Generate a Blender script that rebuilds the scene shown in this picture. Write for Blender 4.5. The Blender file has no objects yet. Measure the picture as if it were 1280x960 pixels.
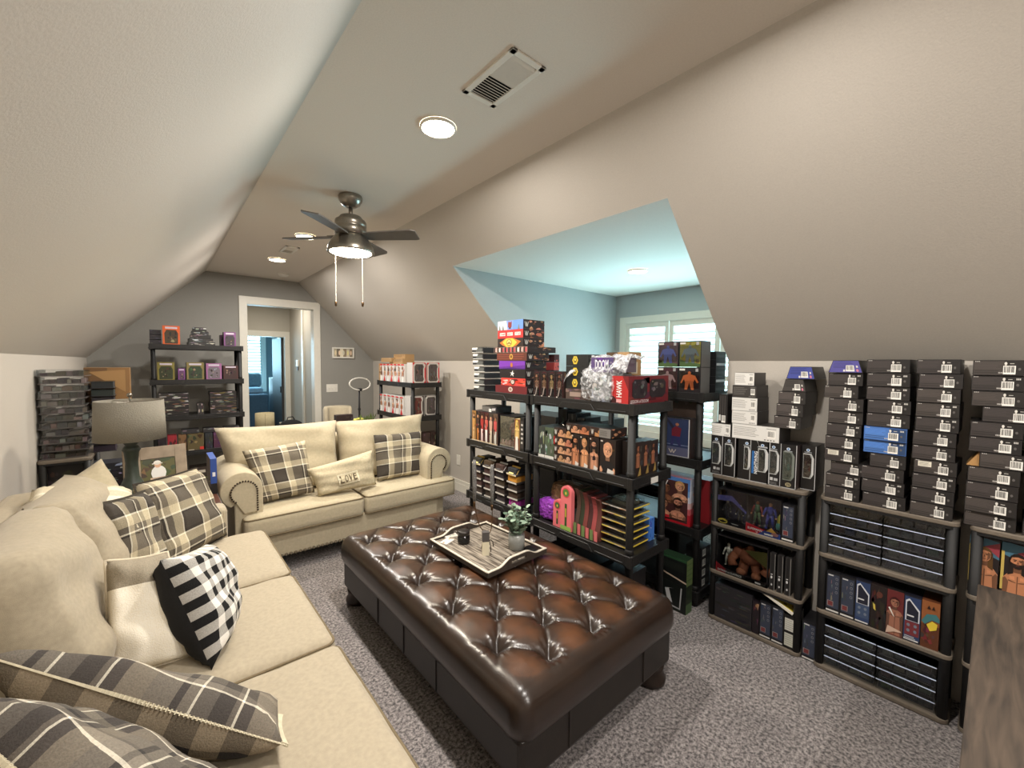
import bpy, bmesh, math, random
from mathutils import Vector, Matrix
PI = math.pi
S = bpy.context.scene
C = S.collection
R = math.radians

# ------------------------------------------------------------------ camera, world, exposure
def look_basis(yaw, pitch, roll):
    f = Vector((math.sin(yaw)*math.cos(pitch), math.cos(yaw)*math.cos(pitch), math.sin(pitch)))
    r0 = Vector((math.cos(yaw), -math.sin(yaw), 0)); u0 = r0.cross(f)
    r = r0*math.cos(roll) + u0*math.sin(roll); u = -r0*math.sin(roll) + u0*math.cos(roll)
    return f, r, u
cd = bpy.data.cameras.new('camera'); cam = bpy.data.objects.new('camera', cd); C.objects.link(cam)
F_, R_, U_ = look_basis(R(40.6), R(-2.75), R(0.5))
mw = Matrix((R_, U_, -F_)).transposed().to_4x4(); mw.translation = Vector((0, 0, 1.5)); cam.matrix_world = mw
cd.sensor_width = 36; cd.lens = 36*522/1280; cd.clip_start = 0.02; cd.clip_end = 200
S.camera = cam
S.view_settings.view_transform = 'Standard'; S.view_settings.look = 'None'
S.view_settings.exposure = 0.25; S.view_settings.gamma = 1; S.view_settings.use_curve_mapping = False
W = bpy.data.worlds.new('world'); S.world = W; W.use_nodes = True
bg = W.node_tree.nodes['Background']; bg.inputs[0].default_value = (.55, .85, 1, 1); bg.inputs[1].default_value = 4.0

def area(name, loc, rot, size, power, col=(1, .86, .68), shape='DISK', sy=None, spread=None):
    l = bpy.data.lights.new(name, 'AREA'); l.shape = shape; l.size = size; l.energy = power; l.color = col
    if sy: l.size_y = sy
    if spread: l.spread = spread
    o = bpy.data.objects.new(name, l); C.objects.link(o); o.location = loc; o.rotation_euler = rot
    return o
CAN = [(1.08, 1.83), (1.08, 4.17), (1.08, 5.33), (1.08, .45), (1.08, -.9), (1.08, -2.0)]  # those behind the camera are unseen, added to light the room
CAN_P = 26
FAN = (1.06, 2.97)
for i, (x, y) in enumerate(CAN): area('can_and_fill_lamp', (x, y, 2.632), (0, 0, 0), .12, CAN_P, (1, .945, .88))
area('fan_lamp', (FAN[0], FAN[1], 2.238), (0, 0, 0), .24, 20, (1, .9, .74))
area('dormer_lamp', (3.21, 2.08, 2.302), (0, 0, 0), .12, 5, (1, .9, .75))
area('daylight_dormer', (4.55, 2.08, 1.4), (0, R(142), 0), 1.2, 78, (.5, .88, 1), 'RECTANGLE', 1.6, R(100))
area('daylight_bedroom', (1.6, 12.4, 1.5), (R(-90), 0, 0), 2.6, 150, (.45, .8, 1), 'RECTANGLE', 1.6)
area('hall_lamp', (1.5, 7.9, 2.58), (0, 0, 0), .14, 14, (1, .93, .82))

# ------------------------------------------------------------------ materials
def lin(c):
    return tuple(((v/255)/12.92 if v/255 <= .04045 else ((v/255+.055)/1.055)**2.4) for v in c[:3])
MATS = {}
def M(name, col, rough=.6, metal=0, noise=0, var=.12, bump=0, bscale=None, emit=0, coat=0, sheen=0):
    if name in MATS: return MATS[name]
    m = bpy.data.materials.new(name); m.use_nodes = True; nt = m.node_tree; b = nt.nodes['Principled BSDF']
    c = lin(col); b.inputs['Base Color'].default_value = (*c, 1)
    b.inputs['Roughness'].default_value = rough; b.inputs['Metallic'].default_value = metal
    b.inputs['Coat Weight'].default_value = coat; b.inputs['Sheen Weight'].default_value = sheen
    if emit:
        b.inputs['Emission Color'].default_value = (*c, 1); b.inputs['Emission Strength'].default_value = emit
    if noise:
        tc = nt.nodes.new('ShaderNodeTexCoord'); n = nt.nodes.new('ShaderNodeTexNoise')
        n.inputs['Scale'].default_value = noise; n.inputs['Detail'].default_value = 4
        nt.links.new(tc.outputs['Object'], n.inputs['Vector'])
        r = nt.nodes.new('ShaderNodeValToRGB'); nt.links.new(n.outputs['Fac'], r.inputs[0])
        r.color_ramp.elements[0].position = .3; r.color_ramp.elements[1].position = .7
        r.color_ramp.elements[0].color = (*[v*(1-var) for v in c], 1); r.color_ramp.elements[1].color = (*[min(1, v*(1+var)) for v in c], 1)
        nt.links.new(r.outputs[0], b.inputs['Base Color'])
        if bump:
            n2 = n
            if bscale:
                n2 = nt.nodes.new('ShaderNodeTexNoise'); n2.inputs['Scale'].default_value = bscale; nt.links.new(tc.outputs['Object'], n2.inputs['Vector'])
            bp = nt.nodes.new('ShaderNodeBump'); bp.inputs['Strength'].default_value = bump; bp.inputs['Distance'].default_value = .01
            nt.links.new(n2.outputs['Fac'], bp.inputs['Height']); nt.links.new(bp.outputs[0], b.inputs['Normal'])
    MATS[name] = m; return m

def attr_mat(name, rough, coat=0, metal=0):
    m = bpy.data.materials.new(name); m.use_nodes = True; nt = m.node_tree; b = nt.nodes['Principled BSDF']
    a = nt.nodes.new('ShaderNodeVertexColor'); a.layer_name = 'col'
    n = nt.nodes.new('ShaderNodeTexNoise'); n.inputs['Scale'].default_value = 60
    r = nt.nodes.new('ShaderNodeMapRange'); r.inputs['To Min'].default_value = rough*.8; r.inputs['To Max'].default_value = rough*1.2
    nt.links.new(n.outputs['Fac'], r.inputs['Value']); nt.links.new(r.outputs[0], b.inputs['Roughness'])
    nt.links.new(a.outputs[0], b.inputs['Base Color']); b.inputs['Coat Weight'].default_value = coat; b.inputs['Metallic'].default_value = metal
    MATS[name] = m; return m
CARD = attr_mat('printed_card', .42)
MATTE = attr_mat('matte_print', .8)

def clear_mat(name, tint=(1, 1, 1), gloss=.04, rough=.06):
    m = bpy.data.materials.new(name); m.use_nodes = True; nt = m.node_tree
    for n in list(nt.nodes): nt.nodes.remove(n)
    o = nt.nodes.new('ShaderNodeOutputMaterial'); t = nt.nodes.new('ShaderNodeBsdfTransparent'); g = nt.nodes.new('ShaderNodeBsdfGlossy')
    mx = nt.nodes.new('ShaderNodeMixShader'); lw = nt.nodes.new('ShaderNodeLayerWeight'); lw.inputs[0].default_value = .35
    tc = nt.nodes.new('ShaderNodeTexCoord'); nz = nt.nodes.new('ShaderNodeTexNoise'); nz.inputs['Scale'].default_value = 25
    nt.links.new(tc.outputs['Object'], nz.inputs['Vector'])
    bp = nt.nodes.new('ShaderNodeBump'); bp.inputs['Strength'].default_value = .15; bp.inputs['Distance'].default_value = .01
    nt.links.new(nz.outputs[0], bp.inputs['Height']); nt.links.new(bp.outputs[0], g.inputs['Normal'])
    ad = nt.nodes.new('ShaderNodeMath'); ad.operation = 'MULTIPLY_ADD'; ad.inputs[1].default_value = .4; ad.inputs[2].default_value = gloss
    nt.links.new(lw.outputs['Fresnel'], ad.inputs[0]); nt.links.new(ad.outputs[0], mx.inputs[0])
    t.inputs[0].default_value = (*tint, 1); g.inputs['Roughness'].default_value = rough
    nt.links.new(t.outputs[0], mx.inputs[1]); nt.links.new(g.outputs[0], mx.inputs[2]); nt.links.new(mx.outputs[0], o.inputs[0])
    MATS[name] = m; return m
CLEAR = clear_mat('clear_plastic', (.9, .92, .93))
def wrap_mat():
    m = bpy.data.materials.new('plastic_wrap'); m.use_nodes = True; nt = m.node_tree; b = nt.nodes['Principled BSDF']; o = nt.nodes['Material Output']
    b.inputs['Base Color'].default_value = (.75, .76, .78, 1); b.inputs['Roughness'].default_value = .12; b.inputs['Specular IOR Level'].default_value = 1
    t = nt.nodes.new('ShaderNodeBsdfTransparent'); mx = nt.nodes.new('ShaderNodeMixShader'); tc = nt.nodes.new('ShaderNodeTexCoord'); n = nt.nodes.new('ShaderNodeTexNoise')
    n.inputs['Scale'].default_value = 28; n.inputs['Detail'].default_value = 6; n.inputs['Distortion'].default_value = 1.5; nt.links.new(tc.outputs['Object'], n.inputs['Vector'])
    r = nt.nodes.new('ShaderNodeMapRange'); r.inputs['From Min'].default_value = .42; r.inputs['From Max'].default_value = .7; r.inputs['To Min'].default_value = .12; r.inputs['To Max'].default_value = .8
    bp = nt.nodes.new('ShaderNodeBump'); bp.inputs['Strength'].default_value = .6; bp.inputs['Distance'].default_value = .01; nt.links.new(n.outputs[0], bp.inputs['Height']); nt.links.new(bp.outputs[0], b.inputs['Normal'])
    nt.links.new(n.outputs[0], r.inputs[0]); nt.links.new(r.outputs[0], mx.inputs[0]); nt.links.new(t.outputs[0], mx.inputs[1]); nt.links.new(b.outputs[0], mx.inputs[2]); nt.links.new(mx.outputs[0], o.inputs[0]); return m
WRAP = wrap_mat()
GLASS = clear_mat('window_glass', (.93, .97, .98), .03, .02)

m_wall = M('light_greige_paint', (194, 187, 177), .75, noise=160, var=.03, bump=.08)
m_ceil = M('ceiling_paint', (224, 216, 205), .8, noise=160, var=.03, bump=.08)
m_gray = M('gray_paint', (148, 146, 140), .75, noise=160, var=.03, bump=.08)
m_gray_daylit = M('daylit_gray_paint', (178, 184, 184), .75, noise=160, var=.03, bump=.08)  # the gray wall paint, lightened and cooled to carry the dormer daylight
m_trim = M('white_trim_paint', (226, 222, 210), .4, noise=20, var=.02)
m_linen = M('beige_linen', (172, 160, 138), .9, noise=70, var=.08, bump=.22, bscale=800, sheen=.15)
m_linen2 = M('cream_linen', (186, 174, 148), .9, noise=60, var=.07, bump=.22, bscale=800, sheen=.15)
m_pipe = M('piping_cloth', (116, 102, 78), .9, noise=80)
m_black = M('black_plastic', (26, 25, 25), .42, noise=80, var=.2, bump=.1)
m_black2 = M('black_plastic_post', (14, 13, 13), .6, noise=60, var=.2)
m_taupe = M('taupe_plastic', (112, 102, 90), .5, noise=80, var=.1, bump=.1)
m_dkwood = M('dark_wood', (40, 28, 20), .45, noise=12, var=.3)
m_nickel = M('brushed_nickel', (150, 143, 132), .3, .9, noise=120, var=.1)
m_bronze = M('bronze_metal', (96, 74, 52), .35, .9, noise=50)
m_dark = M('dark_void', (14, 14, 14), .7, noise=20)
m_white = M('white_plastic', (232, 228, 218), .4, noise=30, var=.02)
m_nail = M('nailhead_metal', (56, 46, 36), .35, .8, noise=50)
m_lens = M('lamp_lens', (255, 242, 214), .4, emit=22)

# ------------------------------------------------------------------ object helpers
def link(o, parent=None):
    C.objects.link(o)
    if parent: o.parent = parent
    return o
def tag(o, label=None, cat=None, group=None, kind=None):
    if label: o['label'] = label
    if cat: o['category'] = cat
    if group: o['group'] = group
    if kind: o['kind'] = kind
    return o
def empty(name, loc=(0, 0, 0), rz=0):
    o = bpy.data.objects.new(name, None); C.objects.link(o); o.location = loc; o.rotation_euler = (0, 0, rz); o.empty_display_size = .1
    return o
def mesh_obj(name, verts, faces, mat, parent=None, smooth=False):
    me = bpy.data.meshes.new(name); me.from_pydata([tuple(v) for v in verts], [], faces)
    if mat: me.materials.append(mat)
    if smooth: me.polygons.foreach_set('use_smooth', [True]*len(me.polygons))
    me.update(); return link(bpy.data.objects.new(name, me), parent)
def copy_tree(o, loc=None, rz=None):
    c = o.copy(); C.objects.link(c)
    for ch in [k for k in bpy.data.objects if k.parent == o]:
        d = ch.copy(); C.objects.link(d); d.parent = c
        for g in [k for k in bpy.data.objects if k.parent == ch]:
            e = g.copy(); C.objects.link(e); e.parent = d
    if loc is not None: c.location = loc
    if rz is not None: c.rotation_euler = (0, 0, rz)
    return c

class G:      # geometry gatherer
    def __init__(s): s.v = []; s.f = []; s.c = []
    def add(s, vs, fs, col=(128, 128, 128)):
        n = len(s.v); s.v += [tuple(v) for v in vs]; s.f += [tuple(i+n for i in f) for f in fs]; s.c += [col]*len(fs); return s
    def poly(s, pts, col): return s.add(pts, [tuple(range(len(pts)))], col)
    def box(s, x0, x1, y0, y1, z0, z1, col=(128, 128, 128)):
        v = [(x, y, z) for z in (z0, z1) for y in (y0, y1) for x in (x0, x1)]
        return s.add(v, [(0, 2, 3, 1), (4, 5, 7, 6), (0, 1, 5, 4), (2, 6, 7, 3), (0, 4, 6, 2), (1, 3, 7, 5)], col)
    def obox(s, c, ax, ay, az, col=(128, 128, 128)):     # oriented box, half axis vectors
        c, ax, ay, az = map(Vector, (c, ax, ay, az))
        v = [c+ax*i+ay*j+az*k for k in (-1, 1) for j in (-1, 1) for i in (-1, 1)]
        return s.add(v, [(0, 2, 3, 1), (4, 5, 7, 6), (0, 1, 5, 4), (2, 6, 7, 3), (0, 4, 6, 2), (1, 3, 7, 5)], col)
    def prism(s, poly, ext, col=(128, 128, 128)):
        n = len(poly); e = Vector(ext); a = [Vector(p) for p in poly]; b = [p+e for p in a]
        return s.add(a+b, [tuple(range(n))[::-1], tuple(range(n, 2*n))]+[(i, (i+1) % n, n+(i+1) % n, n+i) for i in range(n)], col)
    def lathe(s, prof, n=24, c=(0, 0, 0), col=(128, 128, 128), sx=1, sy=1, caps=True):   # prof [(r,z)]
        vs = [(c[0]+r*math.cos(2*PI*k/n)*sx, c[1]+r*math.sin(2*PI*k/n)*sy, c[2]+z) for r, z in prof for k in range(n)]
        fs = [(i*n+k, i*n+(k+1) % n, (i+1)*n+(k+1) % n, (i+1)*n+k) for i in range(len(prof)-1) for k in range(n)]
        if caps and prof[0][0] > 1e-6: fs.append(tuple(range(n))[::-1])
        if caps and prof[-1][0] > 1e-6: fs.append(tuple((len(prof)-1)*n+k for k in range(n)))
        return s.add(vs, fs, col)
    def tube(s, pts, r, n=8, col=(128, 128, 128), closed=False):
        pts = [Vector(p) for p in pts]; m = len(pts); vs = []; prev = None
        for i, p in enumerate(pts):
            if closed: t = pts[(i+1) % m]-pts[(i-1) % m]
            else: t = pts[min(i+1, m-1)]-pts[max(i-1, 0)]
            t.normalize()
            if prev is None: a = t.orthogonal().normalized()
            else:
                a = prev-t*prev.dot(t)
                a = a.normalized() if a.length > 1e-6 else t.orthogonal().normalized()
            prev = a; b = t.cross(a); rr = r[i] if isinstance(r, (list, tuple)) else r
            vs += [p+(a*math.cos(2*PI*k/n)+b*math.sin(2*PI*k/n))*rr for k in range(n)]
        fs = [(i*n+k, i*n+(k+1) % n, (i+1)*n+(k+1) % n, (i+1)*n+k) for i in range(m-1) for k in range(n)]
        if closed: fs += [((m-1)*n+k, (m-1)*n+(k+1) % n, (k+1) % n, k) for k in range(n)]
        else: fs += [tuple(range(n))[::-1], tuple((m-1)*n+k for k in range(n))]
        return s.add(vs, fs, col)
    def ball(s, c, r, n=10, m=6, col=(128, 128, 128), sz=1, sx=1, sy=1):
        prof = [(r*math.sin(PI*i/m)+1e-7, -r*math.cos(PI*i/m)*sz) for i in range(m+1)]
        return s.lathe(prof, n, c, col, sx, sy)
    def obj(s, name, mat=None, parent=None, smooth=False, colors=False):
        mat = mat or CARD
        o = mesh_obj(name, s.v, s.f, mat, parent, smooth)
        if mat in (CARD, MATTE) or colors:
            me = o.data; a = me.color_attributes.new('col', 'FLOAT_COLOR', 'CORNER'); buf = []
            cc = {}
            for p in me.polygons:
                col = s.c[p.index]
                if col not in cc: cc[col] = (*lin(col), 1)
                buf += list(cc[col])*p.loop_total
            a.data.foreach_set('color', buf)
        return o
def bevel(o, w=.004, seg=2):
    md = o.modifiers.new('bevel', 'BEVEL'); md.width = w; md.segments = seg; md.limit_method = 'ANGLE'; md.angle_limit = R(40)
    return o
def jit(c, rng, a=18): return tuple(max(0, min(255, v+rng.uniform(-a, a))) for v in c)

# ------------------------------------------------------------------ flat print on carton faces
TXT = {}
def text_geo(body):
    if body in TXT: return TXT[body]
    cu = bpy.data.curves.new('lettering', 'FONT'); cu.body = body; cu.offset = .02; cu.resolution_u = 2
    o = bpy.data.objects.new('lettering', cu); C.objects.link(o)
    dg = bpy.context.evaluated_depsgraph_get(); me = o.evaluated_get(dg).to_mesh()
    vs = [tuple(v.co) for v in me.vertices]; fs = [tuple(p.vertices) for p in me.polygons]
    o.evaluated_get(dg).to_mesh_clear(); bpy.data.objects.remove(o); bpy.data.curves.remove(cu)
    x0 = min(v[0] for v in vs); x1 = max(v[0] for v in vs); y0 = min(v[1] for v in vs); y1 = max(v[1] for v in vs)
    TXT[body] = ([((v[0]-x0)/(x1-x0), (v[1]-y0)/(y1-y0)) for v in vs], fs); return TXT[body]

class Item(G):
    """a carton: x in [-w/2,w/2], front at y=0, depth d, height h"""
    def __init__(s, w, d, h, col=(30, 28, 28), body=True):
        super().__init__(); s.w, s.d, s.h = w, d, h
        if body: s.box(-w/2, w/2, 0, d, 0, h, col)
        s.face = 'front'
    def on(s, face): s.face = face; return s
    @property
    def fw(s): return s.w if s.face in ('front', 'top') else s.d
    @property
    def fh(s): return s.d if s.face == 'top' else s.h
    def P(s, u, v, L):      # u,v in 0..1
        e = .0004*(L+1)
        if s.face == 'front': return ((u-.5)*s.w, -e, v*s.h)
        if s.face == 'right': return (s.w/2+e, u*s.d, v*s.h)
        if s.face == 'left': return (-s.w/2-e, (1-u)*s.d, v*s.h)
        return ((u-.5)*s.w, v*s.d, s.h+e)
    def pg(s, pts, col, L=0): return s.poly([s.P(u, v, L) for u, v in pts], col)
    def rc(s, u0, v0, u1, v1, col, L=0): return s.pg([(u0, v0), (u1, v0), (u1, v1), (u0, v1)], col, L)
    def el(s, cu, cv, ru, rv, col, L=0, n=12): return s.pg([(cu+ru*math.cos(2*PI*k/n), cv+rv*math.sin(2*PI*k/n)) for k in range(n)], col, L)
    def tx(s, body, u0, v0, u1, v1, col=(235, 235, 230), L=3, vert=False):
        vs, fs = text_geo(body)
        if vert: pts = [s.P(u1-(u1-u0)*y, v0+(v1-v0)*x, L) for x, y in vs]
        else: pts = [s.P(u0+(u1-u0)*x, v0+(v1-v0)*y, L) for x, y in vs]
        return s.add(pts, fs, col)
    def bars(s, u0, v0, u1, v1, rng, L=1):
        s.rc(u0, v0, u1, v1, (240, 237, 230), L); u = u0+(u1-u0)*.08
        while u < u1-(u1-u0)*.1:
            w = (u1-u0)*rng.choice((.02, .035, .05)); s.rc(u, v0+(v1-v0)*.22, u+w, v1-(v1-v0)*.08, (24, 24, 24), L+1); u += w+(u1-u0)*rng.choice((.025, .04, .06))
    def lines(s, u0, v0, u1, v1, n, col, rng, L=1, fill=.45):
        for k in range(n):
            v = v1-(v1-v0)*(k+.5)/n; h = (v1-v0)/n*fill/2; s.rc(u0, v-h, u0+(u1-u0)*rng.uniform(.75, 1), v+h, col, L)
    def busy(s, u0, v0, u1, v1, n, pal, rng, L=1):
        for k in range(n):
            cu = rng.uniform(u0, u1); cv = rng.uniform(v0, v1); r = rng.uniform(.05, .2); m = rng.choice((3, 4, 5, 6)); a0 = rng.uniform(0, 6)
            pts = [(min(u1, max(u0, cu+(u1-u0)*r*rng.uniform(.5, 1.3)*math.cos(a0+2*PI*i/m))), min(v1, max(v0, cv+(v1-v0)*r*rng.uniform(.5, 1.3)*math.sin(a0+2*PI*i/m)))) for i in range(m)]
            s.pg(pts, jit(rng.choice(pal), rng, 14), L+k % 5)
    def man(s, u0, v0, u1, v1, rng, L=2, skin=None, hair=None, top=None, beard=None):
        """flat printed portrait: shoulders, neck, head, hair"""
        W_, H_ = u1-u0, v1-v0; X = lambda a: u0+W_*a; Y = lambda a: v0+H_*a
        skin = skin or rng.choice([(196, 140, 104), (176, 118, 84), (206, 156, 122), (120, 78, 54)]); sh = tuple(v*.62 for v in skin); lt = tuple(min(255, v*1.12) for v in skin)
        hair = hair or rng.choice([(36, 26, 20), (60, 40, 26), (20, 18, 18), (150, 116, 62)])
        asp = s.fw/s.fh; cx = .5+rng.uniform(-.04, .04); hx = .27; hy = min(.22, hx*W_*asp*1.4/H_); cy = .95-hy*1.12; sy = cy-hy*1.5
        E_ = lambda a, b_, ra, rb, c, l, n=12: s.el(X(a), Y(b_), W_*ra, H_*rb, c, l, n)
        Q = lambda pts, c, l: s.pg([(min(u1, max(u0, X(a))), max(v0, Y(b_))) for a, b_ in pts], c, l)
        bd = min(.12, hy*.6)
        Q([(.0, 0), (1, 0), (1, sy-bd*1.8), (.84, sy-bd*.6), (.62, sy), (.38, sy), (.16, sy-bd*.6), (0, sy-bd*1.8)], top or skin, L)
        Q([(.0, 0), (.14, 0), (.2, sy-bd*2.6), (.08, sy-bd*1.6), (0, sy-bd*2)], sh if not top else skin, L+1); Q([(.86, 0), (1, 0), (1, sy-bd*2), (.92, sy-bd*1.6), (.8, sy-bd*2.6)], sh if not top else skin, L+1)
        if not top:
            Q([(.49, 0), (.52, 0), (.53, sy-bd), (.49, sy-bd)], sh, L+1); Q([(.18, sy-bd*2.4), (.46, sy-bd*2.7), (.46, sy-bd*2.5), (.2, sy-bd*2.1)], sh, L+1); Q([(.82, sy-bd*2.4), (.8, sy-bd*2.1), (.54, sy-bd*2.5), (.54, sy-bd*2.7)], sh, L+1)
            Q([(.22, sy-bd*1.2), (.4, sy-bd*1.1), (.42, sy-bd*2), (.24, sy-bd*1.9)], lt, L+1); Q([(.6, sy-bd*1.1), (.74, sy-bd*1.2), (.74, sy-bd*1.9), (.6, sy-bd*2)], lt, L+1)
        if rng.random() < .45 and hair != skin and hair[0] != 206: Q([(cx-hx*1.25, sy-bd), (cx-hx*.5, sy-bd*.4), (cx-hx*.6, cy+hy*.6), (cx-hx*1.15, cy+hy*.4)], hair, L+2); Q([(cx+hx*.5, sy-bd*.4), (cx+hx*1.25, sy-bd), (cx+hx*1.15, cy+hy*.4), (cx+hx*.6, cy+hy*.6)], hair, L+2)
        E_(cx, cy+hy*.1, hx*1.12, hy*1.1, hair, L+2); Q([(cx-hx*.5, sy-.01), (cx+hx*.5, sy-.01), (cx+hx*.55, cy), (cx-hx*.55, cy)], sh, L+3)
        E_(cx, cy, hx*.95, hy, skin, L+4, 14); Q([(cx+hx*.35, cy-hy*.85), (cx+hx*.85, cy-hy*.3), (cx+hx*.9, cy+hy*.25), (cx+hx*.5, cy+hy*.5), (cx+hx*.45, cy-hy*.2)], sh, L+5)
        E_(cx-hx*.3, cy-hy*.12, hx*.2, hy*.16, lt, L+5, 8); Q([(cx-hx*.5, cy+hy*.45), (cx+hx*.3, cy+hy*.45), (cx+hx*.1, cy+hy*.68), (cx-hx*.3, cy+hy*.68)], lt, L+5)
        for e in (-.38, .34):
            Q([(cx+hx*(e-.26), cy+hy*.2), (cx+hx*(e+.26), cy+hy*.2), (cx+hx*(e+.22), cy+hy*.3), (cx+hx*(e-.2), cy+hy*.3)], hair, L+6); E_(cx+hx*e, cy+hy*.07, hx*.17, hy*.065, (28, 20, 18), L+6, 8)
        Q([(cx-hx*.12, cy-hy*.28), (cx+hx*.16, cy-hy*.28), (cx+hx*.04, cy+hy*.12)], sh, L+6); Q([(cx-hx*.28, cy-hy*.5), (cx+hx*.28, cy-hy*.5), (cx+hx*.2, cy-hy*.58), (cx-hx*.2, cy-hy*.58)], (104, 50, 44), L+8)
        if beard if beard is not None else rng.random() < .5: Q([(cx-hx*.92, cy-hy*.1), (cx-hx*.8, cy-hy*.66), (cx-hx*.3, cy-hy*1.02), (cx+hx*.3, cy-hy*1.02), (cx+hx*.8, cy-hy*.66), (cx+hx*.92, cy-hy*.1), (cx+hx*.55, cy-hy*.3), (cx, cy-hy*.38), (cx-hx*.55, cy-hy*.3)], hair, L+7)
        Q([(cx-hx*1.02, cy+hy*.1), (cx-hx*.95, cy+hy*.75), (cx-hx*.4, cy+hy*1.12), (cx+hx*.4, cy+hy*1.12), (cx+hx*.95, cy+hy*.75), (cx+hx*1.02, cy+hy*.1), (cx+hx*.75, cy+hy*.58), (cx, cy+hy*.74), (cx-hx*.75, cy+hy*.58)], hair, L+7)
    def emblem_w(s, u, v, ru, rv, col=(235, 232, 225), L=6):
        for a, b in ((-1, -.35), (-.35, 0), (0, .35), (.35, 1)):
            up = a in (-1, 0) ; y0, y1 = (1, -1) if up else (-1, 1)
            s.pg([(u+a*ru, v+y0*rv), (u+(a+.22)*ru, v+y0*rv), (u+(b+.22)*ru, v+y1*rv), (u+b*ru, v+y1*rv)], col, L)

RGT, FRT = -PI/2, 0.0
def put(o, mode, along, front, z, dz=0.0):
    """RGT: front faces -X at x=front, centred at y=along.  FRT: front faces -Y at y=front, centred at x=along"""
    o.location = (front, along, z) if mode == RGT else (along, front, z); o.rotation_euler = (0, 0, mode+dz); return o
ORD = ['lowest', 'second up', 'third up', 'fourth up', 'fifth up', 'sixth up', 'seventh up', 'eighth up', 'ninth up', 'tenth up', 'topmost']
def ordn(i, n):
    if i == n-1: return 'topmost'
    return ORD[i]
NTH = ['first', 'second', 'third', 'fourth', 'fifth', 'sixth', 'seventh', 'eighth', 'ninth']

# ------------------------------------------------------------------ the setting
XL, XR, ZK, ZC, CL, CR_, YF, YB = -.57, 2.71, 1.53, 2.65, .53, 1.61, 6.64, -2.6
SL = (ZC-ZK)/(XR-CR_)
T = .1
DY0, DY1, DX, DZ, HX = 1.10, 3.04, 4.25, 2.32, XR-(2.32-ZK)/SL
def struct(name, g, mat): o = g.obj(name, mat); o['kind'] = 'structure'; return o
# carpet
m_carp = bpy.data.materials.new('gray_carpet'); m_carp.use_nodes = True; nt = m_carp.node_tree; b = nt.nodes['Principled BSDF']
tc = nt.nodes.new('ShaderNodeTexCoord'); n1 = nt.nodes.new('ShaderNodeTexNoise'); n1.inputs['Scale'].default_value = 75; n1.inputs['Detail'].default_value = 5; n1.inputs['Roughness'].default_value = .75
n2 = nt.nodes.new('ShaderNodeTexNoise'); n2.inputs['Scale'].default_value = 5; r1 = nt.nodes.new('ShaderNodeValToRGB')
r1.color_ramp.elements[0].position = .40; r1.color_ramp.elements[1].position = .62
r1.color_ramp.elements[0].color = (*lin((62, 56, 58)), 1); r1.color_ramp.elements[1].color = (*lin((196, 186, 183)), 1)
mx = nt.nodes.new('ShaderNodeMixRGB'); mx.blend_type = 'MULTIPLY'; mx.inputs[0].default_value = .35
for n in (n1, n2): nt.links.new(tc.outputs['Object'], n.inputs['Vector'])
nt.links.new(n1.outputs['Fac'], r1.inputs[0]); nt.links.new(r1.outputs[0], mx.inputs[1]); nt.links.new(n2.outputs['Fac'], mx.inputs[2])
nt.links.new(mx.outputs[0], b.inputs['Base Color']); b.inputs['Roughness'].default_value = 1; b.inputs['Sheen Weight'].default_value = .2
bp = nt.nodes.new('ShaderNodeBump'); bp.inputs['Strength'].default_value = .9; bp.inputs['Distance'].default_value = .012
nt.links.new(n1.outputs['Fac'], bp.inputs['Height']); nt.links.new(bp.outputs[0], b.inputs['Normal'])
struct('floor', G().box(XL-.3, 5, YB-.2, 12.8, -.12, 0), m_carp)
struct('ceiling', G().box(CL-.02, CR_+.02, YB, YF, ZC, ZC+T), m_ceil)
struct('wall_left_slope', G().prism([(CL, YB, ZC), (XL, YB, ZK), (XL-.07, YB, ZK+.07), (CL-.07, YB, ZC+.1)], (0, YF-YB, 0)), m_wall)
struct('wall_left', G().box(XL-T, XL, YB, YF, 0, ZK+.03), m_wall)
nx = .07
g = G()
for y0, y1, xa, xb in ((YB, DY0-.003, CR_, XR), (DY1+.003, YF, CR_, XR), (DY0-.003, DY1+.003, CR_, HX)):
    za, zb = ZC, ZK+(XR-xb)*SL
    g.prism([(xa, y0, za), (xa+nx, y0, za+nx), (xb+nx, y0, zb+nx), (xb, y0, zb)], (0, y1-y0, 0))
struct('wall_right_slope', g, m_wall)
struct('wall_right', G().box(XR, XR+T, YB, DY0, 0, ZK+.03).box(XR, XR+T, DY1+.003, YF, 0, ZK+.03), m_wall)
# dormer recess
def cheek(y, s): return G().prism([(HX+.004, y, DZ+.003), (DX, y, DZ+.003), (DX, y, 0), (XR+.004, y, 0), (XR+.004, y, ZK+.003)], (0, s*T, 0))
struct('wall_dormer_left', cheek(DY1, 1), m_gray_daylit); struct('wall_dormer_right', cheek(DY0, -1), m_gray_daylit)
struct('ceiling_dormer', G().box(HX, DX+T, DY0-T, DY1+T, DZ, DZ+T), m_ceil)
WZ0, WZ1, WY0, WY1 = .75, 1.98, 1.26, 2.88
struct('wall_dormer_window', G().box(DX, DX+T, DY0-T, WY0, 0, DZ).box(DX, DX+T, WY1, DY1+T, 0, DZ).box(DX, DX+T, WY0, WY1, 0, WZ0).box(DX, DX+T, WY0, WY1, WZ1, DZ), m_gray_daylit)
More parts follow.
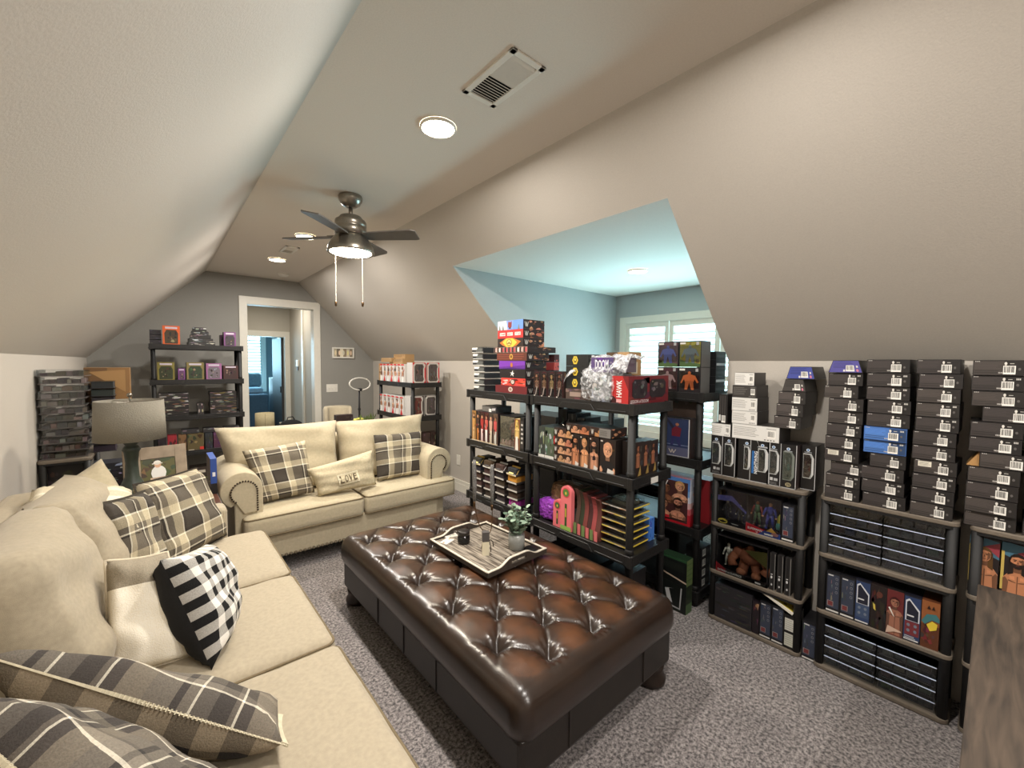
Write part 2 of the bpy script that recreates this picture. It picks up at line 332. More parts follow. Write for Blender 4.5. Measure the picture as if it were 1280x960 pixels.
# far wall with cased opening
OX0, OX1, OZ = .966, 1.813, 2.28
g = G()
g.prism([(XL, YF, 0), (OX0, YF, 0), (OX0, YF, ZC), (CL, YF, ZC), (XL, YF, ZK)], (0, .12, 0))
g.prism([(OX0, YF, OZ), (OX1, YF, OZ), (OX1, YF, ZK+(XR-OX1)*SL), (CR_, YF, ZC), (OX0, YF, ZC)], (0, .12, 0))
g.prism([(OX1, YF, 0), (XR, YF, 0), (XR, YF, ZK), (OX1, YF, ZK+(XR-OX1)*SL)], (0, .12, 0))
struct('wall_far', g, m_gray)
struct('wall_near', G().box(XL-T, XR+T, YB-T, YB, 0, ZC+.1), m_wall)
bevel(struct('trim_1', G().box(.877, OX0+.006, YF-.02, YF+.14, 0, 2.38).box(OX1-.006, 1.9, YF-.02, YF+.14, 0, 2.38).box(OX0, OX1, YF-.02, YF+.14, OZ-.006, 2.38), m_trim), .004)
for nm, g in (('baseboard_right', G().box(XR-.015, XR, DY1, YF, 0, .13).box(XR-.02, XR, DY1, YF, 0, .09)), ('baseboard_left', G().box(XL, XL+.015, YB, YF, 0, .13)),
              ('baseboard_far', G().box(XL, .87, YF-.015, YF, 0, .13).box(1.9, XR, YF-.015, YF, 0, .13)),
              ('baseboard_dormer', G().box(XR, DX, DY1-.015, DY1, 0, .13).box(DX-.015, DX, DY0, DY1, 0, .13))):
    struct(nm, g, m_trim)
# hallway and bedroom beyond
m_hall = M('hall_paint', (186, 180, 168), .75, noise=90, var=.02)
struct('wall_hall_right', G().box(2.02, 2.12, YF+.12, 9.0, 0, 2.62), m_hall)
struct('wall_hall_left', G().box(.6, .7, YF+.12, 9.0, 0, 2.62), m_hall)
struct('wall_hall_back', G().box(.6, 1.2, 9.0, 9.1, 0, 2.6).box(1.93, 2.12, 9.0, 9.1, 0, 2.6).box(1.2, 1.93, 9.0, 9.1, 1.98, 2.6), m_hall)
struct('ceiling_hall', G().box(.6, 2.12, YF+.12, 9.1, 2.6, 2.7), m_wall)
bevel(struct('trim_2', G().box(1.11, 1.206, 8.98, 9.12, 0, 2.08).box(1.924, 2.015, 8.98, 9.12, 0, 2.08).box(1.2, 1.93, 8.98, 9.12, 1.974, 2.08), m_trim), .003)
struct('trim_3', G().box(1.995, 2.02, 8.0, 8.09, 0, 2.5).box(1.995, 2.02, 7.02, 7.1, 0, 2.5), m_trim)
m_blue = M('bedroom_gray_paint', (120, 132, 136), .8, noise=60, var=.03)
struct('wall_bedroom', G().box(0.3, 4, 12.5, 12.6, 0, .8).box(.3, .95, 12.5, 12.6, .8, 2.2).box(2.15, 2.45, 12.5, 12.6, .8, 2.2).box(3.1, 4, 12.5, 12.6, .8, 2.2).box(.3, 4, 12.5, 12.6, 2.2, 2.7).box(.2, .3, 9.1, 12.6, 0, 2.7).box(3.1, 3.2, 9.1, 12.6, 0, 2.7).box(.2, 1.1, 9.1, 9.13, 0, 2.7).box(2.1, 4, 9.1, 9.13, 0, 2.7).box(.2, 4, 9.1, 12.6, 2.7, 2.8), m_blue)

def shutter_window(name, label_mode, x0, x1, z0, z1, y, axis, panels, mids=(), louv=.055, tilt=35, gp=.006):
    """plantation shutters standing in a window: axis 'x' -> window spans X at y, axis 'y' -> spans Y at x=y"""
    def mp(a, d, z): return (a, y+d, z) if axis == 'x' else (y+d, a, z)
    def bx(g, a0, a1, d0, d1, za, zb):
        p, q = mp(a0, d0, za), mp(a1, d1, zb)
        g.box(min(p[0], q[0]), max(p[0], q[0]), min(p[1], q[1]), max(p[1], q[1]), za, zb); return g
    root = empty(name, mp((x0+x1)/2, 0, z0)); root['kind'] = 'structure'
    off = Matrix.Translation(-root.location)
    def fin(g, nm, mat, par=root):
        o = g.obj(nm, mat, par); o.data.transform(off); return o
    g = G(); c = .075
    for a in ((x0-c, x0, -.02, .03, z0-c, z1+c), (x1, x1+c, -.02, .03, z0-c, z1+c), (x0, x1, -.02, .03, z1, z1+c), (x0, x1, -.02, .03, z0-c, z0)): bx(g, *a)
    fin(g, 'window_frame', m_trim)
    fin(bx(G(), x0, x1, .085, .09, z0, z1), 'pane', GLASS)
    w = (x1-x0)/panels
    for k in range(panels):
        a0, a1 = x0+w*k+.004, x0+w*(k+1)-.004; s = .045
        g = G()
        bx(g, a0, a0+s, .0, .028, z0, z1); bx(g, a1-s, a1, 0, .028, z0, z1); bx(g, a0+s, a1-s, 0, .028, z1-.06, z1); bx(g, a0+s, a1-s, 0, .028, z0, z0+.07)
        for mz in mids: bx(g, a0+s, a1-s, 0, .028, mz, mz+.05)
        p = fin(g, 'shutter_panel', m_trim); z = z0+.07+louv*.6
        while z < z1-.06-louv*.4:
            if not any(mz-.02 < z < mz+.07 for mz in mids):
                v = []; t = R(tilt)
                for sa in (a0+s, a1-s):
                    for i, j in ((-1, -1), (1, -1), (1, 1), (-1, 1)):
                        d = .014+i*.026*math.cos(t)-j*.0035*math.sin(t); zz = z+i*.026*math.sin(t)+j*.0035*math.cos(t)
                        v.append(mp(sa, d, zz))
                fin(G().add(v, [(0, 1, 2, 3), (7, 6, 5, 4), (0, 4, 5, 1), (1, 5, 6, 2), (2, 6, 7, 3), (3, 7, 4, 0)]), 'slat', m_trim, p)
            z += louv
    return root
shutter_window('window_1', '', WY0, WY1, WZ0, WZ1, DX-.02, 'y', 3, (1.35,), .062, 38)
shutter_window('window_2', '', .95, 2.15, .8, 2.2, 12.48, 'x', 2, (), .075, 25)
shutter_window('window_3', '', 2.45, 3.1, .8, 2.2, 12.48, 'x', 1, (), .075, 25)

# ------------------------------------------------------------------ ceiling fixtures
for i, (x, y) in enumerate(CAN[:3]+[(3.21, 2.08)]):
    z = ZC if i < 3 else DZ
    t = tag(empty('recessed_light', (x, y, z-.014)), ['round recessed ceiling light nearest the camera, in front of the air vent', 'round recessed ceiling light behind the left blade of the fan', 'round recessed ceiling light farthest back, nearest the doorway wall', 'round recessed light in the ceiling of the dormer'][i], 'ceiling light')
    G().lathe([(.078, .003), (.081, 0), (.086, .002), (.088, .0135)], 28, caps=False).obj('trim_ring', m_white, t, True)
    G().lathe([(0, .012), (.079, .012), (.079, .003), (0, .003)][::-1], 28).obj('lens', m_lens, t)
def vent(x, y, w, l, label, n):
    t = tag(empty('air_vent', (x, y, ZC)), label, 'air vent')
    fr = G().box(-w/2, w/2, -l/2, -l/2+.025, -.008, 0).box(-w/2, w/2, l/2-.025, l/2, -.008, 0).box(-w/2, -w/2+.025, -l/2, l/2, -.008, 0).box(w/2-.025, w/2, -l/2, l/2, -.008, 0).box(-w/2, w/2, -.006, .006, -.006, 0)
    bevel(fr.obj('vent_frame', m_white, t), .002)
    G().box(-w/2+.02, w/2-.02, -l/2+.02, l/2-.02, -.0015, 0).obj('duct_opening', m_dark, t)
    for k in range(n):
        yy = -l/2+.03+(l-.06)*(k+.5)/n; s = 1 if yy > 0 else -1
        G().obox((0, yy, -.0055), (w/2-.024, 0, 0), (0, .006, .0045*s), (0, -.0006*s, .0008)).obj('slat', m_white, t)
vent(1.1, 1.36, .17, .33, 'white rectangular ceiling air vent beside the nearest recessed light', 18)
vent(1.08, 4.78, .13, .3, 'small white ceiling air vent between the two far recessed lights', 12)
t = tag(empty('smoke_detector', (1.31, 6.13, ZC)), 'small round white smoke detector on the ceiling near the doorway wall', 'smoke detector')
G().lathe([(.0, -.035), (.045, -.034), (.06, -.02), (.065, 0)], 24).obj('detector_body', m_white, t, True)
G().lathe([(0, -.039), (.012, -.039), (.012, -.034)], 12).obj('test_button', m_white, t)

fan = tag(empty('ceiling_fan', (FAN[0], FAN[1], ZC)), 'brushed nickel four-blade ceiling fan with a lit bowl and two pull chains', 'ceiling fan')
Z = lambda z: z-ZC
G().lathe([(.075, 0), (.08, -.012), (.078, -.03), (.062, -.06), (.035, -.078), (.02, -.08)], 28).obj('canopy', m_nickel, fan, True)
G().tube([(0, 0, -.075), (0, 0, -.16)], .014, 12).obj('downrod', m_nickel, fan, True)
G().lathe([(.02, Z(2.512)), (.07, Z(2.508)), (.076, Z(2.5)), (.076, Z(2.486)), (.1, Z(2.48)), (.104, Z(2.47)), (.104, Z(2.44)), (.1, Z(2.436)), (.104, Z(2.432)), (.104, Z(2.385)), (.09, Z(2.38))], 32).obj('motor_housing', m_nickel, fan, True)
G().lathe([(.085, Z(2.382)), (.1, Z(2.376)), (.125, Z(2.345)), (.148, Z(2.3)), (.156, Z(2.268)), (.152, Z(2.258)), (.145, Z(2.262))], 36).obj('light_bowl', m_nickel, fan, True)
G().lathe([(0, Z(2.246)), (.08, Z(2.249)), (.13, Z(2.258)), (.148, Z(2.268))], 32).obj('light_diffuser', m_lens, fan, True)
m_blade = M('gray_blade_wood', (92, 86, 80), .5, noise=14, var=.1)
for k in range(4):
    a = R(-48+90*k); ca, sa = math.cos(a), math.sin(a); g = G()
    d = Vector((ca, sa, 0)); n = Vector((-sa, ca, 0)); p = R(12); up = Vector((0, 0, 1))
    wv = n*math.cos(p)-up*math.sin(p); tv = (d.cross(wv))*.004
    pts = [(.1, .04), (.14, .052), (.45, .066), (.475, .06), (.48, -.05), (.45, -.066), (.14, -.052), (.1, -.04)]
    base = Vector((0, 0, Z(2.372)))
    g.prism([base+d*r+wv*s-tv for r, s in pts], tv*2)
    bl = g.obj('fan_blade', m_blade, fan)
    G().obox(base+d*.12+up*.008, d*.045, wv*.022, tv*1.3).obj('blade_bracket', m_nickel, bl)
for (dx, dy, zb) in ((-.115, -.03, 1.915), (.03, -.13, 1.915)):
    top = Z(2.262)
    ch = G().tube([(dx, dy, top), (dx, dy, Z(zb))], .0022, 6).obj('pull_chain', m_white, fan)
    G().lathe([(.003, Z(zb)), (.008, Z(zb)-.006), (.008, Z(zb)-.03), (.004, Z(zb)-.036)], 10, (dx, dy, 0)).obj('chain_pull', m_bronze, ch, True)

# ------------------------------------------------------------------ wall bits
def plate(name, label, cat, w, h, loc, rz, n=0, kind='toggle'):
    t = tag(empty(name, loc, rz), label, cat)
    bevel(G().box(-w/2, w/2, -.006, 0, -h/2, h/2).obj('cover_plate', m_white, t), .002)
    for k in range(n):
        x = (k-(n-1)/2)*w/n*.85 if kind == 'toggle' else 0; z = 0 if kind == 'toggle' else (k-.5)*.045
        if kind == 'toggle': G().box(x-.006, x+.006, -.016, -.006, z-.012, z+.012).obj('toggle', m_white, t)
        else: G().box(-.015, .015, -.0075, -.006, z-.014, z+.014).obj('socket', m_trim, t)
plate('light_switch', 'white triple light switch plate on the grey wall under the framed print', 'light switch', .165, .12, (2.062, YF, 1.107), 0, 3)
plate('wall_outlet', 'white outlet low on the right wall between the loveseat and black rack', 'outlet', .075, .12, (XR, 4.12, .36), -PI/2, 2, 'outlet')
plate('hall_light_switch', 'white switch on the hallway wall inside the far doorway, lower one', 'light switch', .08, .12, (2.0, 7.35, 1.1), -PI/2, 1)
t = tag(empty('thermostat', (2.02, 8.42, 1.47), -PI/2), 'small white thermostat with a dark sensor on the hallway wall', 'thermostat')
bevel(G().box(-.06, .06, -.025, 0, -.05, .07).obj('housing', m_white, t), .004); G().box(-.02, .03, -.02, 0, -.12, -.06).obj('sensor', M('gray_plastic', (110, 108, 104), .5, noise=20), t)
t = tag(empty('framed_print', (2.232, YF, 1.648)), 'small white framed letter print on the grey wall right of the doorway', 'picture')
fr = G(); w, h = .165, .083
for a in ((-w, w, h-.022, h), (-w, w, -h, -h+.022), (-w, -w+.022, -h+.022, h-.022), (w-.022, w, -h+.022, h-.022)): fr.box(a[0], a[1], -.025, 0, a[2], a[3])
bevel(fr.obj('picture_frame', m_white, t), .003)
it = Item(.29, .006, .124, (150, 140, 120))
rng = random.Random(5)
for k, cc in enumerate([(196, 186, 160), (120, 108, 92), (236, 226, 200), (150, 134, 110), (214, 204, 182), (132, 120, 100)]): it.rc(k/6, 0, (k+1)/6, 1, cc, 0)
for u in (.1, .3, .52, .74, .9): it.el(u, .5, .05, .3, jit((230, 210, 170), rng), 2)
o = it.obj('print', CARD, t); o.location = (0, -.012, -.062)

# ------------------------------------------------------------------ soft things
def softbox(sx, sy, sz, r, n=(14, 14, 5), crown=0, sag=0, seed=0, wr=.0):
    """rounded box centred at the origin with a crowned top"""
    vs, fs, idx = [], [], {}
    hx, hy, hz = sx/2, sy/2, sz/2; rg = random.Random(seed); ph = [rg.uniform(0, 6) for _ in range(6)]
    def vert(i, j, k):
        key = (i, j, k)
        if key in idx: return idx[key]
        def par(q, nn, hh):
            t = q/nn*2-1
            t = math.copysign(abs(t)**.8, t) if nn > 6 else t
            return t*hh
        p = Vector((par(i, n[0], hx), par(j, n[1], hy), par(k, n[2], hz)))
        q = Vector((max(-hx+r, min(hx-r, p.x)), max(-hy+r, min(hy-r, p.y)), max(-hz+r, min(hz-r, p.z))))
        d = p-q
        if d.length > 1e-9: p = q+d.normalized()*r
        a, b_ = 1-(p.x/hx)**2, 1-(p.y/hy)**2
        w = crown*max(0, a)**.5*max(0, b_)**.5
        if p.z > 0: p.z += w*(p.z/hz)
        p.z += wr*math.sin(p.x*23+ph[0])*math.sin(p.y*19+ph[1]) + wr*.5*math.sin(p.x*51+p.y*37+ph[2])
        idx[key] = len(vs); vs.append(p); return idx[key]
    N = n
    for i in range(N[0]):
        for j in range(N[1]):
            fs.append((vert(i, j, N[2]), vert(i+1, j, N[2]), vert(i+1, j+1, N[2]), vert(i, j+1, N[2])))
            fs.append((vert(i, j+1, 0), vert(i+1, j+1, 0), vert(i+1, j, 0), vert(i, j, 0)))
    for i in range(N[0]):
        for k in range(N[2]):
            fs.append((vert(i, 0, k), vert(i+1, 0, k), vert(i+1, 0, k+1), vert(i, 0, k+1)))
            fs.append((vert(i, N[1], k+1), vert(i+1, N[1], k+1), vert(i+1, N[1], k), vert(i, N[1], k)))
    for j in range(N[1]):
        for k in range(N[2]):
            fs.append((vert(0, j, k+1), vert(0, j+1, k+1), vert(0, j+1, k), vert(0, j, k)))
            fs.append((vert(N[0], j, k), vert(N[0], j+1, k), vert(N[0], j+1, k+1), vert(N[0], j, k+1)))
    return vs, fs
def rrect(hx, hy, r, z, n=6):
    pts = []
    for cx, cy, a0 in ((hx-r, hy-r, 0), (-hx+r, hy-r, 90), (-hx+r, -hy+r, 180), (hx-r, -hy+r, 270)):
        for k in range(n+1): a = R(a0+90*k/n); pts.append((cx+r*math.cos(a), cy+r*math.sin(a), z))
    return pts
def seat_cushion(parent, cx, cy, zb, sx, sy, h, mat, seed=0, crown=.03):
    vs, fs = softbox(sx, sy, h, .035, (22, 22, 6), crown, 0, seed, .002)
    o = mesh_obj('seat_cushion', vs, fs, mat, parent, True); o.location = (cx, cy, zb+h/2)
    for z, rr in ((h/2-.012, .0055), (-h/2+.012, .0055)):
        G().tube(rrect(sx/2-.006, sy/2-.006, .035, z), rr, 6, closed=True).obj('piping', m_pipe, o, True)
    return o

def pillow_geo(c, t, pinch=.06, n=22, puff=.45, seed=0, wr=.006, bow=0):
    """c = BL, BR, TR, TL as seen from the front; front side faces (BR-BL)x(TL-BL)"""
    BL, BR, TR, TL = map(Vector, c); rg = random.Random(seed); ph = [rg.uniform(0, 6) for _ in range(8)]
    nrm = ((BR-BL).cross(TL-BL)+(TR-TL).cross(TR-BR)).normalized(); ctr = (BL+BR+TR+TL)/4
    vs, uv, fs = [], [], []; idx = {}
    for side in (1, -1):
        for j in range(n+1):
            for i in range(n+1):
                u, v = i/n, j/n; edge = i in (0, n) or j in (0, n)
                if side == -1 and edge: idx[(side, i, j)] = idx[(1, i, j)]; continue
                p = BL.lerp(BR, u).lerp(TL.lerp(TR, u), v)
                a, b_ = 2*u-1, 2*v-1
                e = pinch*((1-a*a)*b_*b_*abs(b_)+(1-b_*b_)*a*a*abs(a))
                p = p+(ctr-p)*e
                th = (max(0, 1-a**4)**puff)*(max(0, 1-b_**4)**puff)
                w = wr*(math.sin(7*u+9*v+ph[0])+.6*math.sin(17*u-6*v+ph[1])+.5*math.sin(23*v+5*u+ph[2]))*min(1, th*2)
                # radiating folds from the corners
                for q, (cu, cv) in enumerate(((0, 0), (1, 0), (1, 1), (0, 1))):
                    du, dv = u-cu, v-cv; rr = math.hypot(du, dv)
                    if rr < .45: w += wr*1.2*math.sin(math.atan2(dv, du)*9+ph[q+3])*(1-rr/.45)*min(1, rr*6)
                p = p+nrm*(side*(t/2*th)+w*(side if th > .01 else 0))+nrm*bow*(1-a*a)
                idx[(side, i, j)] = len(vs); vs.append(p); uv.append((u, v))
    for side in (1, -1):
        for j in range(n):
            for i in range(n):
                q = [idx[(side, i, j)], idx[(side, i+1, j)], idx[(side, i+1, j+1)], idx[(side, i, j+1)]]
                fs.append(tuple(q if side == 1 else q[::-1]))
    return vs, uv, fs, n
def pillow(name, label, cat, c, t, front, back=None, parent=None, group=None, stitch=None, pinch=.06, seed=0, wr=.006, piping=None, n=22, puff=.45, bow=0):
    vs, uv, fs, n = pillow_geo(c, t, pinch, n, puff, seed, wr, bow)
    org = (Vector(c[0])+Vector(c[1]))/2
    me = bpy.data.meshes.new(name); me.from_pydata([tuple(v-org) for v in vs], [], fs); me.materials.append(front)
    if back: me.materials.append(back)
    l = me.uv_layers.new(name='UVMap'); 
    for p in me.polygons:
        p.use_smooth = True
        if back and p.index >= n*n: p.material_index = 1
        for li in p.loop_indices: l.data[li].uv = uv[me.loops[li].vertex_index]
    o = link(bpy.data.objects.new(name, me), parent); o.location = org
    if label: tag(o, label, cat, group)
    rim = [vs[i]-org for i in range(n+1)]+[vs[j*(n+1)+n]-org for j in range(1, n+1)]+[vs[n*(n+1)+i]-org for i in range(n-1, -1, -1)]+[vs[j*(n+1)]-org for j in range(n-1, 0, -1)]
    if piping: G().tube(rim, .005, 6, closed=True).obj('piping', piping, o, True)
    if stitch:
        g = G(); m = len(rim); cen = sum(rim, Vector())/m
        for k in range(m):
            a, b_ = rim[k], rim[(k+1) % m]
            for s in range(3):
                p = a.lerp(b_, s/3); out = (p-cen).normalized(); al = (b_-a).normalized(); nn = out.cross(al)
                g.obox(p, out*.009+al*.003, al*.0016, nn*.0045)
        g.tube(rim, .0022, 4, closed=True)
        s_ = g.obj('blanket_stitching', stitch, o); s_['kind'] = 'stuff'
    return o

def stripes_mat(name, base, ustops, vstops, rep=(1, 1), mode='avg', rough=.95, offs=(0, 0)):
    """woven check: two constant ramps along U and V mixed half and half"""
    m = bpy.data.materials.new(name); m.use_nodes = True; nt = m.node_tree; b = nt.nodes['Principled BSDF']
    uv = nt.nodes.new('ShaderNodeUVMap'); uv.uv_map = 'UVMap'; sp = nt.nodes.new('ShaderNodeSeparateXYZ'); nt.links.new(uv.outputs[0], sp.inputs[0])
    outs = []
    for k, stops in enumerate((ustops, vstops)):
        mu = nt.nodes.new('ShaderNodeMath'); mu.operation = 'MULTIPLY_ADD'; mu.inputs[1].default_value = rep[k]; mu.inputs[2].default_value = offs[k]; nt.links.new(sp.outputs[k], mu.inputs[0])
        fr = nt.nodes.new('ShaderNodeMath'); fr.operation = 'FRACT'; nt.links.new(mu.outputs[0], fr.inputs[0])
        r = nt.nodes.new('ShaderNodeValToRGB'); r.color_ramp.interpolation = 'CONSTANT'; nt.links.new(fr.outputs[0], r.inputs[0])
        el = r.color_ramp.elements
        while len(el) < len(stops): el.new(.5)
        for e, (p, c) in zip(el, stops): e.position = p
        for e, (p, c) in zip(sorted(el, key=lambda q: q.position), stops): e.color = (*lin(c), 1)
        outs.append(r.outputs[0])
    mx = nt.nodes.new('ShaderNodeMixRGB'); mx.inputs[0].default_value = .5
    if mode == 'mul': mx.blend_type = 'MULTIPLY'; mx.inputs[0].default_value = 1
    nt.links.new(outs[0], mx.inputs[1]); nt.links.new(outs[1], mx.inputs[2])
    nz = nt.nodes.new('ShaderNodeTexNoise'); nz.inputs['Scale'].default_value = 260; tc = nt.nodes.new('ShaderNodeTexCoord'); nt.links.new(tc.outputs['Object'], nz.inputs['Vector'])
    m2 = nt.nodes.new('ShaderNodeMixRGB'); m2.blend_type = 'OVERLAY'; m2.inputs[0].default_value = .35; nt.links.new(mx.outputs[0], m2.inputs[1]); nt.links.new(nz.outputs['Fac'], m2.inputs[2])
    nt.links.new(m2.outputs[0], b.inputs['Base Color']); b.inputs['Roughness'].default_value = rough
    bp = nt.nodes.new('ShaderNodeBump'); bp.inputs['Strength'].default_value = .4; bp.inputs['Distance'].default_value = .004
    nt.links.new(nz.outputs['Fac'], bp.inputs['Height']); nt.links.new(bp.outputs[0], b.inputs['Normal'])
    return m
dk, md, lt, wh, ln = (66, 60, 54), (108, 100, 88), (196, 184, 156), (244, 236, 216), (44, 38, 34)
PL = [(0, md), (.10, ln), (.13, wh), (.155, md), (.24, lt), (.38, wh), (.405, ln), (.45, dk), (.70, ln), (.73, wh), (.755, lt), (.88, md)]
m_plaid = stripes_mat('tan_plaid_cloth', md, PL, PL, (1.35, 1.35))
m_plaid2 = stripes_mat('tan_plaid_cloth_rotated', md, PL, PL, (1.35, 1.35), offs=(.45, .3))
m_plaid3 = stripes_mat('gray_tan_plaid_cloth', md, [(0, (128, 120, 108)), (.2, (56, 52, 50)), (.26, (128, 120, 108)), (.34, wh), (.36, (100, 94, 86)), (.5, (52, 48, 46)), (.64, (110, 102, 92)), (.68, wh), (.7, (70, 64, 60)), (.8, (140, 130, 114))], [(0, (90, 84, 76)), (.3, (54, 50, 48)), (.36, (130, 122, 110)), (.55, wh), (.58, (70, 64, 60)), (.8, (120, 112, 98))], (2.1, 1.8))
m_buff = stripes_mat('brown_buffalo_check', md, [(0, (30, 26, 25)), (.5, (128, 115, 96))], [(0, (30, 26, 25)), (.5, (128, 115, 96))], (5, 5))
m_ging = stripes_mat('black_white_gingham', md, [(0, (14, 14, 15)), (.5, (236, 232, 224))], [(0, (14, 14, 15)), (.5, (236, 232, 224))], (6, 6))
m_blackcloth = M('black_cloth', (18, 18, 20), .9, noise=120, var=.3)
m_stitch = M('cream_thread', (206, 196, 170), .9, noise=60); m_stitchd = M('dark_thread', (70, 64, 56), .9, noise=60)
m_cream = M('cream_woven_cloth', (222, 210, 186), .95, noise=110, var=.05, bump=.4, bscale=380)
m_tanband = M('tan_band_cloth', (150, 138, 116), .95, noise=110, var=.05, bump=.4, bscale=380)

# ------------------------------------------------------------------ loveseat
ls = tag(empty('loveseat', (1.2, 3.7, 0)), 'beige rolled-arm loveseat with nailhead trim facing the camera, behind the ottoman', 'sofa')
def loc(o, base): o.data.transform(Matrix.Translation(-Vector(base))); return o
LB = (1.2, 3.7, 0)
bevel(loc(G().box(.47, 1.93, 3.27, 4.12, .11, .30).obj('base_frame', m_linen2, ls), LB), .02, 3)
bevel(loc(G().box(.5, 1.9, 3.95, 4.12, .28, .84).obj('back_frame', m_linen2, ls), LB), .03, 3)
def rolled_arm(parent, base, xc, y0, y1, zc, r, inner, zbot=.11, mat=m_linen2):
    """arm running along Y, rolling outward; front panel with a nailhead scroll. inner = +1 if the seat lies at +x"""
    n = 28; prof = []
    for k in range(n+1):
        a = R(-100+ (300)*k/n) if inner > 0 else R(280-300*k/n)
        prof.append((xc+r*math.cos(a), zc+r*math.sin(a)))
    xi = xc+inner*r*.85; xo = xc-inner*r*.35
    prof = [(xc-inner*r*math.cos(R(a))*1.0, zc+r*math.sin(R(a))) for a in range(-60, 181, 10)]
    prof = [(p[0], p[1]) for p in prof]
    prof.append((xc+inner*r, zbot)); prof.append((xo, zbot)); prof.append((xo, zc-r*.75))
    g = G(); vs = [(p[0], y, p[1]) for y in (y0, y1) for p in prof]; m = len(prof)
    fs = [(i, (i+1) % m, m+(i+1) % m, m+i) for i in range(m)]+[tuple(range(m))[::-1], tuple(range(m, 2*m))]
    if inner < 0: fs = [f[::-1] for f in fs]
    o = loc(G().add(vs, fs).obj('arm', mat, parent), base); bevel(o, .025, 4)
    for p in o.data.polygons: p.use_smooth = True
    # raised scroll panel
    rp = r*.62; pan = [(xc-inner*rp*math.cos(R(a))+inner*.012, y0-.012, zc-.012+rp*math.sin(R(a))) for a in range(-50, 181, 10)]+[(xc+inner*(rp+.012), y0-.012, zc-r*1.25), (xc+inner*.01, y0-.012, zc-r*1.25)]
    fp = loc(G().prism(pan if inner < 0 else pan[::-1], (0, .02, 0)).obj('arm_front_panel', mat, o), base)
    g = G(); k = 0; path = [Vector((p[0], y0-.014, p[2])) for p in pan]
    L_ = 0; step = .0165
    for i in range(len(path)-1):
        if i == len(path)-2: break
        seg = (path[i+1]-path[i]).length; d = (step-L_) % step
        while d < seg:
            g.ball(path[i].lerp(path[i+1], d/seg), .0068, 6, 4); d += step
        L_ = (L_+seg) % step
    s = loc(g.obj('nailhead_trim', m_nail, o), base); s['kind'] = 'stuff'
    return o
rolled_arm(ls, LB, .432, 3.31, 4.05, .625, .125, 1)
rolled_arm(ls, LB, 1.965, 3.31, 4.05, .60, .125, -1)
for k, (a, b_) in enumerate(((.43, 1.245), (1.255, 2.1))):
    o = seat_cushion(ls, (a+b_)/2-LB[0], 3.55-LB[1], .285, b_-a, .64, .155, m_linen2, k)
for k, c in enumerate([((.42, 3.68, .45), (1.21, 3.68, .45), (1.21, 3.80, .99), (.33, 3.82, 1.0)), ((1.195, 3.68, .45), (1.95, 3.68, .45), (2.07, 3.82, .985), (1.195, 3.80, .98))]):
    pillow('back_cushion', None, None, [tuple(Vector(p)-Vector(LB)) for p in c], .24, m_linen2, parent=ls, pinch=.05, seed=k+3, wr=.011, puff=.36, bow=0)
g = G(); x = .5
while x < 1.92: g.ball((x, 3.265, .125), .011, 8, 4); x += .031
s = loc(g.obj('base_nailhead_trim', M('pewter_nail', (150, 140, 122), .35, .7, noise=40), ls), LB); s['kind'] = 'stuff'
for x in (.55, 1.85):
    for y in (3.34, 4.05):
        loc(G().lathe([(.022, 0), (.032, .03), (.036, .07), (.03, .11)], 14, (x, y, 0)).obj('foot', m_dkwood, ls, True), LB)
pillow('plaid_pillow', 'brown and cream plaid square pillow at the left end of the loveseat', 'pillow', ((.57, 3.44, .475), (.93, 3.44, .485), (.895, 3.56, .88), (.47, 3.56, .85)), .13, m_plaid, group=None, seed=11, pinch=.03)
pillow('plaid_pillow', 'brown and cream plaid square pillow at the right end of the loveseat', 'pillow', ((1.44, 3.46, .475), (1.86, 3.46, .475), (1.93, 3.58, .85), (1.46, 3.58, .86)), .13, m_plaid2, seed=12, pinch=.03)
lp = pillow('lumbar_pillow', 'long cream lumbar pillow with LOVE stitched on a small patch', 'pillow', ((.935, 3.36, .47), (1.40, 3.38, .475), (1.39, 3.44, .76), (.87, 3.42, .68)), .12, M('pale_linen', (196, 184, 156), .95, noise=80, bump=.4, bscale=380), seed=13, pinch=.05)
# LOVE patch, lying on the pillow's bulge
vs, uv, fs, n = pillow_geo(((.935, 3.36, .47), (1.40, 3.38, .475), (1.39, 3.44, .76), (.87, 3.42, .68)), .12, .05, 22, .45, 13, .006)
org = (Vector((.935, 3.36, .47))+Vector((1.40, 3.38, .475)))/2
def on_pillow(u, v, e):
    i, j = min(21, int(u*22)), min(21, int(v*22)); fu, fv = u*22-i, v*22-j
    q = lambda a, b_: vs[b_*23+a]
    p = q(i, j).lerp(q(i+1, j), fu).lerp(q(i, j+1).lerp(q(i+1, j+1), fu), fv)
    nn = (q(i+1, j)-q(i, j)).cross(q(i, j+1)-q(i, j)).normalized(); return p+nn*e-org
g = G(); U0, U1, V0, V1 = .33, .66, .24, .55
def patch(g, u0, u1, v0, v1, e, col, nu=6, nv=4):
    vv = [on_pillow(u0+(u1-u0)*i/nu, v0+(v1-v0)*j/nv, e) for j in range(nv+1) for i in range(nu+1)]
    g.add(vv, [(j*(nu+1)+i, j*(nu+1)+i+1, (j+1)*(nu+1)+i+1, (j+1)*(nu+1)+i) for j in range(nv) for i in range(nu)], col)
patch(g, U0, U1, V0, V1, .009, (208, 196, 166))
for a in ((U0, U1, V0, V0+.014), (U0, U1, V1-.014, V1), (U0, U0+.01, V0, V1), (U1-.01, U1, V0, V1)): patch(g, *a, .0105, (238, 232, 210))
for k, ch in enumerate('LOVE'):
    tv, tf = text_geo(ch); a = U0+.025+k*(U1-U0-.04)/4; wd = (U1-U0-.04)/4*.78
    g.add([on_pillow(a+x*wd, V0+.05+y*(V1-V0-.1), .0135) for x, y in tv], tf, (96, 84, 66))
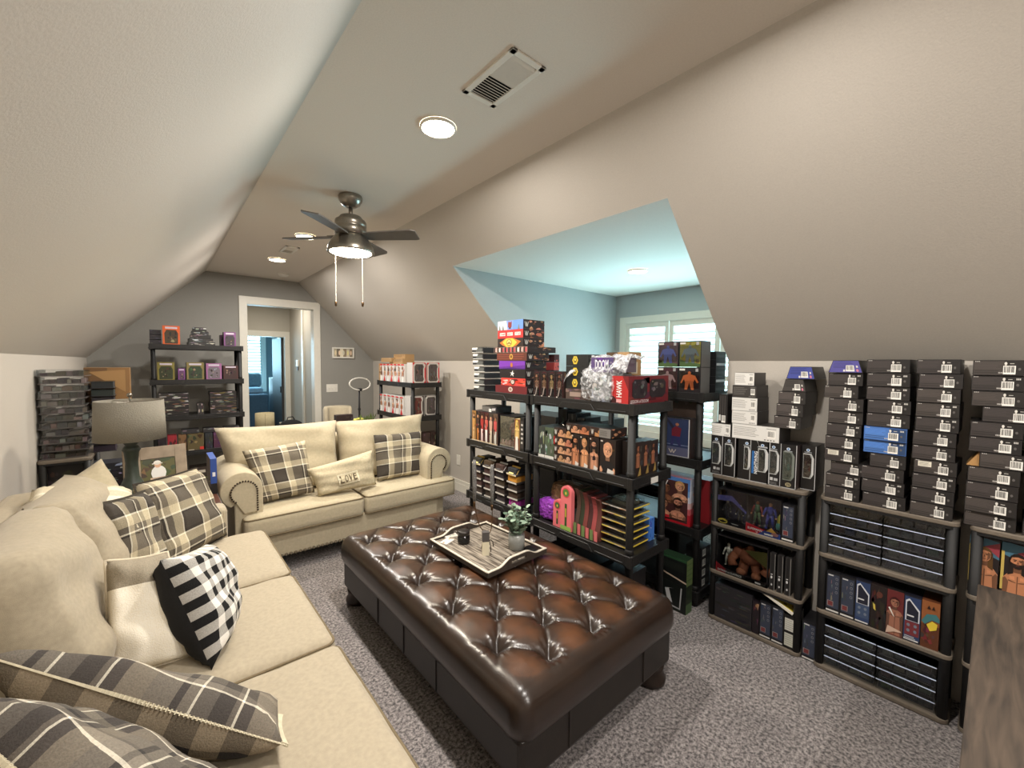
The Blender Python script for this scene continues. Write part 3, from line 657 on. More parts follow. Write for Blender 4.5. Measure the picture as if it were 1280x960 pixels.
g.obj('embroidered_patch', MATTE, lp)

# ------------------------------------------------------------------ long sofa on the left
SB = (-.05, 1.9, 0)
sf = tag(empty('long_sofa', SB), 'long beige linen three-seat sofa along the left wall in the foreground', 'sofa')
bevel(loc(G().box(-.5, .44, .72, 3.08, .09, .31).obj('base_frame', m_linen, sf), SB), .02, 3)
bevel(loc(G().box(-.56, -.36, .7, 3.02, .09, .87).obj('back_frame', m_linen, sf), SB), .05, 4)
for y0, y1 in ((2.93, 3.08), (.58, .75)):
    bevel(loc(G().box(-.52, .31, y0, y1, .09, .64).obj('arm', m_linen, sf), SB), .03, 4)
for x in (-.45, .38):
    for y in (.7, 3.0): loc(G().lathe([(.022, 0), (.03, .03), (.034, .06), (.03, .09)], 14, (x, y, 0)).obj('foot', m_dkwood, sf, True), SB)
for k, (a, b_) in enumerate(((.90, 1.57), (1.575, 2.235), (2.24, 2.95))):
    seat_cushion(sf, (-.22+.5)/2-SB[0]+.0, (a+b_)/2-SB[1], .305, .72, b_-a, .155, m_linen, k+5, .022)
for k, c in enumerate([((-.30, .86, .46), (-.30, 1.40, .46), (-.40, 1.40, .84), (-.40, .86, .84)), ((-.22, 1.58, .47), (-.20, 2.2, .47), (-.37, 2.26, .97), (-.36, 1.62, .99)), ((-.2, 2.22, .47), (-.18, 2.86, .47), (-.34, 2.9, .95), (-.34, 2.22, .97))]):
    pillow('back_cushion', None, None, [tuple(Vector(p)-Vector(SB)) for p in c], .27, m_linen, parent=sf, pinch=.05, seed=k+23, wr=.009, puff=.34)

# ------------------------------------------------------------------ pillows on the long sofa
pillow('plaid_pillow', 'large brown plaid pillow with stitched edge leaning on the far arm of the long sofa', 'pillow', ((.0, 2.60, .475), (.30, 2.93, .48), (.17, 3.0, .88), (-.09, 2.74, .89)), .15, m_plaid, stitch=m_stitchd, seed=31, pinch=.035, group=None)
pillow('plaid_pillow', 'brown plaid pillow half hidden behind the large stitched plaid one on the long sofa', 'pillow', ((-.16, 2.36, .475), (.03, 2.52, .475), (-.05, 2.66, .87), (-.19, 2.48, .885)), .13, m_plaid2, stitch=m_stitchd, seed=32, pinch=.035)
gp = pillow('gingham_pillow', 'black and white gingham pillow with a black back, standing on the long sofa seat', 'pillow', ((.12, 1.66, .475), (.215, 2.0, .49), (.14, 2.03, .77), (.0, 1.80, .835)), .17, m_ging, m_blackcloth, seed=33, pinch=.05, puff=.5)
g = G(); 
pillow('banded_pillow', 'cream pillow with a tan band and zipped edge beside the gingham pillow', 'pillow', ((-.14, 1.80, .475), (.09, 1.78, .475), (.02, 1.96, .80), (-.14, 1.92, .83)), .15, stripes_mat('cream_banded_cloth', md, [(0, (255, 255, 255)), (.5, (255, 255, 255))], [(0, (244, 236, 218)), (.74, (150, 140, 122))], (1, 1), 'mul'), seed=34, pinch=.04, piping=m_cream)
pillow('corner_pillow', 'beige pillow with one corner pointing up against the back of the long sofa', 'pillow', ((-.34, 2.74, .62), (-.02, 2.9, .55), (-.22, 3.02, .99), (-.46, 2.86, .84)), .14, m_linen2, seed=35, pinch=.04)
pillow('folded_throw', 'pale throw with white stripes folded over the far back cushion of the long sofa', 'blanket', ((-.44, 2.34, .80), (-.06, 2.46, .74), (-.1, 2.84, .84), (-.42, 2.74, .93)), .12, stripes_mat('pale_striped_cloth', md, [(0, (206, 196, 172)), (.5, (206, 196, 172))], [(0, (200, 190, 166)), (.5, (240, 236, 222)), (.6, (200, 190, 166)), (.7, (236, 230, 214)), (.76, (204, 194, 170))], (1, 1)), seed=36, pinch=.05, puff=.4)
pillow('plaid_pillow', 'grey plaid pillow with brown check back and stitched rim, across the near sofa seat', 'pillow', ((-.24, 1.64, .53), (.25, 1.31, .48), (.228, 1.14, .53), (-.30, 1.44, .84)), .15, m_buff, m_plaid3, stitch=m_stitch, seed=37, pinch=.03, puff=.5)
pillow('plaid_pillow', 'grey plaid pillow with stitched rim in the bottom left corner of the photo', 'pillow', ((-.14, 1.32, .60), (.12, .98, .56), (.0, .74, .70), (-.30, 1.18, .90)), .15, m_buff, m_plaid3, stitch=m_stitch, seed=38, pinch=.03, puff=.5)

# ------------------------------------------------------------------ tufted leather ottoman
OX = ((.865, 1.825), (.95, 2.63)); OC = ((OX[0][0]+OX[0][1])/2, (OX[1][0]+OX[1][1])/2)
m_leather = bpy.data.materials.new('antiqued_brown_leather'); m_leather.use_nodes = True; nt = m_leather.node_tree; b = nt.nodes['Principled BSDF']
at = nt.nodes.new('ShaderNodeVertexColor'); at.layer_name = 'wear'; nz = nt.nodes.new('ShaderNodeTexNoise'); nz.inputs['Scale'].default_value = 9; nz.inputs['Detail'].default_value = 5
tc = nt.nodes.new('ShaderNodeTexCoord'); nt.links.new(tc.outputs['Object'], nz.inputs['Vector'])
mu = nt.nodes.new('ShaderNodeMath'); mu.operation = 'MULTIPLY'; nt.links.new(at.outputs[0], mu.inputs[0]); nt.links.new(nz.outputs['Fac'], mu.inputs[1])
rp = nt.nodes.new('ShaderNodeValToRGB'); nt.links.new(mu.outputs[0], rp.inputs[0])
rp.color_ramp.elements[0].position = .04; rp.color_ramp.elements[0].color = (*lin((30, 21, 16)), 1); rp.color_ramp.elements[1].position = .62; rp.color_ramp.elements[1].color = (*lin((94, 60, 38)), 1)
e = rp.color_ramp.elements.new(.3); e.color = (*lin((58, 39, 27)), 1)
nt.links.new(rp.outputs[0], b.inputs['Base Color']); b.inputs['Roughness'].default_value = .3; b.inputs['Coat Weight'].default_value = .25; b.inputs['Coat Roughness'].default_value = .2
n3 = nt.nodes.new('ShaderNodeTexNoise'); n3.inputs['Scale'].default_value = 240; nt.links.new(tc.outputs['Object'], n3.inputs['Vector'])
bp = nt.nodes.new('ShaderNodeBump'); bp.inputs['Strength'].default_value = .15; bp.inputs['Distance'].default_value = .003; nt.links.new(n3.outputs['Fac'], bp.inputs['Height']); nt.links.new(bp.outputs[0], b.inputs['Normal'])
m_leatherd = M('dark_brown_leather', (30, 24, 20), .42, noise=14, var=.2, bump=.1, bscale=220)
ot = tag(empty('tufted_ottoman', (OC[0], OC[1], 0)), 'large rectangular brown leather ottoman with button-tufted top in the middle of the room', 'ottoman')
LX, LY, X0, Y0 = .125, .155, .97-OC[0], 1.05-OC[1]
sx, sy, top, thick, rr = OX[0][1]-OX[0][0]+.03, OX[1][1]-OX[1][0]+.03, .445, .19, .065
hx, hy, hz = sx/2, sy/2, thick/2
bl = [(X0+LX*i, Y0+LY*j) for j in range(0, 11) for i in range(0, 7) if (i+j) % 2 == (1 if True else 0)]
bl = [q for q in bl if abs(q[0]) < hx-.09 and abs(q[1]) < hy-.09]
def tuft(x, y):
    i, j = (x-X0)/LX, (y-Y0)/LY
    a, b_ = (i+j-1)/2, (i-j-1)/2
    sa, sb = abs(math.sin(PI*a)), abs(math.sin(PI*b_))
    d, th = 9, 0
    for q in bl:
        r = math.hypot(x-q[0], y-q[1])
        if r < d: d, th = r, math.atan2(y-q[1], x-q[0])
    ins = min(1, max(0, (hx-.03-abs(x))/.10))*min(1, max(0, (hy-.03-abs(y))/.10))
    cre = math.exp(-(sa/.10)**2)+math.exp(-(sb/.10)**2)
    h = -.030*math.exp(-(d/.034)**2)-.009*cre*ins+.010*min(1, (sa*sb))*ins
    rad = math.exp(-((d-.042)/.026)**2)
    h += rad*.0028*math.sin(th*11+x*40)+rad*.0018*math.sin(th*17+2)
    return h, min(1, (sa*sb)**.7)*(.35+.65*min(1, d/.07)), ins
nx_, ny_ = 132, 228
vs, fs, wear = [], [], []
def opt(i, j, k):
    """k: 0..6 rings of the side below the top sheet"""
    px = (i/nx_*2-1)*hx; py = (j/ny_*2-1)*hy
    return px, py
for j in range(ny_+1):
    for i in range(nx_+1):
        px, py = opt(i, j, 0); q = Vector((max(-hx+rr, min(hx-rr, px)), max(-hy+rr, min(hy-rr, py)))); d = Vector((px, py))-q; z = 0
        e2 = d.length
        if e2 > 1e-6:
            m_ = max(abs(d.x), abs(d.y)); ang = min(1, m_/rr)*PI/2; dn = d.normalized(); px, py = q.x+dn.x*rr*math.sin(ang), q.y+dn.y*rr*math.sin(ang); z = -rr*(1-math.cos(ang))
        h, w, ins = tuft(px, py)
        if z < 0: h *= max(0, 1+z/rr)
        # pleats running over the rim
        crown = .02*(1-(px/hx)**2)*(1-(py/hy)**2)
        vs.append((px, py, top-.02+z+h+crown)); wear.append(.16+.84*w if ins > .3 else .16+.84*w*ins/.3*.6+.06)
for j in range(ny_):
    for i in range(nx_): a = j*(nx_+1)+i; fs.append((a, a+1, a+nx_+2, a+nx_+1))
ring = [i for i in range(nx_+1)]+[j*(nx_+1)+nx_ for j in range(1, ny_+1)]+[ny_*(nx_+1)+i for i in range(nx_-1, -1, -1)]+[j*(nx_+1) for j in range(ny_-1, 0, -1)]
prev = ring
for k, (dz, inn) in enumerate(((.03, -.004), (.065, -.002), (.095, .012))):
    cur = []
    for r_ in ring:
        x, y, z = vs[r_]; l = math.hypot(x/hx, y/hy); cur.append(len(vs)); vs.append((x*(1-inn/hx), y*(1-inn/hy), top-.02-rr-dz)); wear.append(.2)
    for q in range(len(ring)): p2 = (q+1) % len(ring); fs.append((prev[p2], prev[q], cur[q], cur[p2]))
    prev = cur
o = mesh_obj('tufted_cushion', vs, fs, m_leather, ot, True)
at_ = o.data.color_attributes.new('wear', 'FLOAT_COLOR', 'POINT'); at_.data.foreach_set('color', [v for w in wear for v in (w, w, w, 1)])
m_button = M('leather_button', (46, 30, 20), .35, noise=40)
btn = None
for q in bl:
    z = top-.02+tuft(q[0], q[1])[0]+.02*(1-(q[0]/hx)**2)*(1-(q[1]/hy)**2)
    if btn is None:
        btn = G().lathe([(.0115, -.004), (.012, 0), (.009, .004), (0, .0055)], 12).obj('button', m_button, ot, True)
    else:
        n_ = btn.copy(); C.objects.link(n_); btn = n_
    btn.location = (q[0], q[1], z+.001)
bx_ = G().box(-hx+.02, hx-.02, -hy+.02, hy-.02, .10, .275)
bevel(bx_.obj('base_frame', m_leatherd, ot), .02, 3)
g = G()
for sxx in (-1, 1): g.tube([(sxx*.24, -hy+.018, .12), (sxx*.24, -hy+.018, .27)], .003, 5)
for syy in (-.3, .3, 0): g.tube([(-hx+.018, syy, .12), (-hx+.018, syy, .27)], .003, 5)
g.obj('upholstery_seam', m_leatherd, ot)
for x in (-hx+.085, hx-.085):
    for y in (-hy+.085, hy-.085):
        G().lathe([(.045, 0), (.066, .012), (.07, .035), (.055, .06), (.058, .075), (.062, .10)], 20, (x, y, 0)).obj('bun_foot', m_dkwood, ot, True)

# ------------------------------------------------------------------ tray and what stands on it
TZ = .468; TC = (1.395, 1.83)
m_tray = bpy.data.materials.new('whitewashed_wood'); m_tray.use_nodes = True; nt = m_tray.node_tree; b = nt.nodes['Principled BSDF']
tc = nt.nodes.new('ShaderNodeTexCoord'); mp_ = nt.nodes.new('ShaderNodeMapping'); mp_.inputs['Scale'].default_value = (60, 4, 4); nz = nt.nodes.new('ShaderNodeTexNoise'); nz.inputs['Scale'].default_value = 2; nz.inputs['Detail'].default_value = 6
nt.links.new(tc.outputs['Object'], mp_.inputs[0]); nt.links.new(mp_.outputs[0], nz.inputs['Vector']); r = nt.nodes.new('ShaderNodeValToRGB'); nt.links.new(nz.outputs['Fac'], r.inputs[0])
r.color_ramp.elements[0].position = .42; r.color_ramp.elements[1].position = .58; r.color_ramp.elements[0].color = (*lin((84, 74, 64)), 1); r.color_ramp.elements[1].color = (*lin((160, 150, 136)), 1)
nt.links.new(r.outputs[0], b.inputs['Base Color']); b.inputs['Roughness'].default_value = .6
tr = tag(empty('serving_tray', (TC[0], TC[1], TZ), R(2)), 'rectangular whitewashed plank tray with cut-out handles on the ottoman', 'tray')
for k in range(6):
    x = -.195+.065*k; bevel(G().box(x+.001, x+.064, -.25, .25, 0, .012).obj('plank', m_tray, tr), .0015, 1)
m_rim = M('white_worn_rim', (206, 198, 182), .6, noise=50, var=.15); m_trside = M('dark_tray_side', (58, 50, 44), .6, noise=30, var=.2)
for sx_ in (-1, 1):
    x = sx_*.202; o = G().box(x-.006, x+.006, -.256, .256, -.002, .02).obj('side_rail', m_trside, tr); G().box(x-.0065, x+.0065, -.256, .256, .02, .024).obj('worn_edge', m_rim, o)
for sy_ in (-1, 1):
    y = sy_*.256; n = 24; up = []
    for k in range(n+1):
        x = -.208+.416*k/n; t = abs(x)/.208; up.append((x, .022+.03*(.5+.5*math.cos(PI*min(1, max(0, (t-.25)/.4))))))
    g, ge = G(), G()
    for k in range(n):
        (xa, za), (xb, zb) = up[k], up[k+1]
        if abs((xa+xb)/2) < .055:
            g.prism([(xa, y-.006, -.002), (xb, y-.006, -.002), (xb, y-.006, .018), (xa, y-.006, .018)], (0, .012, 0)); g.prism([(xa, y-.006, .034), (xb, y-.006, .034), (xb, y-.006, zb), (xa, y-.006, za)], (0, .012, 0))
        else: g.prism([(xa, y-.006, -.002), (xb, y-.006, -.002), (xb, y-.006, zb), (xa, y-.006, za)], (0, .012, 0))
        ge.prism([(xa, y-.0065, za), (xb, y-.0065, zb), (xb, y-.0065, zb+.004), (xa, y-.0065, za+.004)], (0, .013, 0))
    o = g.obj('handle_end', m_trside, tr); ge.obj('worn_edge', m_rim, o)
TT = TZ+.0125
# vase with eucalyptus
vx, vy = 1.50, 1.70
v = tag(empty('glass_vase', (vx, vy, TT)), 'frosted grey glass jar vase holding the eucalyptus on the tray', 'vase')
m_frost = M('frosted_gray_glass', (150, 152, 148), .25, noise=40, var=.08)
G().lathe([(.036, 0), (.044, .004), (.046, .05), (.045, .085)], 28).obj('frosted_body', m_frost, v, True)
G().lathe([(.045, .085), (.044, .1), (.038, .112), (.04, .125)], 28, caps=False).obj('clear_neck', CLEAR, v, True)
m_leaf = M('eucalyptus_green', (148, 170, 148), .7, noise=30, var=.2); m_leafd = M('eucalyptus_dark_green', (88, 112, 92), .7, noise=30, var=.2); m_stem = M('plant_stem', (96, 90, 66), .7, noise=30)
eu = tag(empty('eucalyptus_bunch', (vx, vy, TT+.02)), 'bunch of round-leaved eucalyptus sprigs standing in the jar vase', 'plant')
rng = random.Random(3); leaf_me = {}
def leaf_mesh(mat, r=.5, name='leaf'):
    vs = [(0, 0, 0)]; n = 10
    for k in range(n): a = 2*PI*k/n; x = math.cos(a)*r; y = 1+math.sin(a); vs.append((x, y, .12*(x*x)*2-.05*y))
    me = bpy.data.meshes.new(name); me.from_pydata(vs[1:]+[(0, 1, .03)], [], [(k, (k+1) % n, n) for k in range(n)]); me.materials.append(mat)
    for p in me.polygons: p.use_smooth = True
    return me
LM = [leaf_mesh(m_leaf, .95), leaf_mesh(m_leafd, .9), leaf_mesh(m_leaf, .85)]
for s in range(17):
    a = rng.uniform(0, 2*PI); sp = rng.uniform(.02, .1); hh = rng.uniform(.14, .215); pts = []
    for k in range(7):
        t = k/6; pts.append(Vector((math.cos(a)*(.01+sp*t*t), math.sin(a)*(.01+sp*t*t), hh*t)))
    st = G().tube(pts, .0018, 5).obj('stem', m_stem, eu)
    for k in range(11):
        t = .38+.62*k/10; i = min(5, int(t*6)); p = pts[i].lerp(pts[i+1], t*6-i)
        l = bpy.data.objects.new('leaf', LM[rng.randrange(3)]); link(l, st); sc = rng.uniform(.011, .019)
        l.matrix_local = Matrix.Translation(p) @ Matrix.Rotation(rng.uniform(0, 2*PI), 4, 'Z') @ Matrix.Rotation(rng.uniform(-.2, 1.1), 4, 'X') @ Matrix.Diagonal((sc, sc, sc, 1))
c = tag(empty('jar_candle', (1.315, 1.945, TT)), 'black glass jar candle with a dark lid at the left of the tray', 'candle')
G().lathe([(.03, 0), (.034, .004), (.034, .05)], 24).obj('jar', M('black_glass', (18, 17, 17), .12, noise=20), c, True)
G().lathe([(.0345, .05), (.0345, .068), (.03, .072), (0, .073)], 24).obj('lid', M('gunmetal_lid', (60, 56, 54), .35, .6, noise=30), c, True)
G().lathe([(.0348, .014), (.0348, .036)], 24, caps=False).obj('paper_label', m_dark, c, True)
t = tag(Item(.035, .03, .075, (224, 216, 190)).obj('lighter_box', CARD), 'small white box with a grey cap standing on the tray in front of the candle', 'box'); t.location = (1.315, 1.735, TT); t.rotation_euler = (0, 0, R(-30))
G().box(-.0185, .0185, -.001, .031, .075, .125, (82, 78, 76)).obj('gray_cap', MATTE, t)
t = tag(G().lathe([(0, 0), (.034, 0), (.036, .006), (.034, .014), (0, .016)], 20, sx=1.15).obj('black_puck', m_black2, None, True), 'flat black rounded gadget on the right end of the tray', 'gadget'); t.location = (1.545, 1.63, TT)
t = tag(empty('key_ring', (1.40, 1.60, TT+.002)), 'dark keys on a ring near the tray handle', 'keys')
G().tube([(.014*math.cos(a*PI/8), .014*math.sin(a*PI/8), .002) for a in range(16)], .0015, 5, closed=True).obj('ring', m_nickel, t)
for a in (20, 75, 140): G().obox((.03*math.cos(R(a)), .03*math.sin(R(a)), .003+a*.00003), (.02*math.cos(R(a)), .02*math.sin(R(a)), 0), (-.006*math.sin(R(a)), .006*math.cos(R(a)), 0), (0, 0, .0012)).obj('key', m_nail, t)
for k, (x, y, c1, lab, rz) in enumerate([(1.255, 1.99, (222, 120, 40), 'orange and white paper packet on the far left of the tray', 20), (1.30, 2.045, (52, 96, 140), 'blue and grey paper packet at the far rim of the tray', -15)]):
    it = Item(.075, .05, .006, (224, 218, 208)); rg = random.Random(k); it.on('top').busy(.08, .1, .92, .9, 7, [c1, (232, 226, 214), (120, 110, 104)], rg)
    t = tag(it.obj('paper_packet'), lab, 'packet'); t.location = (x, y, TT); t.rotation_euler = (0, 0, R(rz))
# wire stand with two mottled sleeves
ws = tag(empty('wire_holder', (1.375, 1.79, TT)), 'bronze wire stand on the tray whose arms rise to two mottled grey sleeves', 'stand')
g = G()
for a in (10, 130, 250): g.tube([(0, 0, .045), (.018*math.cos(R(a)), .018*math.sin(R(a)), .048), (.034*math.cos(R(a)), .034*math.sin(R(a)), .03), (.04*math.cos(R(a)), .04*math.sin(R(a)), .002)], .0025, 6)
g.tube([(0, 0, .045), (0, 0, .09)], .003, 6); g.obj('tripod_base', m_nail, ws)
import mathutils
def arc(p0, p1, p2, p3, n=16): return [Vector(q) for q in mathutils.geometry.interpolate_bezier(Vector(p0), Vector(p1), Vector(p2), Vector(p3), n)]
G().tube(arc((0, 0, .09), (-.01, .03, .085), (-.02, .08, .09), (-.012, .12, .24)), .0028, 6).obj('curved_arm', m_bronze, ws)
G().tube(arc((0, 0, .085), (.03, .02, .08), (.06, .04, .1), (.06, .05, .22)), .0028, 6).obj('curved_arm', m_bronze, ws)
m_mott = M('mottled_gray_cord', (120, 118, 116), .9, noise=220, var=.7, bump=.6)
for (x, y, z0, z1) in ((-.012, .12, .235, .475), (.06, .05, .22, .45)):
    G().tube([(x, y, z0-.03), (x, y, z0+.005)], .007, 10).obj('ferrule', m_bronze, ws, True)
    G().tube([(x, y, z0+.005), (x+.002, y, z0+.09), (x-.002, y, z1-.03), (x, y, z1)], [.008, .0125, .0115, .009], 10).obj('mottled_sleeve', m_mott, ws, True)

# ------------------------------------------------------------------ end table, lamp, frame, plant, blue-edged box
et = tag(empty('end_table', (.0, 3.38, 0)), 'dark reddish-brown wooden end table in the corner between the two sofas', 'table')
m_table = M('reddish_brown_wood', (86, 48, 30), .35, noise=9, var=.3)
bevel(G().box(-.36, .30, -.24, .26, .59, .62).obj('table_top', m_table, et), .005)
G().box(-.33, .27, -.21, .23, .52, .59).obj('apron', m_table, et)
for x in (-.32, .26):
    for y in (-.2, .22): G().box(x-.022, x+.022, y-.022, y+.022, 0, .53).obj('leg', m_table, et)
lamp = tag(empty('table_lamp', (-.11, 3.2, .62)), 'table lamp with turned dark green base and grey drum shade in the sofa corner', 'lamp')
m_lampb = M('dark_green_turned_wood', (50, 58, 50), .45, noise=30, var=.25)
G().lathe([(.07, 0), (.075, .01), (.07, .025), (.045, .035), (.03, .05), (.04, .065), (.062, .1), (.066, .14), (.05, .18), (.032, .22), (.028, .30), (.034, .36), (.042, .375), (.034, .39), (.026, .40), (.036, .415), (.022, .43), (.012, .44), (.012, .47)], 28).obj('turned_base', m_lampb, lamp, True)
m_shade = M('gray_linen_shade', (128, 123, 112), .9, noise=160, var=.06, bump=.3)
o = G().lathe([(.158, .435), (.15, .655)], 44, caps=False).obj('lamp_shade', m_shade, lamp, True); md_ = o.modifiers.new('thickness', 'SOLIDIFY'); md_.thickness = .003
G().tube([(0, 0, .46), (0, 0, .675)], .004, 6).obj('harp_rod', m_nickel, lamp)
g = G()
for a in (0, 120, 240): g.tube([(0, 0, .648), (.149*math.cos(R(a)), .149*math.sin(R(a)), .65)], .002, 5)
g.obj('shade_spider', m_nickel, lamp); G().ball((0, 0, .685), .013, 12, 8).obj('finial', m_nickel, lamp, True)
pf = tag(empty('photo_frame', (-.0, 3.42, .66), R(8)), 'wooden picture frame with a small photo of a seated person, leaning behind the lamp', 'picture frame')
m_fw = M('weathered_gray_wood', (150, 134, 116), .7, noise=18, var=.2)
g = G(); w, h = .155, .30
for a in ((-w, -.075, 0, h), (.095, w, 0, h), (-.075, .095, 0, .09), (-.075, .095, .225, h)): g.box(a[0], a[1], -.01, .01, a[2], a[3])
bevel(g.obj('wooden_frame', m_fw, pf), .002)
it = Item(.17, .004, .135, (86, 82, 34)); rg = random.Random(2); it.busy(0, 0, 1, 1, 16, [(70, 72, 26), (110, 100, 40), (58, 56, 30)], rg, 0)
it.el(.5, .32, .22, .34, (232, 230, 226), 6); it.rc(.25, 0, .8, .12, (206, 176, 150), 6); it.el(.48, .7, .1, .14, (214, 170, 140), 7); it.el(.47, .8, .11, .1, (236, 232, 224), 8); it.rc(.32, .74, .62, .78, (226, 220, 210), 8)
o = it.obj('photograph', CARD, pf); o.location = (.01, -.004, .09)
G().obox((.0, .07, .12), (.02, 0, 0), (0, .05, .12), (0, .003, 0)).obj('easel_back', m_fw, pf); pf.rotation_euler = (R(-12), 0, R(8))
pl = tag(empty('potted_fern', (.175, 3.40, .62)), 'small bushy green potted plant on the end table beside the frame', 'plant')
G().lathe([(.03, 0), (.045, .06), (.048, .065), (.042, .065), (.035, .05), (0, .05)], 18).obj('pot', M('gray_clay', (120, 112, 100), .8, noise=20), pl, True)
m_g1, m_g2 = M('fern_green', (104, 122, 62), .7, noise=40, var=.3), M('fern_light_green', (168, 176, 112), .7, noise=40, var=.2)
rg = random.Random(8); g1, g2 = G(), G()
for k in range(150):
    a = rg.uniform(0, 2*PI); el = rg.uniform(.15, 1.4); L_ = rg.uniform(.05, .105); d = Vector((math.cos(a)*math.cos(el), math.sin(a)*math.cos(el), math.sin(el)))
    p = Vector((0, 0, .06)); q = p+d*L_; s_ = d.cross(Vector((0, 0, 1))).normalized()
    gg = g2 if rg.random() < .35 else g1
    gg.add([p, p+d*L_*.5+s_*.004, q, p+d*L_*.5-s_*.004], [(0, 1, 2, 3)])
    for t_ in (.45, .65, .85):
        c_ = p+d*L_*t_
        for sg in (-1, 1): gg.add([c_, c_+s_*sg*.011+d*.004, c_+s_*sg*.016+d*.012, c_+d*.008], [(0, 1, 2, 3)])
for g_, m_ in ((g1, m_g1), (g2, m_g2)): s_ = g_.obj('foliage', m_, pl); s_['kind'] = 'stuff'
it = Item(.035, .26, .235, (88, 66, 50)); it.rc(0, .3, 1, 1, (44, 76, 150), 0); it.rc(0, 0, 1, .3, (24, 22, 24), 0); it.rc(.3, .5, .75, .62, (226, 226, 230), 1); it.on('top').rc(0, 0, 1, 1, (70, 96, 168), 0)
t = tag(it.obj('game_box'), 'thin brown box with a blue spine standing between end table and loveseat', 'box'); put(t, FRT, .283, 3.36, .62)

# ------------------------------------------------------------------ racks
def black_rack(label, w, d, levels, mode, along, front, base=True):
    t = tag(empty('black_storage_rack'), label, 'shelf'); put(t, mode, along, front, 0)
    for z in levels:
        g = G(); h = .05
        g.box(-w/2+.01, w/2-.01, .01, d-.01, z-.014, z)
        g.box(-w/2, w/2, 0, .014, z-h, z+.006).box(-w/2, w/2, d-.014, d, z-h, z+.006).box(-w/2, -w/2+.014, .014, d-.014, z-h, z+.006).box(w/2-.014, w/2, .014, d-.014, z-h, z+.006)
        for k in range(1, 5): g.box(-w/2+w*k/5-.004, -w/2+w*k/5+.004, .014, d-.014, z-.035, z-.014)
        a = w*.14
        g.prism([(-a, -.004, z-.012), (a, -.004, z-.012), (a+.03, -.004, z-h), (-a-.03, -.004, z-h)][::-1], (0, .005, 0))
        for s in (-1, 1): g.box(min(s*(a+.045), s*(w/2-.05)), max(s*(a+.045), s*(w/2-.05)), -.004, .001, z-h+.008, z-h+.016)
        for s in (-1, 1):
            x = s*w/2; g.box(min(x, x+s*.004), max(x, x+s*.004), .07, d-.07, z-h+.008, z-h+.016)
            for yy in (.0, d): g.box(x-s*.0-.03*(s > 0), x+.03*(s < 0), yy-.004*(yy == 0)-.0, yy+.004 if yy == 0 else yy+.003, z-h-.004, z+.009)
        bevel(g.obj('shelf', m_black, t), .003, 1)
    for sx_ in (-1, 1):
        for y in (.034, d-.034):
            x = sx_*(w/2-.034); g = G()
            g.tube([(x, y, 0.002), (x, y, levels[-1]-.016)], .021, 12)
            for z in levels[:-1]: g.lathe([(.024, 0), (.024, .03), (.021, .034)], 12, (x, y, z))
            g.obj('post', m_black2, t, True)
    return t
def gray_rack(label, w, d, levels, mode, along, front):
    t = tag(empty('gray_storage_rack'), label, 'shelf'); put(t, mode, along, front, 0)
    for z in levels:
        g = G(); pts = [(p[0], p[1]+d/2, z-.02) for p in rrect(w/2, d/2, .03, 0)]
        g.prism(pts, (0, 0, .02))
        o = bevel(g.obj('shelf', m_taupe, t), .004, 2)
        g = G(); g.prism([(p[0]*.985, (p[1]-d/2)*.97+d/2, z-.032) for p in pts], (0, 0, .012)); g.obj('shelf_underside', m_black2, o)
    for sx_ in (-1, 1):
        for y in (.024, d-.024):
            x = sx_*(w/2-.022)
            G().tube([(x, y, 0.002), (x, y, levels[-1]-.012)], .018, 12).obj('post', m_black2, t, True)
    return t
def A_(it, name, label, cat, group, mode, along, front, z, dz=0, mat=None):
    o = it if isinstance(it, bpy.types.Object) else it.obj(name, mat or CARD)
    if isinstance(it, bpy.types.Object): pass
    tag(o, label, cat, group); return put(o, mode, along, front, z, dz)
def window_part(o, it_w, h, u0, v0, u1, v1, d=0, mat=None, name='clear_window', face='front'):
    """clear plastic pane with its own thickness just proud of the carton front"""
    g = G(); g.box((u0-.5)*it_w, (u1-.5)*it_w, -.004, -.0025, v0*h, v1*h)
    return g.obj(name, mat or CLEAR, o)

GL = (.022, .30, .585, .866); BLV = (.095, .486, .9, 1.290)
gray_rack('taupe four-shelf rack with black window boxes on top, left of the barcode-box racks', .475, .225, GL, RGT, .845, 2.475)
gray_rack('taupe four-shelf rack holding three tall stacks of barcode boxes', .475, .225, GL, RGT, .315, 2.475)
gray_rack('taupe four-shelf rack at the right edge, partly hidden by the wooden table', .475, .225, GL, RGT, -.185, 2.475)
black_rack('black plastic shelf rack with the red and purple cartons on top, nearest the ottoman', .78, .385, BLV, RGT, 1.60, 1.865)
black_rack('black plastic shelf rack left of the red-carton rack, under the tall stack of coloured boxes', .72, .385, BLV, RGT, 2.375, 1.875)
black_rack('black plastic shelf rack in the dormer mouth with four window boxes on top', .72, .385, (.096, .486, .915, 1.327), RGT, 1.51, 2.50)
black_rack('black plastic shelf rack against the right wall behind the loveseat', .95, .385, (.06, .48, .885, 1.27), RGT, 4.76, 2.19)
black_rack('tall black plastic shelf rack against the far wall, left of the doorway', .87, .36, (.05, .47, .88, 1.285, 1.68), FRT, .395, 6.0)
gray_rack('dark taupe rack end against the left wall with stacked clear packages on top', .64, .245, (.022, .30, .585, .866), PI/2, 4.17, -.33).location = (-.325, 4.17, 0)

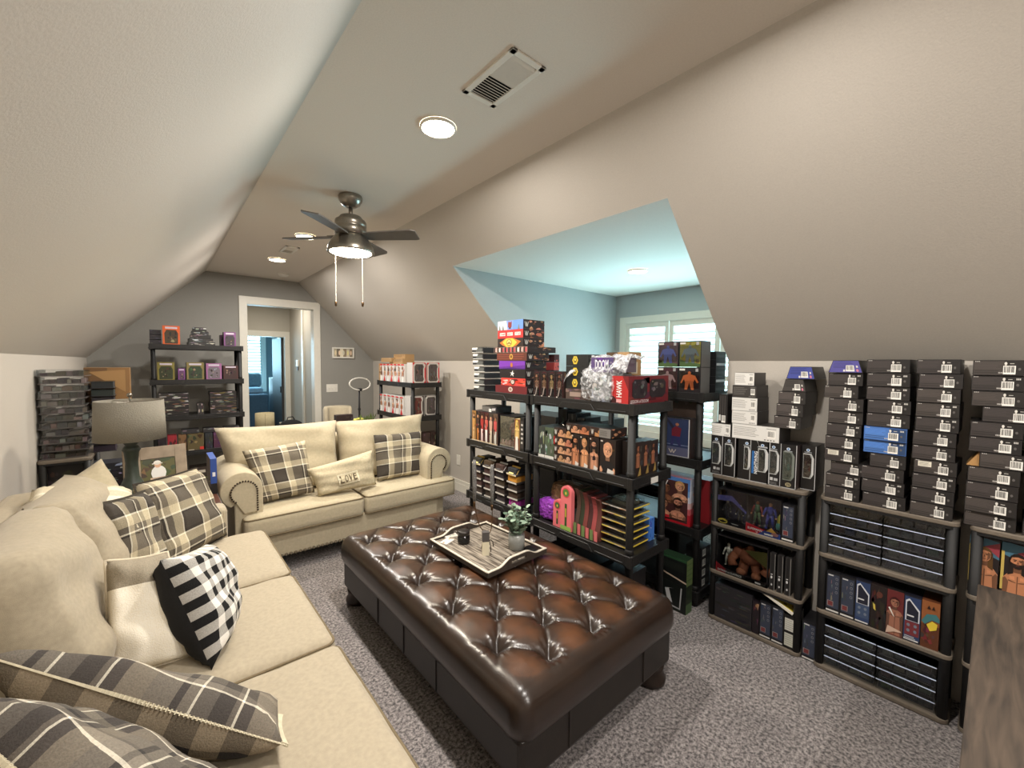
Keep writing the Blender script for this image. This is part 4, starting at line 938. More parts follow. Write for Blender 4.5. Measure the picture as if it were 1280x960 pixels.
# ------------------------------------------------------------------ stacks of barcode boxes
def barcode_box(w, d, h, rng, body=(34, 31, 31), face=(74, 68, 66), style=0):
    it = Item(w, d, h, body)
    it.rc(.015, .04, .60, .95, face, 0); it.rc(.60, .04, .985, .95, tuple(v*.55 for v in face), 0)
    it.lines(.03, .42, .56, .86, 6, tuple(min(255, v*1.25) for v in face), rng, 1, .3)
    it.rc(.03, .30, .50, .325, (20, 19, 19), 1); it.rc(.03, .13, .52, .22, tuple(v*.8 for v in face), 1)
    for k in range(3): it.rc(.04+k*.035, .9, .062+k*.035, .94, (210, 206, 200), 1)
    it.bars(.58, .08, .81, .64, rng, 2); it.el(.625, .79, .028, .1, (220, 216, 208), 2, 8); it.rc(.70, .76, .78, .8, (190, 186, 180), 2); it.rc(.61, .66, .64, .72, (220, 216, 208), 2)
    for k in range(4): it.rc(.495+k*.022, .13, .508+k*.022, .22, (200, 196, 190), 2)
    it.el(.88, .42, .028, .09, (96, 92, 90), 2, 8)
    if style == 1:
        for k in range(3): it.rc(.85+k*.03, .74, .87+k*.03, .86, (200, 196, 190), 2)
    if style == 2: it.rc(.1, .5, .42, .88, (222, 216, 200), 3); it.lines(.13, .55, .4, .84, 4, (120, 116, 108), rng, 4, .3)
    it.on('right').rc(.02, .05, .97, .95, (26, 24, 24), 0); it.on('left').rc(.02, .05, .97, .95, (30, 28, 28), 0)
    it.on('top').rc(.04, .04, .96, .96, (40, 37, 36), 0)
    return it
def trap_box(w, d, h, rng, col):
    it = Item(w, d, h, body=False); i = .13
    f = [(-w/2, 0, 0), (w/2, 0, 0), (w/2-i*w, 0, h), (-w/2+i*w, 0, h)]
    it.prism(f[::-1], (0, d, 0), (30, 28, 28))
    P = lambda u, v, L: ((u-.5)*w*(1-2*i*v), -.0004*(L+1), v*h)
    it.P = P
    it.rc(.02, .04, .98, .96, col, 0); it.rc(.1, .42, .55, .46, tuple(v*.6 for v in col), 1); it.lines(.08, .5, .8, .9, 4, tuple(v*.75 for v in col), rng, 1, .3)
    it.bars(.52, .12, .78, .6, rng, 2); it.rc(.44, .1, .5, .26, (220, 216, 210), 2); it.el(.87, .2, .04, .12, (200, 120, 140), 2, 8); it.rc(.85, .42, .91, .58, (210, 206, 200), 2)
    return it
rng = random.Random(77)
proto = {}
ZB = .867; HH = .0605
cols = [('leftmost', .477, .132, 11), ('middle', .318, .155, 11), ('right-hand', .16, .125, 11)]
def bar_stack(sname, yc, w, n, z0, h, specials={}, group='dark barcode boxes stacked on the taupe racks', front=2.482):
    z = z0
    for k in range(n):
        sp = specials.get(k, {}); hh = sp.get('h', h); ww = sp.get('w', w)
        colr = sp.get('face', rng.choice([(64, 58, 57), (59, 54, 53), (69, 63, 60)]))
        if sp.get('trap'): it = trap_box(ww, .2, hh-.002, rng, colr)
        else: it = barcode_box(ww, .2, hh-.002, rng, sp.get('body', (34, 31, 31)), colr, sp.get('style', rng.choice((0, 0, 1))))
        lab = sp.get('lab', 'dark barcode box')
        ob_ = A_(it, sp.get('name', 'carton'), '%s, %s in the %s' % (lab, ordn(k, n), sname), 'box', sp.get('grp', group), RGT, yc+sp.get('dy', rng.uniform(-.006, .006)), front+rng.uniform(-.006, .008), z, rng.uniform(-.03, .03))
        if sp.get('flap'): G().prism([(-ww/2-.035, .01, .0), (-ww/2-.001, .01, .0), (-ww/2-.001, .01, hh-.004)], (0, .12, 0), (176, 134, 84)).obj('tan_flap', CARD, ob_)
        z += hh
    return z
blue = {'face': (74, 118, 186), 'body': (58, 96, 160), 'lab': 'bright blue barcode box', 'style': 1}
bar_stack('left stack of the middle taupe rack', .470, .130, 11, ZB, .0605, {10: {'trap': 1, 'face': (84, 80, 150), 'lab': 'violet-blue tapered box'}, 3: {'style': 2, 'lab': 'dark torn-label box'}, 2: {'dy': -.02}, 8: {'dy': .018}})
bar_stack('middle stack of the middle taupe rack', .322, .145, 11, ZB, .0608, {4: blue, 5: blue, 3: {'dy': -.012, 'w': .12}})
bar_stack('right stack of the middle taupe rack', .163, .128, 11, ZB, .0608, {3: {'style': 2, 'lab': 'dark white-labelled box'}, 10: {'dy': .005}})
bar_stack('stack above the two portrait boxes', .0, .135, 11, ZB, .0605, {4: {'dy': -.03, 'lab': 'dark flip-top box with tan flap', 'flap': 1}, 7: {'dy': -.03}}, front=2.482)
bar_stack('cut-off stack at the photo right edge', -.15, .135, 10, ZB, .0605, {}, front=2.485)

# ------------------------------------------------------------------ taupe rack 1: standing black window boxes and white cartons above
def figure(parent, name, h, x, y, z, colors, stocky=1.0, label=None):
    """generic jointed toy mannequin"""
    g = G(); c0, c1, c2 = colors; s = stocky
    g.ball((x, y, z+h*.92), h*.065*s**.3, 8, 6, c2, 1.2)
    g.tube([(x, y, z+h*.88), (x, y, z+h*.8), (x, y, z+h*.62), (x, y, z+h*.5)], [h*.03*s, h*.1*s, h*.09*s, h*.07*s], 8, c0)
    for q in (-1, 1):
        g.tube([(x+q*h*.11*s, y, z+h*.79), (x+q*h*.17*s, y-.004, z+h*.64), (x+q*h*.2*s, y-.01, z+h*.49)], [h*.045*s, h*.04*s, h*.032*s], 7, c1)
        g.ball((x+q*h*.2*s, y-.012, z+h*.46), h*.035*s, 7, 5, c2)
        g.tube([(x+q*h*.05*s, y, z+h*.52), (x+q*h*.085*s, y-.004, z+h*.27), (x+q*h*.1*s, y, z+.004)], [h*.062*s, h*.05*s, h*.036*s], 7, c0)
        g.obox((x+q*h*.1*s, y-.008, z+h*.015), (h*.03*s, 0, 0), (0, h*.06, 0), (0, 0, h*.02), c1)
    return g.obj(name, MATTE, parent, True)
def shadow_box(w, d, h, back, floor_c, wall=.004):
    """open-fronted carton with depth"""
    it = Item(w, d, h, body=False)
    it.box(-w/2, w/2, d-wall, d, 0, h, back); it.box(-w/2, w/2, 0, d, 0, wall, floor_c); it.box(-w/2, w/2, 0, d, h-wall, h, (24, 22, 24)); it.box(-w/2, -w/2+wall, 0, d, 0, h, (24, 22, 24)); it.box(w/2-wall, w/2, 0, d, 0, h, (24, 22, 24))
    return it
GW = 'tall black window boxes standing on the taupe rack'
yy = [1.055, .985, .905, .825, .758, .69, .617]; ww = [.066, .066, .066, .095, .064, .068, .062]
rng = random.Random(9); zt = .867; hb = .228
names = ['far left black window box with a blue side', 'second black window box from the left', 'black box with a half-hidden badge, third from the left', 'wide black box with NIGHTWING printed up its side', 'black window box with a cut-off corner line, third from the right', 'black box with a large greenish window and round badge', 'black box with red-tinted window at the right end of the row']
for k in range(7):
    w = ww[k]; fr = 2.484+(.05 if k == 6 else 0); it = Item(w, .15, hb, (24, 22, 23))
    big = k == 5; u0, u1 = (.15, .8) if k != 3 else (.42, .85)
    if k == 2: u0, u1 = .5, .9
    octo = lambda a, b_, c_, d_: [(a, c_), (b_-.2*(b_-a)*1.2, c_), (b_, c_+.1), (b_, d_-.1), (b_-.2*(b_-a)*1.2, d_), (a, d_)]
    v0, v1 = (.2, .82) if big else (.28, .8)
    it.pg(octo(u0-.04, u1+.06, v0-.02, v1+.02), (206, 206, 204) if not big else (120, 126, 118), 0)
    it.pg(octo(u0, u1-.1, v0, v1), [(70, 72, 74), (62, 60, 58), (20, 20, 22), (58, 58, 58), (66, 66, 66), (78, 86, 76), (48, 24, 22)][k], 1)
    it.busy(u0+.03, v0+.06, u1-.14, v1-.06, 9, [(92, 92, 90), (44, 44, 46), (120, 118, 112)] if k != 6 else [(70, 30, 26), (36, 20, 20)], rng, 2)
    cu = (u0+u1)/2-.03
    it.el(cu, .9, .13 if w < .09 else .09, .034, (204, 216, 228), 2, 14); it.el(cu, .9, .07 if w < .09 else .05, .02, (60, 110, 170), 3, 10)
    it.rc(cu-.26, .845, cu+.26, .855, (190, 196, 204), 2)
    it.rc(.955, 0, 1, 1, (190, 190, 190), 3); it.rc(0, 0, 1, .012, (190, 190, 190), 3)
    if k in (0, 4): it.rc(.25, .12, .45, .19, (200, 200, 200), 2); it.rc(.52, .12, .8, .18, (170, 170, 170), 2); it.lines(.15, .03, .85, .09, 3, (110, 110, 110), rng, 2)
    if k == 3: it.rc(.07, .2, .18, .74, (44, 104, 168), 2); it.tx('NIGHTWING', .20, .2, .37, .74, (236, 236, 236), 3, True); it.pg([(.3, 1), (.33, 1), (.42, .86), (.85, .86), (.85, .875), (.43, .875)], (200, 200, 200), 2)
    if big: it.el(.5, .085, .2, .05, (150, 140, 110), 2, 14); it.tx('75', .38, .06, .62, .11, (30, 28, 24), 3)
    it.on('left').rc(0, 0, 1, 1, (44, 96, 150) if k == 0 else (30, 28, 28), 0)
    if k == 0: it.pg([(0, 0), (1, 0), (0, .3)], (150, 34, 40), 1)
    it.on('right').rc(0, 0, 1, 1, (58, 48, 46) if big else (22, 20, 20), 0)
    o = A_(it, 'window_box', names[k]+', left taupe rack', 'box', GW, RGT, yy[k], fr, zt)
    window_part(o, w, hb, u0-.02, v0, u1-.08, v1)
def white_carton(w, d, h, rng, dark=False):
    it = Item(w, d, h, (30, 28, 28) if dark else (196, 194, 190)); c1, c2 = ((60, 56, 54), (130, 126, 120)) if dark else ((224, 222, 217), (120, 116, 112))
    it.rc(.01, .03, .99, .97, c1, 0); it.lines(.04, .2, .62, .86, 6, c2, rng, 1, .22); it.bars(.76, .24, .93, .74, rng, 2); it.rc(.74, .84, .94, .87, c2, 1)
    for k in range(4): it.rc(.7+k*.06, .08, .735+k*.06, .15, c2, 1)
    it.on('right').rc(0, 0, 1, 1, (46, 43, 42), 0); it.on('left').rc(0, 0, 1, 1, (60, 56, 54), 0); it.on('top').rc(0, 0, 1, 1, (60, 57, 55), 0)
    return it
GC = 'white end-label cartons laid on the black window boxes'
z1 = zt+hb
A_(white_carton(.105, .16, .07, rng), 'carton', 'short white-ended carton at the left, above the first window boxes', 'box', GC, RGT, 1.035, 2.482, z1)
A_(white_carton(.235, .18, .082, rng), 'carton', 'long white-ended carton across the middle of the window boxes', 'box', GC, RGT, .855, 2.48, z1)
zz = z1+.083
for k, (w, h, dk_, lb) in enumerate([(.13, .073, False, 'white-ended carton resting on the long white one'), (.13, .074, False, 'white-ended carton, second above the long white one'), (.125, .068, True, 'black-ended carton between white-ended cartons'), (.10, .07, False, 'topmost white-ended carton of the left taupe rack')]):
    A_(white_carton(w, .17, h-.001, rng, dk_), 'carton', lb, 'box', GC, RGT, .912+.002*k, 2.482, zz); zz += h
it = Item(.048, .15, .17, (30, 28, 28))
for k in range(3): it.rc(.15+k*.25, .3, .25+k*.25, .95, (70, 66, 64), 0)
it.bars(.35, .04, .8, .28, rng, 2); it.rc(.05, .1, .25, .3, (206, 204, 198), 1)
A_(it, 'carton', 'upright black carton with a barcode, left of the white-ended stack', 'box', GC, RGT, 1.03, 2.49, z1+.071)
z = z1+.083
for k in range(5):
    sp = k in (3, 4)
    it = trap_box(.125 if k == 4 else .105, .2, .063, rng, (66, 76, 150) if k == 4 else (66, 62, 60)) if sp else barcode_box(.12, .2, .063, rng)
    A_(it, 'carton', ('blue tapered box on top of the dark stack right of the white cartons' if k == 4 else 'dark box, %s in the stack right of the white cartons' % ordn(k, 5)), 'box', 'dark boxes right of the white cartons', RGT, .705-.008*k if k < 4 else .655, 2.484, z, rng.uniform(-.03, .03)); z += .0645

# shelves of the left taupe rack
def big_window_box(w, h, d, name, label, along, z, art, front=2.485):
    it = shadow_box(w, d, h, (22, 24, 36), (26, 24, 30)); art(it); o = A_(it, name, label, 'box', None, RGT, along, front, z); window_part(o, w, h, .02, .02, .98, .98); return o
def art1(it):
    it.busy(.0, .2, .4, .8, 18, [(52, 54, 110), (84, 84, 150), (40, 40, 70)], random.Random(1), 0)
    for f in range(len(it.v)-0): pass
it = shadow_box(.155, .1, .205, (36, 38, 66), (30, 28, 32)); it.rc(0, 0, 1, .11, (22, 20, 24), 1); it.el(.2, .09, .17, .07, (206, 186, 70), 2, 20); it.pg([(.06, .1), (.14, .1), (.2, .12), (.26, .1), (.34, .1), (.3, .06), (.2, .04), (.1, .06)], (20, 18, 16), 3); it.lines(.5, .05, .8, .09, 1, (180, 176, 170), rng, 2)
it.pg([(0, .8), (.5, .85), (1, .5), (1, .44), (.5, .7), (0, .66)], (74, 76, 140), 2)
o = A_(it, 'figure_box', 'dark window box with an oval badge holding two small dark figures', 'box', None, RGT, .962, 2.485, GL[2]); window_part(o, .155, .205, .02, .02, .98, .98)
figure(o, 'toy_figure', .11, -.04, .045, .02, ((44, 42, 44), (60, 58, 58), (120, 110, 96))); figure(o, 'toy_figure', .10, .03, .045, .02, ((56, 52, 48), (40, 38, 38), (190, 180, 160)))
it = shadow_box(.168, .1, .205, (34, 44, 70), (90, 30, 34)); it.rc(0, 0, 1, .13, (36, 56, 120), 1); it.pg([(0, 0), (.35, 0), (.55, .14), (0, .24)], (170, 28, 40), 2); it.tx('SUPERMAN', .05, .07, .48, .13, (236, 232, 226), 3); it.tx('vs', .3, .02, .36, .05, (236, 232, 226), 3)
it.pg([(.6, .13), (.9, .13), (.75, .25)], (196, 150, 60), 2); it.el(.85, .09, .1, .05, (150, 100, 96), 3); it.rc(.55, .03, .8, .07, (220, 216, 210), 4)
o = A_(it, 'figure_box', 'window box with a red and blue base holding a blue and a green toy figure', 'box', None, RGT, .80, 2.485, GL[2]); window_part(o, .168, .205, .02, .02, .98, .98)
figure(o, 'toy_figure', .135, -.045, .05, .03, ((54, 84, 54), (120, 50, 46), (180, 120, 90))); figure(o, 'toy_figure', .14, .02, .045, .03, ((40, 48, 120), (46, 54, 130), (190, 140, 110)), 1.15)
g = G().ball((.07, .06, .08), .022, 8, 6, (190, 180, 70), 1.8).ball((.065, .05, .05), .02, 8, 6, (60, 120, 110), 1.2); g.obj('translucent_effect', MATTE, o, True)
def spine_box(w, h, d, rng, bar=(110, 50, 52)):
    it = Item(w, d, h, (22, 22, 26)); it.rc(.08, .12, .92, .95, (52, 58, 74), 0); it.busy(.12, .3, .5, .9, 8, [(80, 84, 92), (46, 50, 66), (110, 106, 100)], rng, 1)
    for k in range(4): it.el(.74, .86-.11*k, .1, .035, (110, 112, 118), 2, 10); it.el(.74, .86-.11*k, .06, .02, (52, 56, 70), 3, 8)
    it.rc(.12, .16, .55, .29, (150, 140, 136), 1); it.rc(.16, .17, .52, .28, bar, 2); it.rc(.05, .03, .95, .07, (206, 204, 200), 1); it.rc(.12, .91, .5, .94, (190, 190, 190), 2)
    it.on('right').rc(0, 0, 1, 1, (16, 15, 17), 0); return it
A_(spine_box(.055, .195, .15, rng), 'figure_box', 'narrow dark blue spine box on the second shelf of the left taupe rack', 'box', None, RGT, .685, 2.488, GL[2])
# middle shelf
it = shadow_box(.27, .12, .215, (30, 28, 20), (28, 22, 22)); it.rc(0, 0, 1, .1, (34, 24, 26), 1); it.pg([(0, 0), (.2, 0), (.2, .12), (0, .25)], (130, 28, 34), 2); it.pg([(0, 0), (1, 0), (1, .12), (.45, .12), (0, .16)], (40, 26, 28), 1)
it.tx('BATMAN vs CLAYFACE', .04, .03, .52, .085, (230, 226, 218), 3); it.rc(.78, .03, .88, .07, (220, 216, 210), 3)
it.pg([(.55, .8), (.98, .9), (.98, .5)], (74, 70, 28), 1)
o = A_(it, 'figure_box', 'wide window box with a pale toy figure and a bulky brown toy inside', 'box', None, RGT, .903, 2.484, GL[1]); window_part(o, .27, .215, .02, .02, .98, .98)
figure(o, 'toy_figure', .13, -.09, .06, .03, ((196, 194, 180), (186, 184, 172), (200, 196, 182)))
g = G(); br = (126, 72, 46)
g.ball((.03, .06, .12), .055, 14, 9, br, .85, 1.15).ball((.03, .05, .165), .022, 10, 7, (140, 84, 54))
for q in (-1, 1):
    g.ball((.03+q*.062, .055, .13), .032, 10, 7, br); g.tube([(.03+q*.07, .05, .12), (.03+q*.095, .035, .085), (.03+q*.08, .02, .055)], [.026, .022, .026], 8, (136, 80, 52)); g.tube([(.03+q*.025, .06, .09), (.03+q*.035, .05, .05), (.03+q*.035, .05, .01)], [.03, .026, .022], 8, br)
    g.ball((.03+q*.04, .03, .03), .026, 10, 6, (150, 92, 62), .8)
g.obj('bulky_clay_toy', MATTE, o, True)
for k in range(3):
    it = Item(.026, .12, .2, (40, 38, 38)); it.rc(.3, 0, .7, 1, (26, 24, 24), 0); it.rc(.9, 0, 1, 1, (120, 118, 114), 1); it.el(.4, .35, .18, .04, (200, 200, 200), 2, 8); it.el(.45, .15, .15, .03, (190, 190, 190), 2, 8); it.rc(.25, .42, .6, .44, (200, 200, 200), 2)
    A_(it, 'blister_card', '%s of three thin clear-edged packages beside the brown toy box' % ('left', 'middle', 'right')[k] + ('' if True else ''), 'package', None, RGT, .748-.036*k, 2.49, GL[1])
for k in range(4):
    it = Item(.2 - .0*k, .17, .049, (40, 38, 42)); it.busy(.02, .1, .98, .9, 8, [(52, 50, 54), (66, 62, 64), (34, 32, 36)], rng, 0); it.rc(.72, .35, .9, .55, (120, 116, 118), 2) if k == 2 else None
    A_(it, 'flat_box', 'flat dark box on the left taupe rack bottom shelf, %s of four' % ordn(k, 4), 'box', 'flat dark boxes on the bottom shelf', RGT, .94, 2.486, GL[0]+.05*k)
it = Item(.035, .14, .18, (30, 22, 28)); it.busy(.05, .05, .95, .95, 10, [(80, 40, 60), (170, 130, 90), (40, 26, 34)], rng, 0); A_(it, 'figure_box', 'narrow dark box with pink and tan specks beside the flat dark stack', 'box', None, RGT, .82, 2.49, GL[0])
A_(spine_box(.056, .2, .14, rng), 'figure_box', 'dark blue spine box on the bottom shelf, nearer the flat stack', 'box', None, RGT, .771, 2.486, GL[0])
A_(spine_box(.056, .2, .14, rng), 'figure_box', 'dark blue spine box on the bottom shelf, beside the white-labelled carton', 'box', None, RGT, .713, 2.486, GL[0])
it = Item(.052, .14, .18, (22, 20, 20)); it.rc(.08, .54, .92, .9, (196, 194, 184), 0); it.rc(.08, .08, .92, .46, (190, 190, 176), 0); it.lines(.14, .57, .86, .87, 5, (150, 150, 142), rng, 1, .3); it.lines(.14, .12, .86, .43, 5, (150, 150, 142), rng, 1, .3); it.rc(.94, 0, 1, 1, (150, 140, 110), 0)
A_(it, 'carton', 'upright black carton with two white text labels on the bottom shelf', 'box', None, RGT, .6575, 2.486, GL[0])
it = Item(.19, .12, .012, (220, 214, 200)); it.on('top').rc(.45, .08, .97, .92, (206, 186, 70), 0); it.rc(.03, .1, .42, .9, (84, 50, 56), 0); it.busy(.5, .12, .94, .88, 6, [(216, 196, 90), (120, 90, 60)], rng, 1)
t = A_(it, 'blister_card', 'tilted white-edged card with yellow print lying over the bottom-shelf boxes', 'package', None, RGT, .735, 2.482, .245)
t.rotation_euler = (0, R(22), -PI/2)
A_(spine_box(.06, .2, .14, rng), 'figure_box', 'dark blue spine box standing on the carpet between two taupe racks', 'box', None, RGT, .575, 2.50, .0)

# taupe rack 2 shelves: clear cases
def clear_case(w, d, h, rng, tone=(44, 46, 48)):
    it = Item(w, d, h, body=False); it.box(-w/2+.006, w/2-.006, .012, d-.012, .004, .008, tone)
    n = 4
    for k in range(n):
        x0 = -w/2+.012+(w-.024)*k/n; c = jit(rng.choice([(52, 54, 54), (36, 36, 38), (60, 58, 48), (40, 48, 56)]), rng, 10); it.box(x0+.003, x0+(w-.024)/n-.004, .02, d-.02, .008, h*rng.uniform(.5, .75), c)
    g = G(); e = .0015
    g.box(-w/2, w/2, 0, e, 0, h*.93).box(-w/2, w/2, d-e, d, 0, h*.93).box(-w/2, -w/2+e, e, d-e, 0, h*.93).box(w/2-e, w/2, e, d-e, 0, h*.93)
    g.box(-w/2-.002, w/2+.002, -.003, d+.003, h*.93, h*.96)
    return it, g
m_rim_hl = M('rim_highlight_paint', (196, 208, 232), .12, noise=40, var=.2, coat=1)  # blue-white rim colour stands in for reflected highlights
for lv, nrow, base in ((2, 5, GL[2]), (0, 4, GL[0])):
    for side, yc in (('left', .4135), ('right', .2165)):
        for k in range(nrow):
            it, g = clear_case(.192, .17, .05, rng); z = base+.0515*k
            o = A_(it, 'clear_case', 'clear plastic case, %s in the %s pile, %s shelf under the barcode stacks' % (ordn(k, nrow), side, 'first' if lv == 2 else 'bottom'), 'case', 'clear plastic cases of the three-stack rack', RGT, yc, 2.492+rng.uniform(0, .006), z, rng.uniform(-.02, .02))
            c = g.obj('clear_cover', CLEAR, o); G().box(-.096, .096, -.0045, -.0005, .044, .0475).obj('painted_rim_highlight', m_rim_hl, o)
# middle shelf of rack 2: seven upright boxes
def art_portrait(bgc, body, rng, w=.055, h=.205, d=.15, top=None, **kw):
    it = Item(w, d, h, body); it.rc(0, 0, 1, 1, bgc, 0); it.man(0, .02, 1, .9, rng, 1, **kw)
    if top: it.rc(0, .9, 1, 1, top, 6)
    it.on('right').rc(0, 0, 1, 1, tuple(v*.6 for v in body), 0); it.on('top').rc(0, 0, 1, 1, (30, 28, 28), 0); return it
ys = [.4835-.056*k for k in range(7)]; labs = ['first dark blue spine box from the left', 'second dark blue spine box from the left', 'blue box with a white angled window outline, left one', 'dark brown box with a shadowy print', 'red and brown box with a stern face print', 'blue box with a white angled outline and red panel, right one', 'orange-brown box with a teal and yellow graphic']
for k in range(7):
    w = .055
    if k < 2: it = spine_box(w, .2, .15, rng)
    elif k in (2, 5):
        it = Item(w, .15, .205, (24, 24, 34)); it.rc(.04, .06, .96, .97, (44, 60, 96), 0); it.pg([(.1, .45), (.1, .88), (.3, .93), (.92, .72), (.92, .45)], (206, 208, 214), 1); it.pg([(.17, .46), (.17, .85), (.32, .89), (.85, .69), (.85, .46)], (30, 32, 46), 2); it.rc(.1, .14, .92, .44, (60, 76, 104) if k == 2 else (110, 44, 50), 1)
        for q in range(4): it.el(.3+.4*(q % 2), .36-.12*(q//2), .1, .035, (110, 118, 132), 2, 8)
        it.rc(.2, .55, .6, .58, (210, 210, 212), 3); it.rc(.06, .03, .9, .06, (206, 206, 206), 1)
        if k == 5: it.lines(.1, .03, .8, .13, 3, (180, 180, 180), rng, 2)
    elif k == 3: it = Item(w, .15, .205, (30, 22, 22)); it.busy(0, 0, 1, 1, 18, [(50, 34, 32), (36, 26, 28), (70, 44, 34)], rng, 0); it.pg([(.2, .45), (.34, .42), (.3, .55), (.16, .58)], (200, 180, 80), 6); it.el(.55, .8, .2, .07, (90, 50, 40), 6)
    elif k == 4: it = art_portrait((96, 36, 36), (40, 20, 20), rng, skin=(150, 100, 80), hair=(60, 20, 20)); it.face = 'front'; it.pg([(.0, .02), (.5, .1), (.95, .12), (.9, .15), (.1, .2)], (200, 170, 150), 9); it.pg([(.1, .6), (.4, .45), (.5, .42), (.2, .62)], (224, 220, 210), 9)
    else: it = Item(w, .15, .205, (90, 50, 30)); it.rc(0, .5, 1, 1, (140, 84, 46), 0); it.busy(0, 0, 1, .5, 14, [(110, 50, 50), (70, 40, 44), (90, 60, 60)], rng, 0); it.pg([(.0, .55), (.3, .72), (.8, .76), (1, .68), (1, .6), (.6, .62), (.2, .5)], (60, 112, 116), 6); it.pg([(.3, .5), (.5, .38), (.85, .44), (.9, .56), (.6, .6)], (216, 190, 60), 7); it.pg([(.3, .84), (.4, .92), (.5, .84)], (40, 24, 20), 7); it.pg([(.55, .84), (.65, .92), (.75, .84)], (40, 24, 20), 7)
    A_(it, 'figure_box', labs[k]+', below the clear cases', 'box', None, RGT, ys[k], 2.486, GL[1])
# rack 3: portrait boxes
rg = random.Random(4)
for k, (yc, kw, lb) in enumerate([(.01, dict(skin=(190, 128, 92), hair=(96, 66, 34), beard=False), 'box printed with a long-haired bare-shouldered portrait above the wooden table'), (-.075, dict(skin=(186, 124, 88), hair=(34, 24, 20), beard=True), 'box printed with a bearded long-haired portrait at the right edge')]):
    it = Item(.08, .15, .235, (60, 40, 34)); it.rc(0, 0, 1, 1, (38, 30, 30), 0); it.pg([(0, .8), (1, .66), (1, .96), (.3, 1), (0, 1)], (70, 110, 130), 1); it.pg([(.5, .85), (1, .7), (1, .95)], (150, 60, 70), 2); it.rc(0, .2, .1, .85, (196, 170, 90), 2); it.man(.08, .0, .98, .88, rg, 3, **kw)
    A_(it, 'figure_box', lb, 'box', None, RGT, yc, 2.52, GL[2])
for k in range(2):
    A_(spine_box(.055, .2, .15, rng), 'figure_box', 'dark spine box on the %s shelf at the right edge, beside the wooden table' % ('middle', 'bottom')[k], 'box', None, RGT, .0, 2.52, GL[1-k])

# wooden table in the right foreground
m_tab = bpy.data.materials.new('weathered_brown_planks'); m_tab.use_nodes = True; nt = m_tab.node_tree; b = nt.nodes['Principled BSDF']
tc = nt.nodes.new('ShaderNodeTexCoord'); mp_ = nt.nodes.new('ShaderNodeMapping'); mp_.inputs['Scale'].default_value = (2.2, 22, 4); nz = nt.nodes.new('ShaderNodeTexNoise'); nz.inputs['Scale'].default_value = 2.5; nz.inputs['Detail'].default_value = 8; nz.inputs['Distortion'].default_value = .6
nt.links.new(tc.outputs['Object'], mp_.inputs[0]); nt.links.new(mp_.outputs[0], nz.inputs['Vector']); r = nt.nodes.new('ShaderNodeValToRGB'); nt.links.new(nz.outputs['Fac'], r.inputs[0])
r.color_ramp.elements[0].position = .3; r.color_ramp.elements[1].position = .75; r.color_ramp.elements[0].color = (*lin((40, 33, 27)), 1); r.color_ramp.elements[1].color = (*lin((82, 69, 57)), 1)
nt.links.new(r.outputs[0], b.inputs['Base Color']); b.inputs['Roughness'].default_value = .7
t = tag(empty('wooden_table', (1.62, -.4, 0)), 'weathered brown wooden table whose corner fills the lower right foreground', 'table')
for k in range(4):
    y1 = .418-.205*k; bevel(G().box(-.55, .51, y1-.203, y1, .72, .76).obj('plank', m_tab, t), .002, 1)
for x in (-.48, .44):
    for y in (-.33, .35): G().box(x-.035, x+.035, y-.035, y+.035, 0, .72).obj('leg', m_tab, t)
G().box(-.45, .41, .335, .36, .63, .72).box(-.45, .41, -.34, -.315, .63, .72).obj('apron', m_tab, t)
G().prism([(.30, .27, .7601), (.38, .283, .7601), (.40, .27, .7601), (.36, .262, .7601)], (0, 0, .0008)).obj('wood_knot', M('dark_knot', (30, 22, 18), .8, noise=60), t)

# ------------------------------------------------------------------ nearest black rack: top shelf
BZ = BLV[3]+.001; rng = random.Random(21)
SK = [(196, 140, 104), (176, 118, 84), (206, 156, 122), (140, 96, 70), (60, 40, 32), (36, 26, 24), (90, 60, 44)]
for k in range(4):
    it = Item(.062, .14, .165, (30, 16, 18)); it.pg([(.05, 0), (.95, 0), (.95, .7), (.7, .97), (.3, .97), (.05, .7)], (70, 18, 22), 0); it.pg([(.12, .03), (.88, .03), (.88, .68), (.66, .93), (.34, .93), (.12, .68)], (28, 18, 20), 1)
    it.man(.2, .35, .8, .92, rng, 3, skin=[(206, 150, 120), (200, 150, 110), (214, 176, 120), (170, 110, 84)][k]); it.pg([(.3, .08), (.42, .08), (.62, .38), (.5, .42)], (196, 180, 170), 8); it.rc(.1, .0, .3, .07, (220, 210, 200), 8)
    it.on('right').rc(0, 0, 1, 1, (60, 44, 40), 0); it.busy(.05, .05, .95, .95, 6, SK, rng, 1)
    o = A_(it, 'figure_box', '%s black and red portrait box from the left, atop the nearest black rack' % NTH[k], 'box', 'narrow portrait boxes on the nearest black rack', RGT, 1.94-.066*k, 1.875, BZ); window_part(o, .062, .165, .12, .05, .88, .9)
for k in range(4):
    it = Item(.17, .19, .066, (26, 28, 28) if k else (80, 66, 60)); 
    if k: it.el(.42, .5, .13, .4, (214, 184, 60), 1, 6); it.el(.42, .5, .08, .25, (120, 96, 30), 2, 6); it.el(.42, .55, .04, .12, (230, 206, 90), 3, 6)
    else: it.busy(0, 0, 1, 1, 12, [(96, 78, 70), (60, 46, 44), (120, 90, 84)], rng, 0); it.rc(.2, .3, .7, .7, (150, 130, 120), 5)
    it.on('right'); it.busy(0, 0, 1, 1, 16, [(70, 52, 42), (52, 70, 56), (90, 60, 50), (110, 96, 70)], rng, 0); it.on('top').rc(0, 0, 1, 1, (70, 62, 56), 0)
    A_(it, 'figure_box', 'yellow-crested black box, %s in the pile left of the plastic wrap' % ordn(k, 4) if k else 'brown printed box at the bottom of the yellow-crest pile', 'box', None, RGT, 1.615, 1.885, BZ+.067*k)
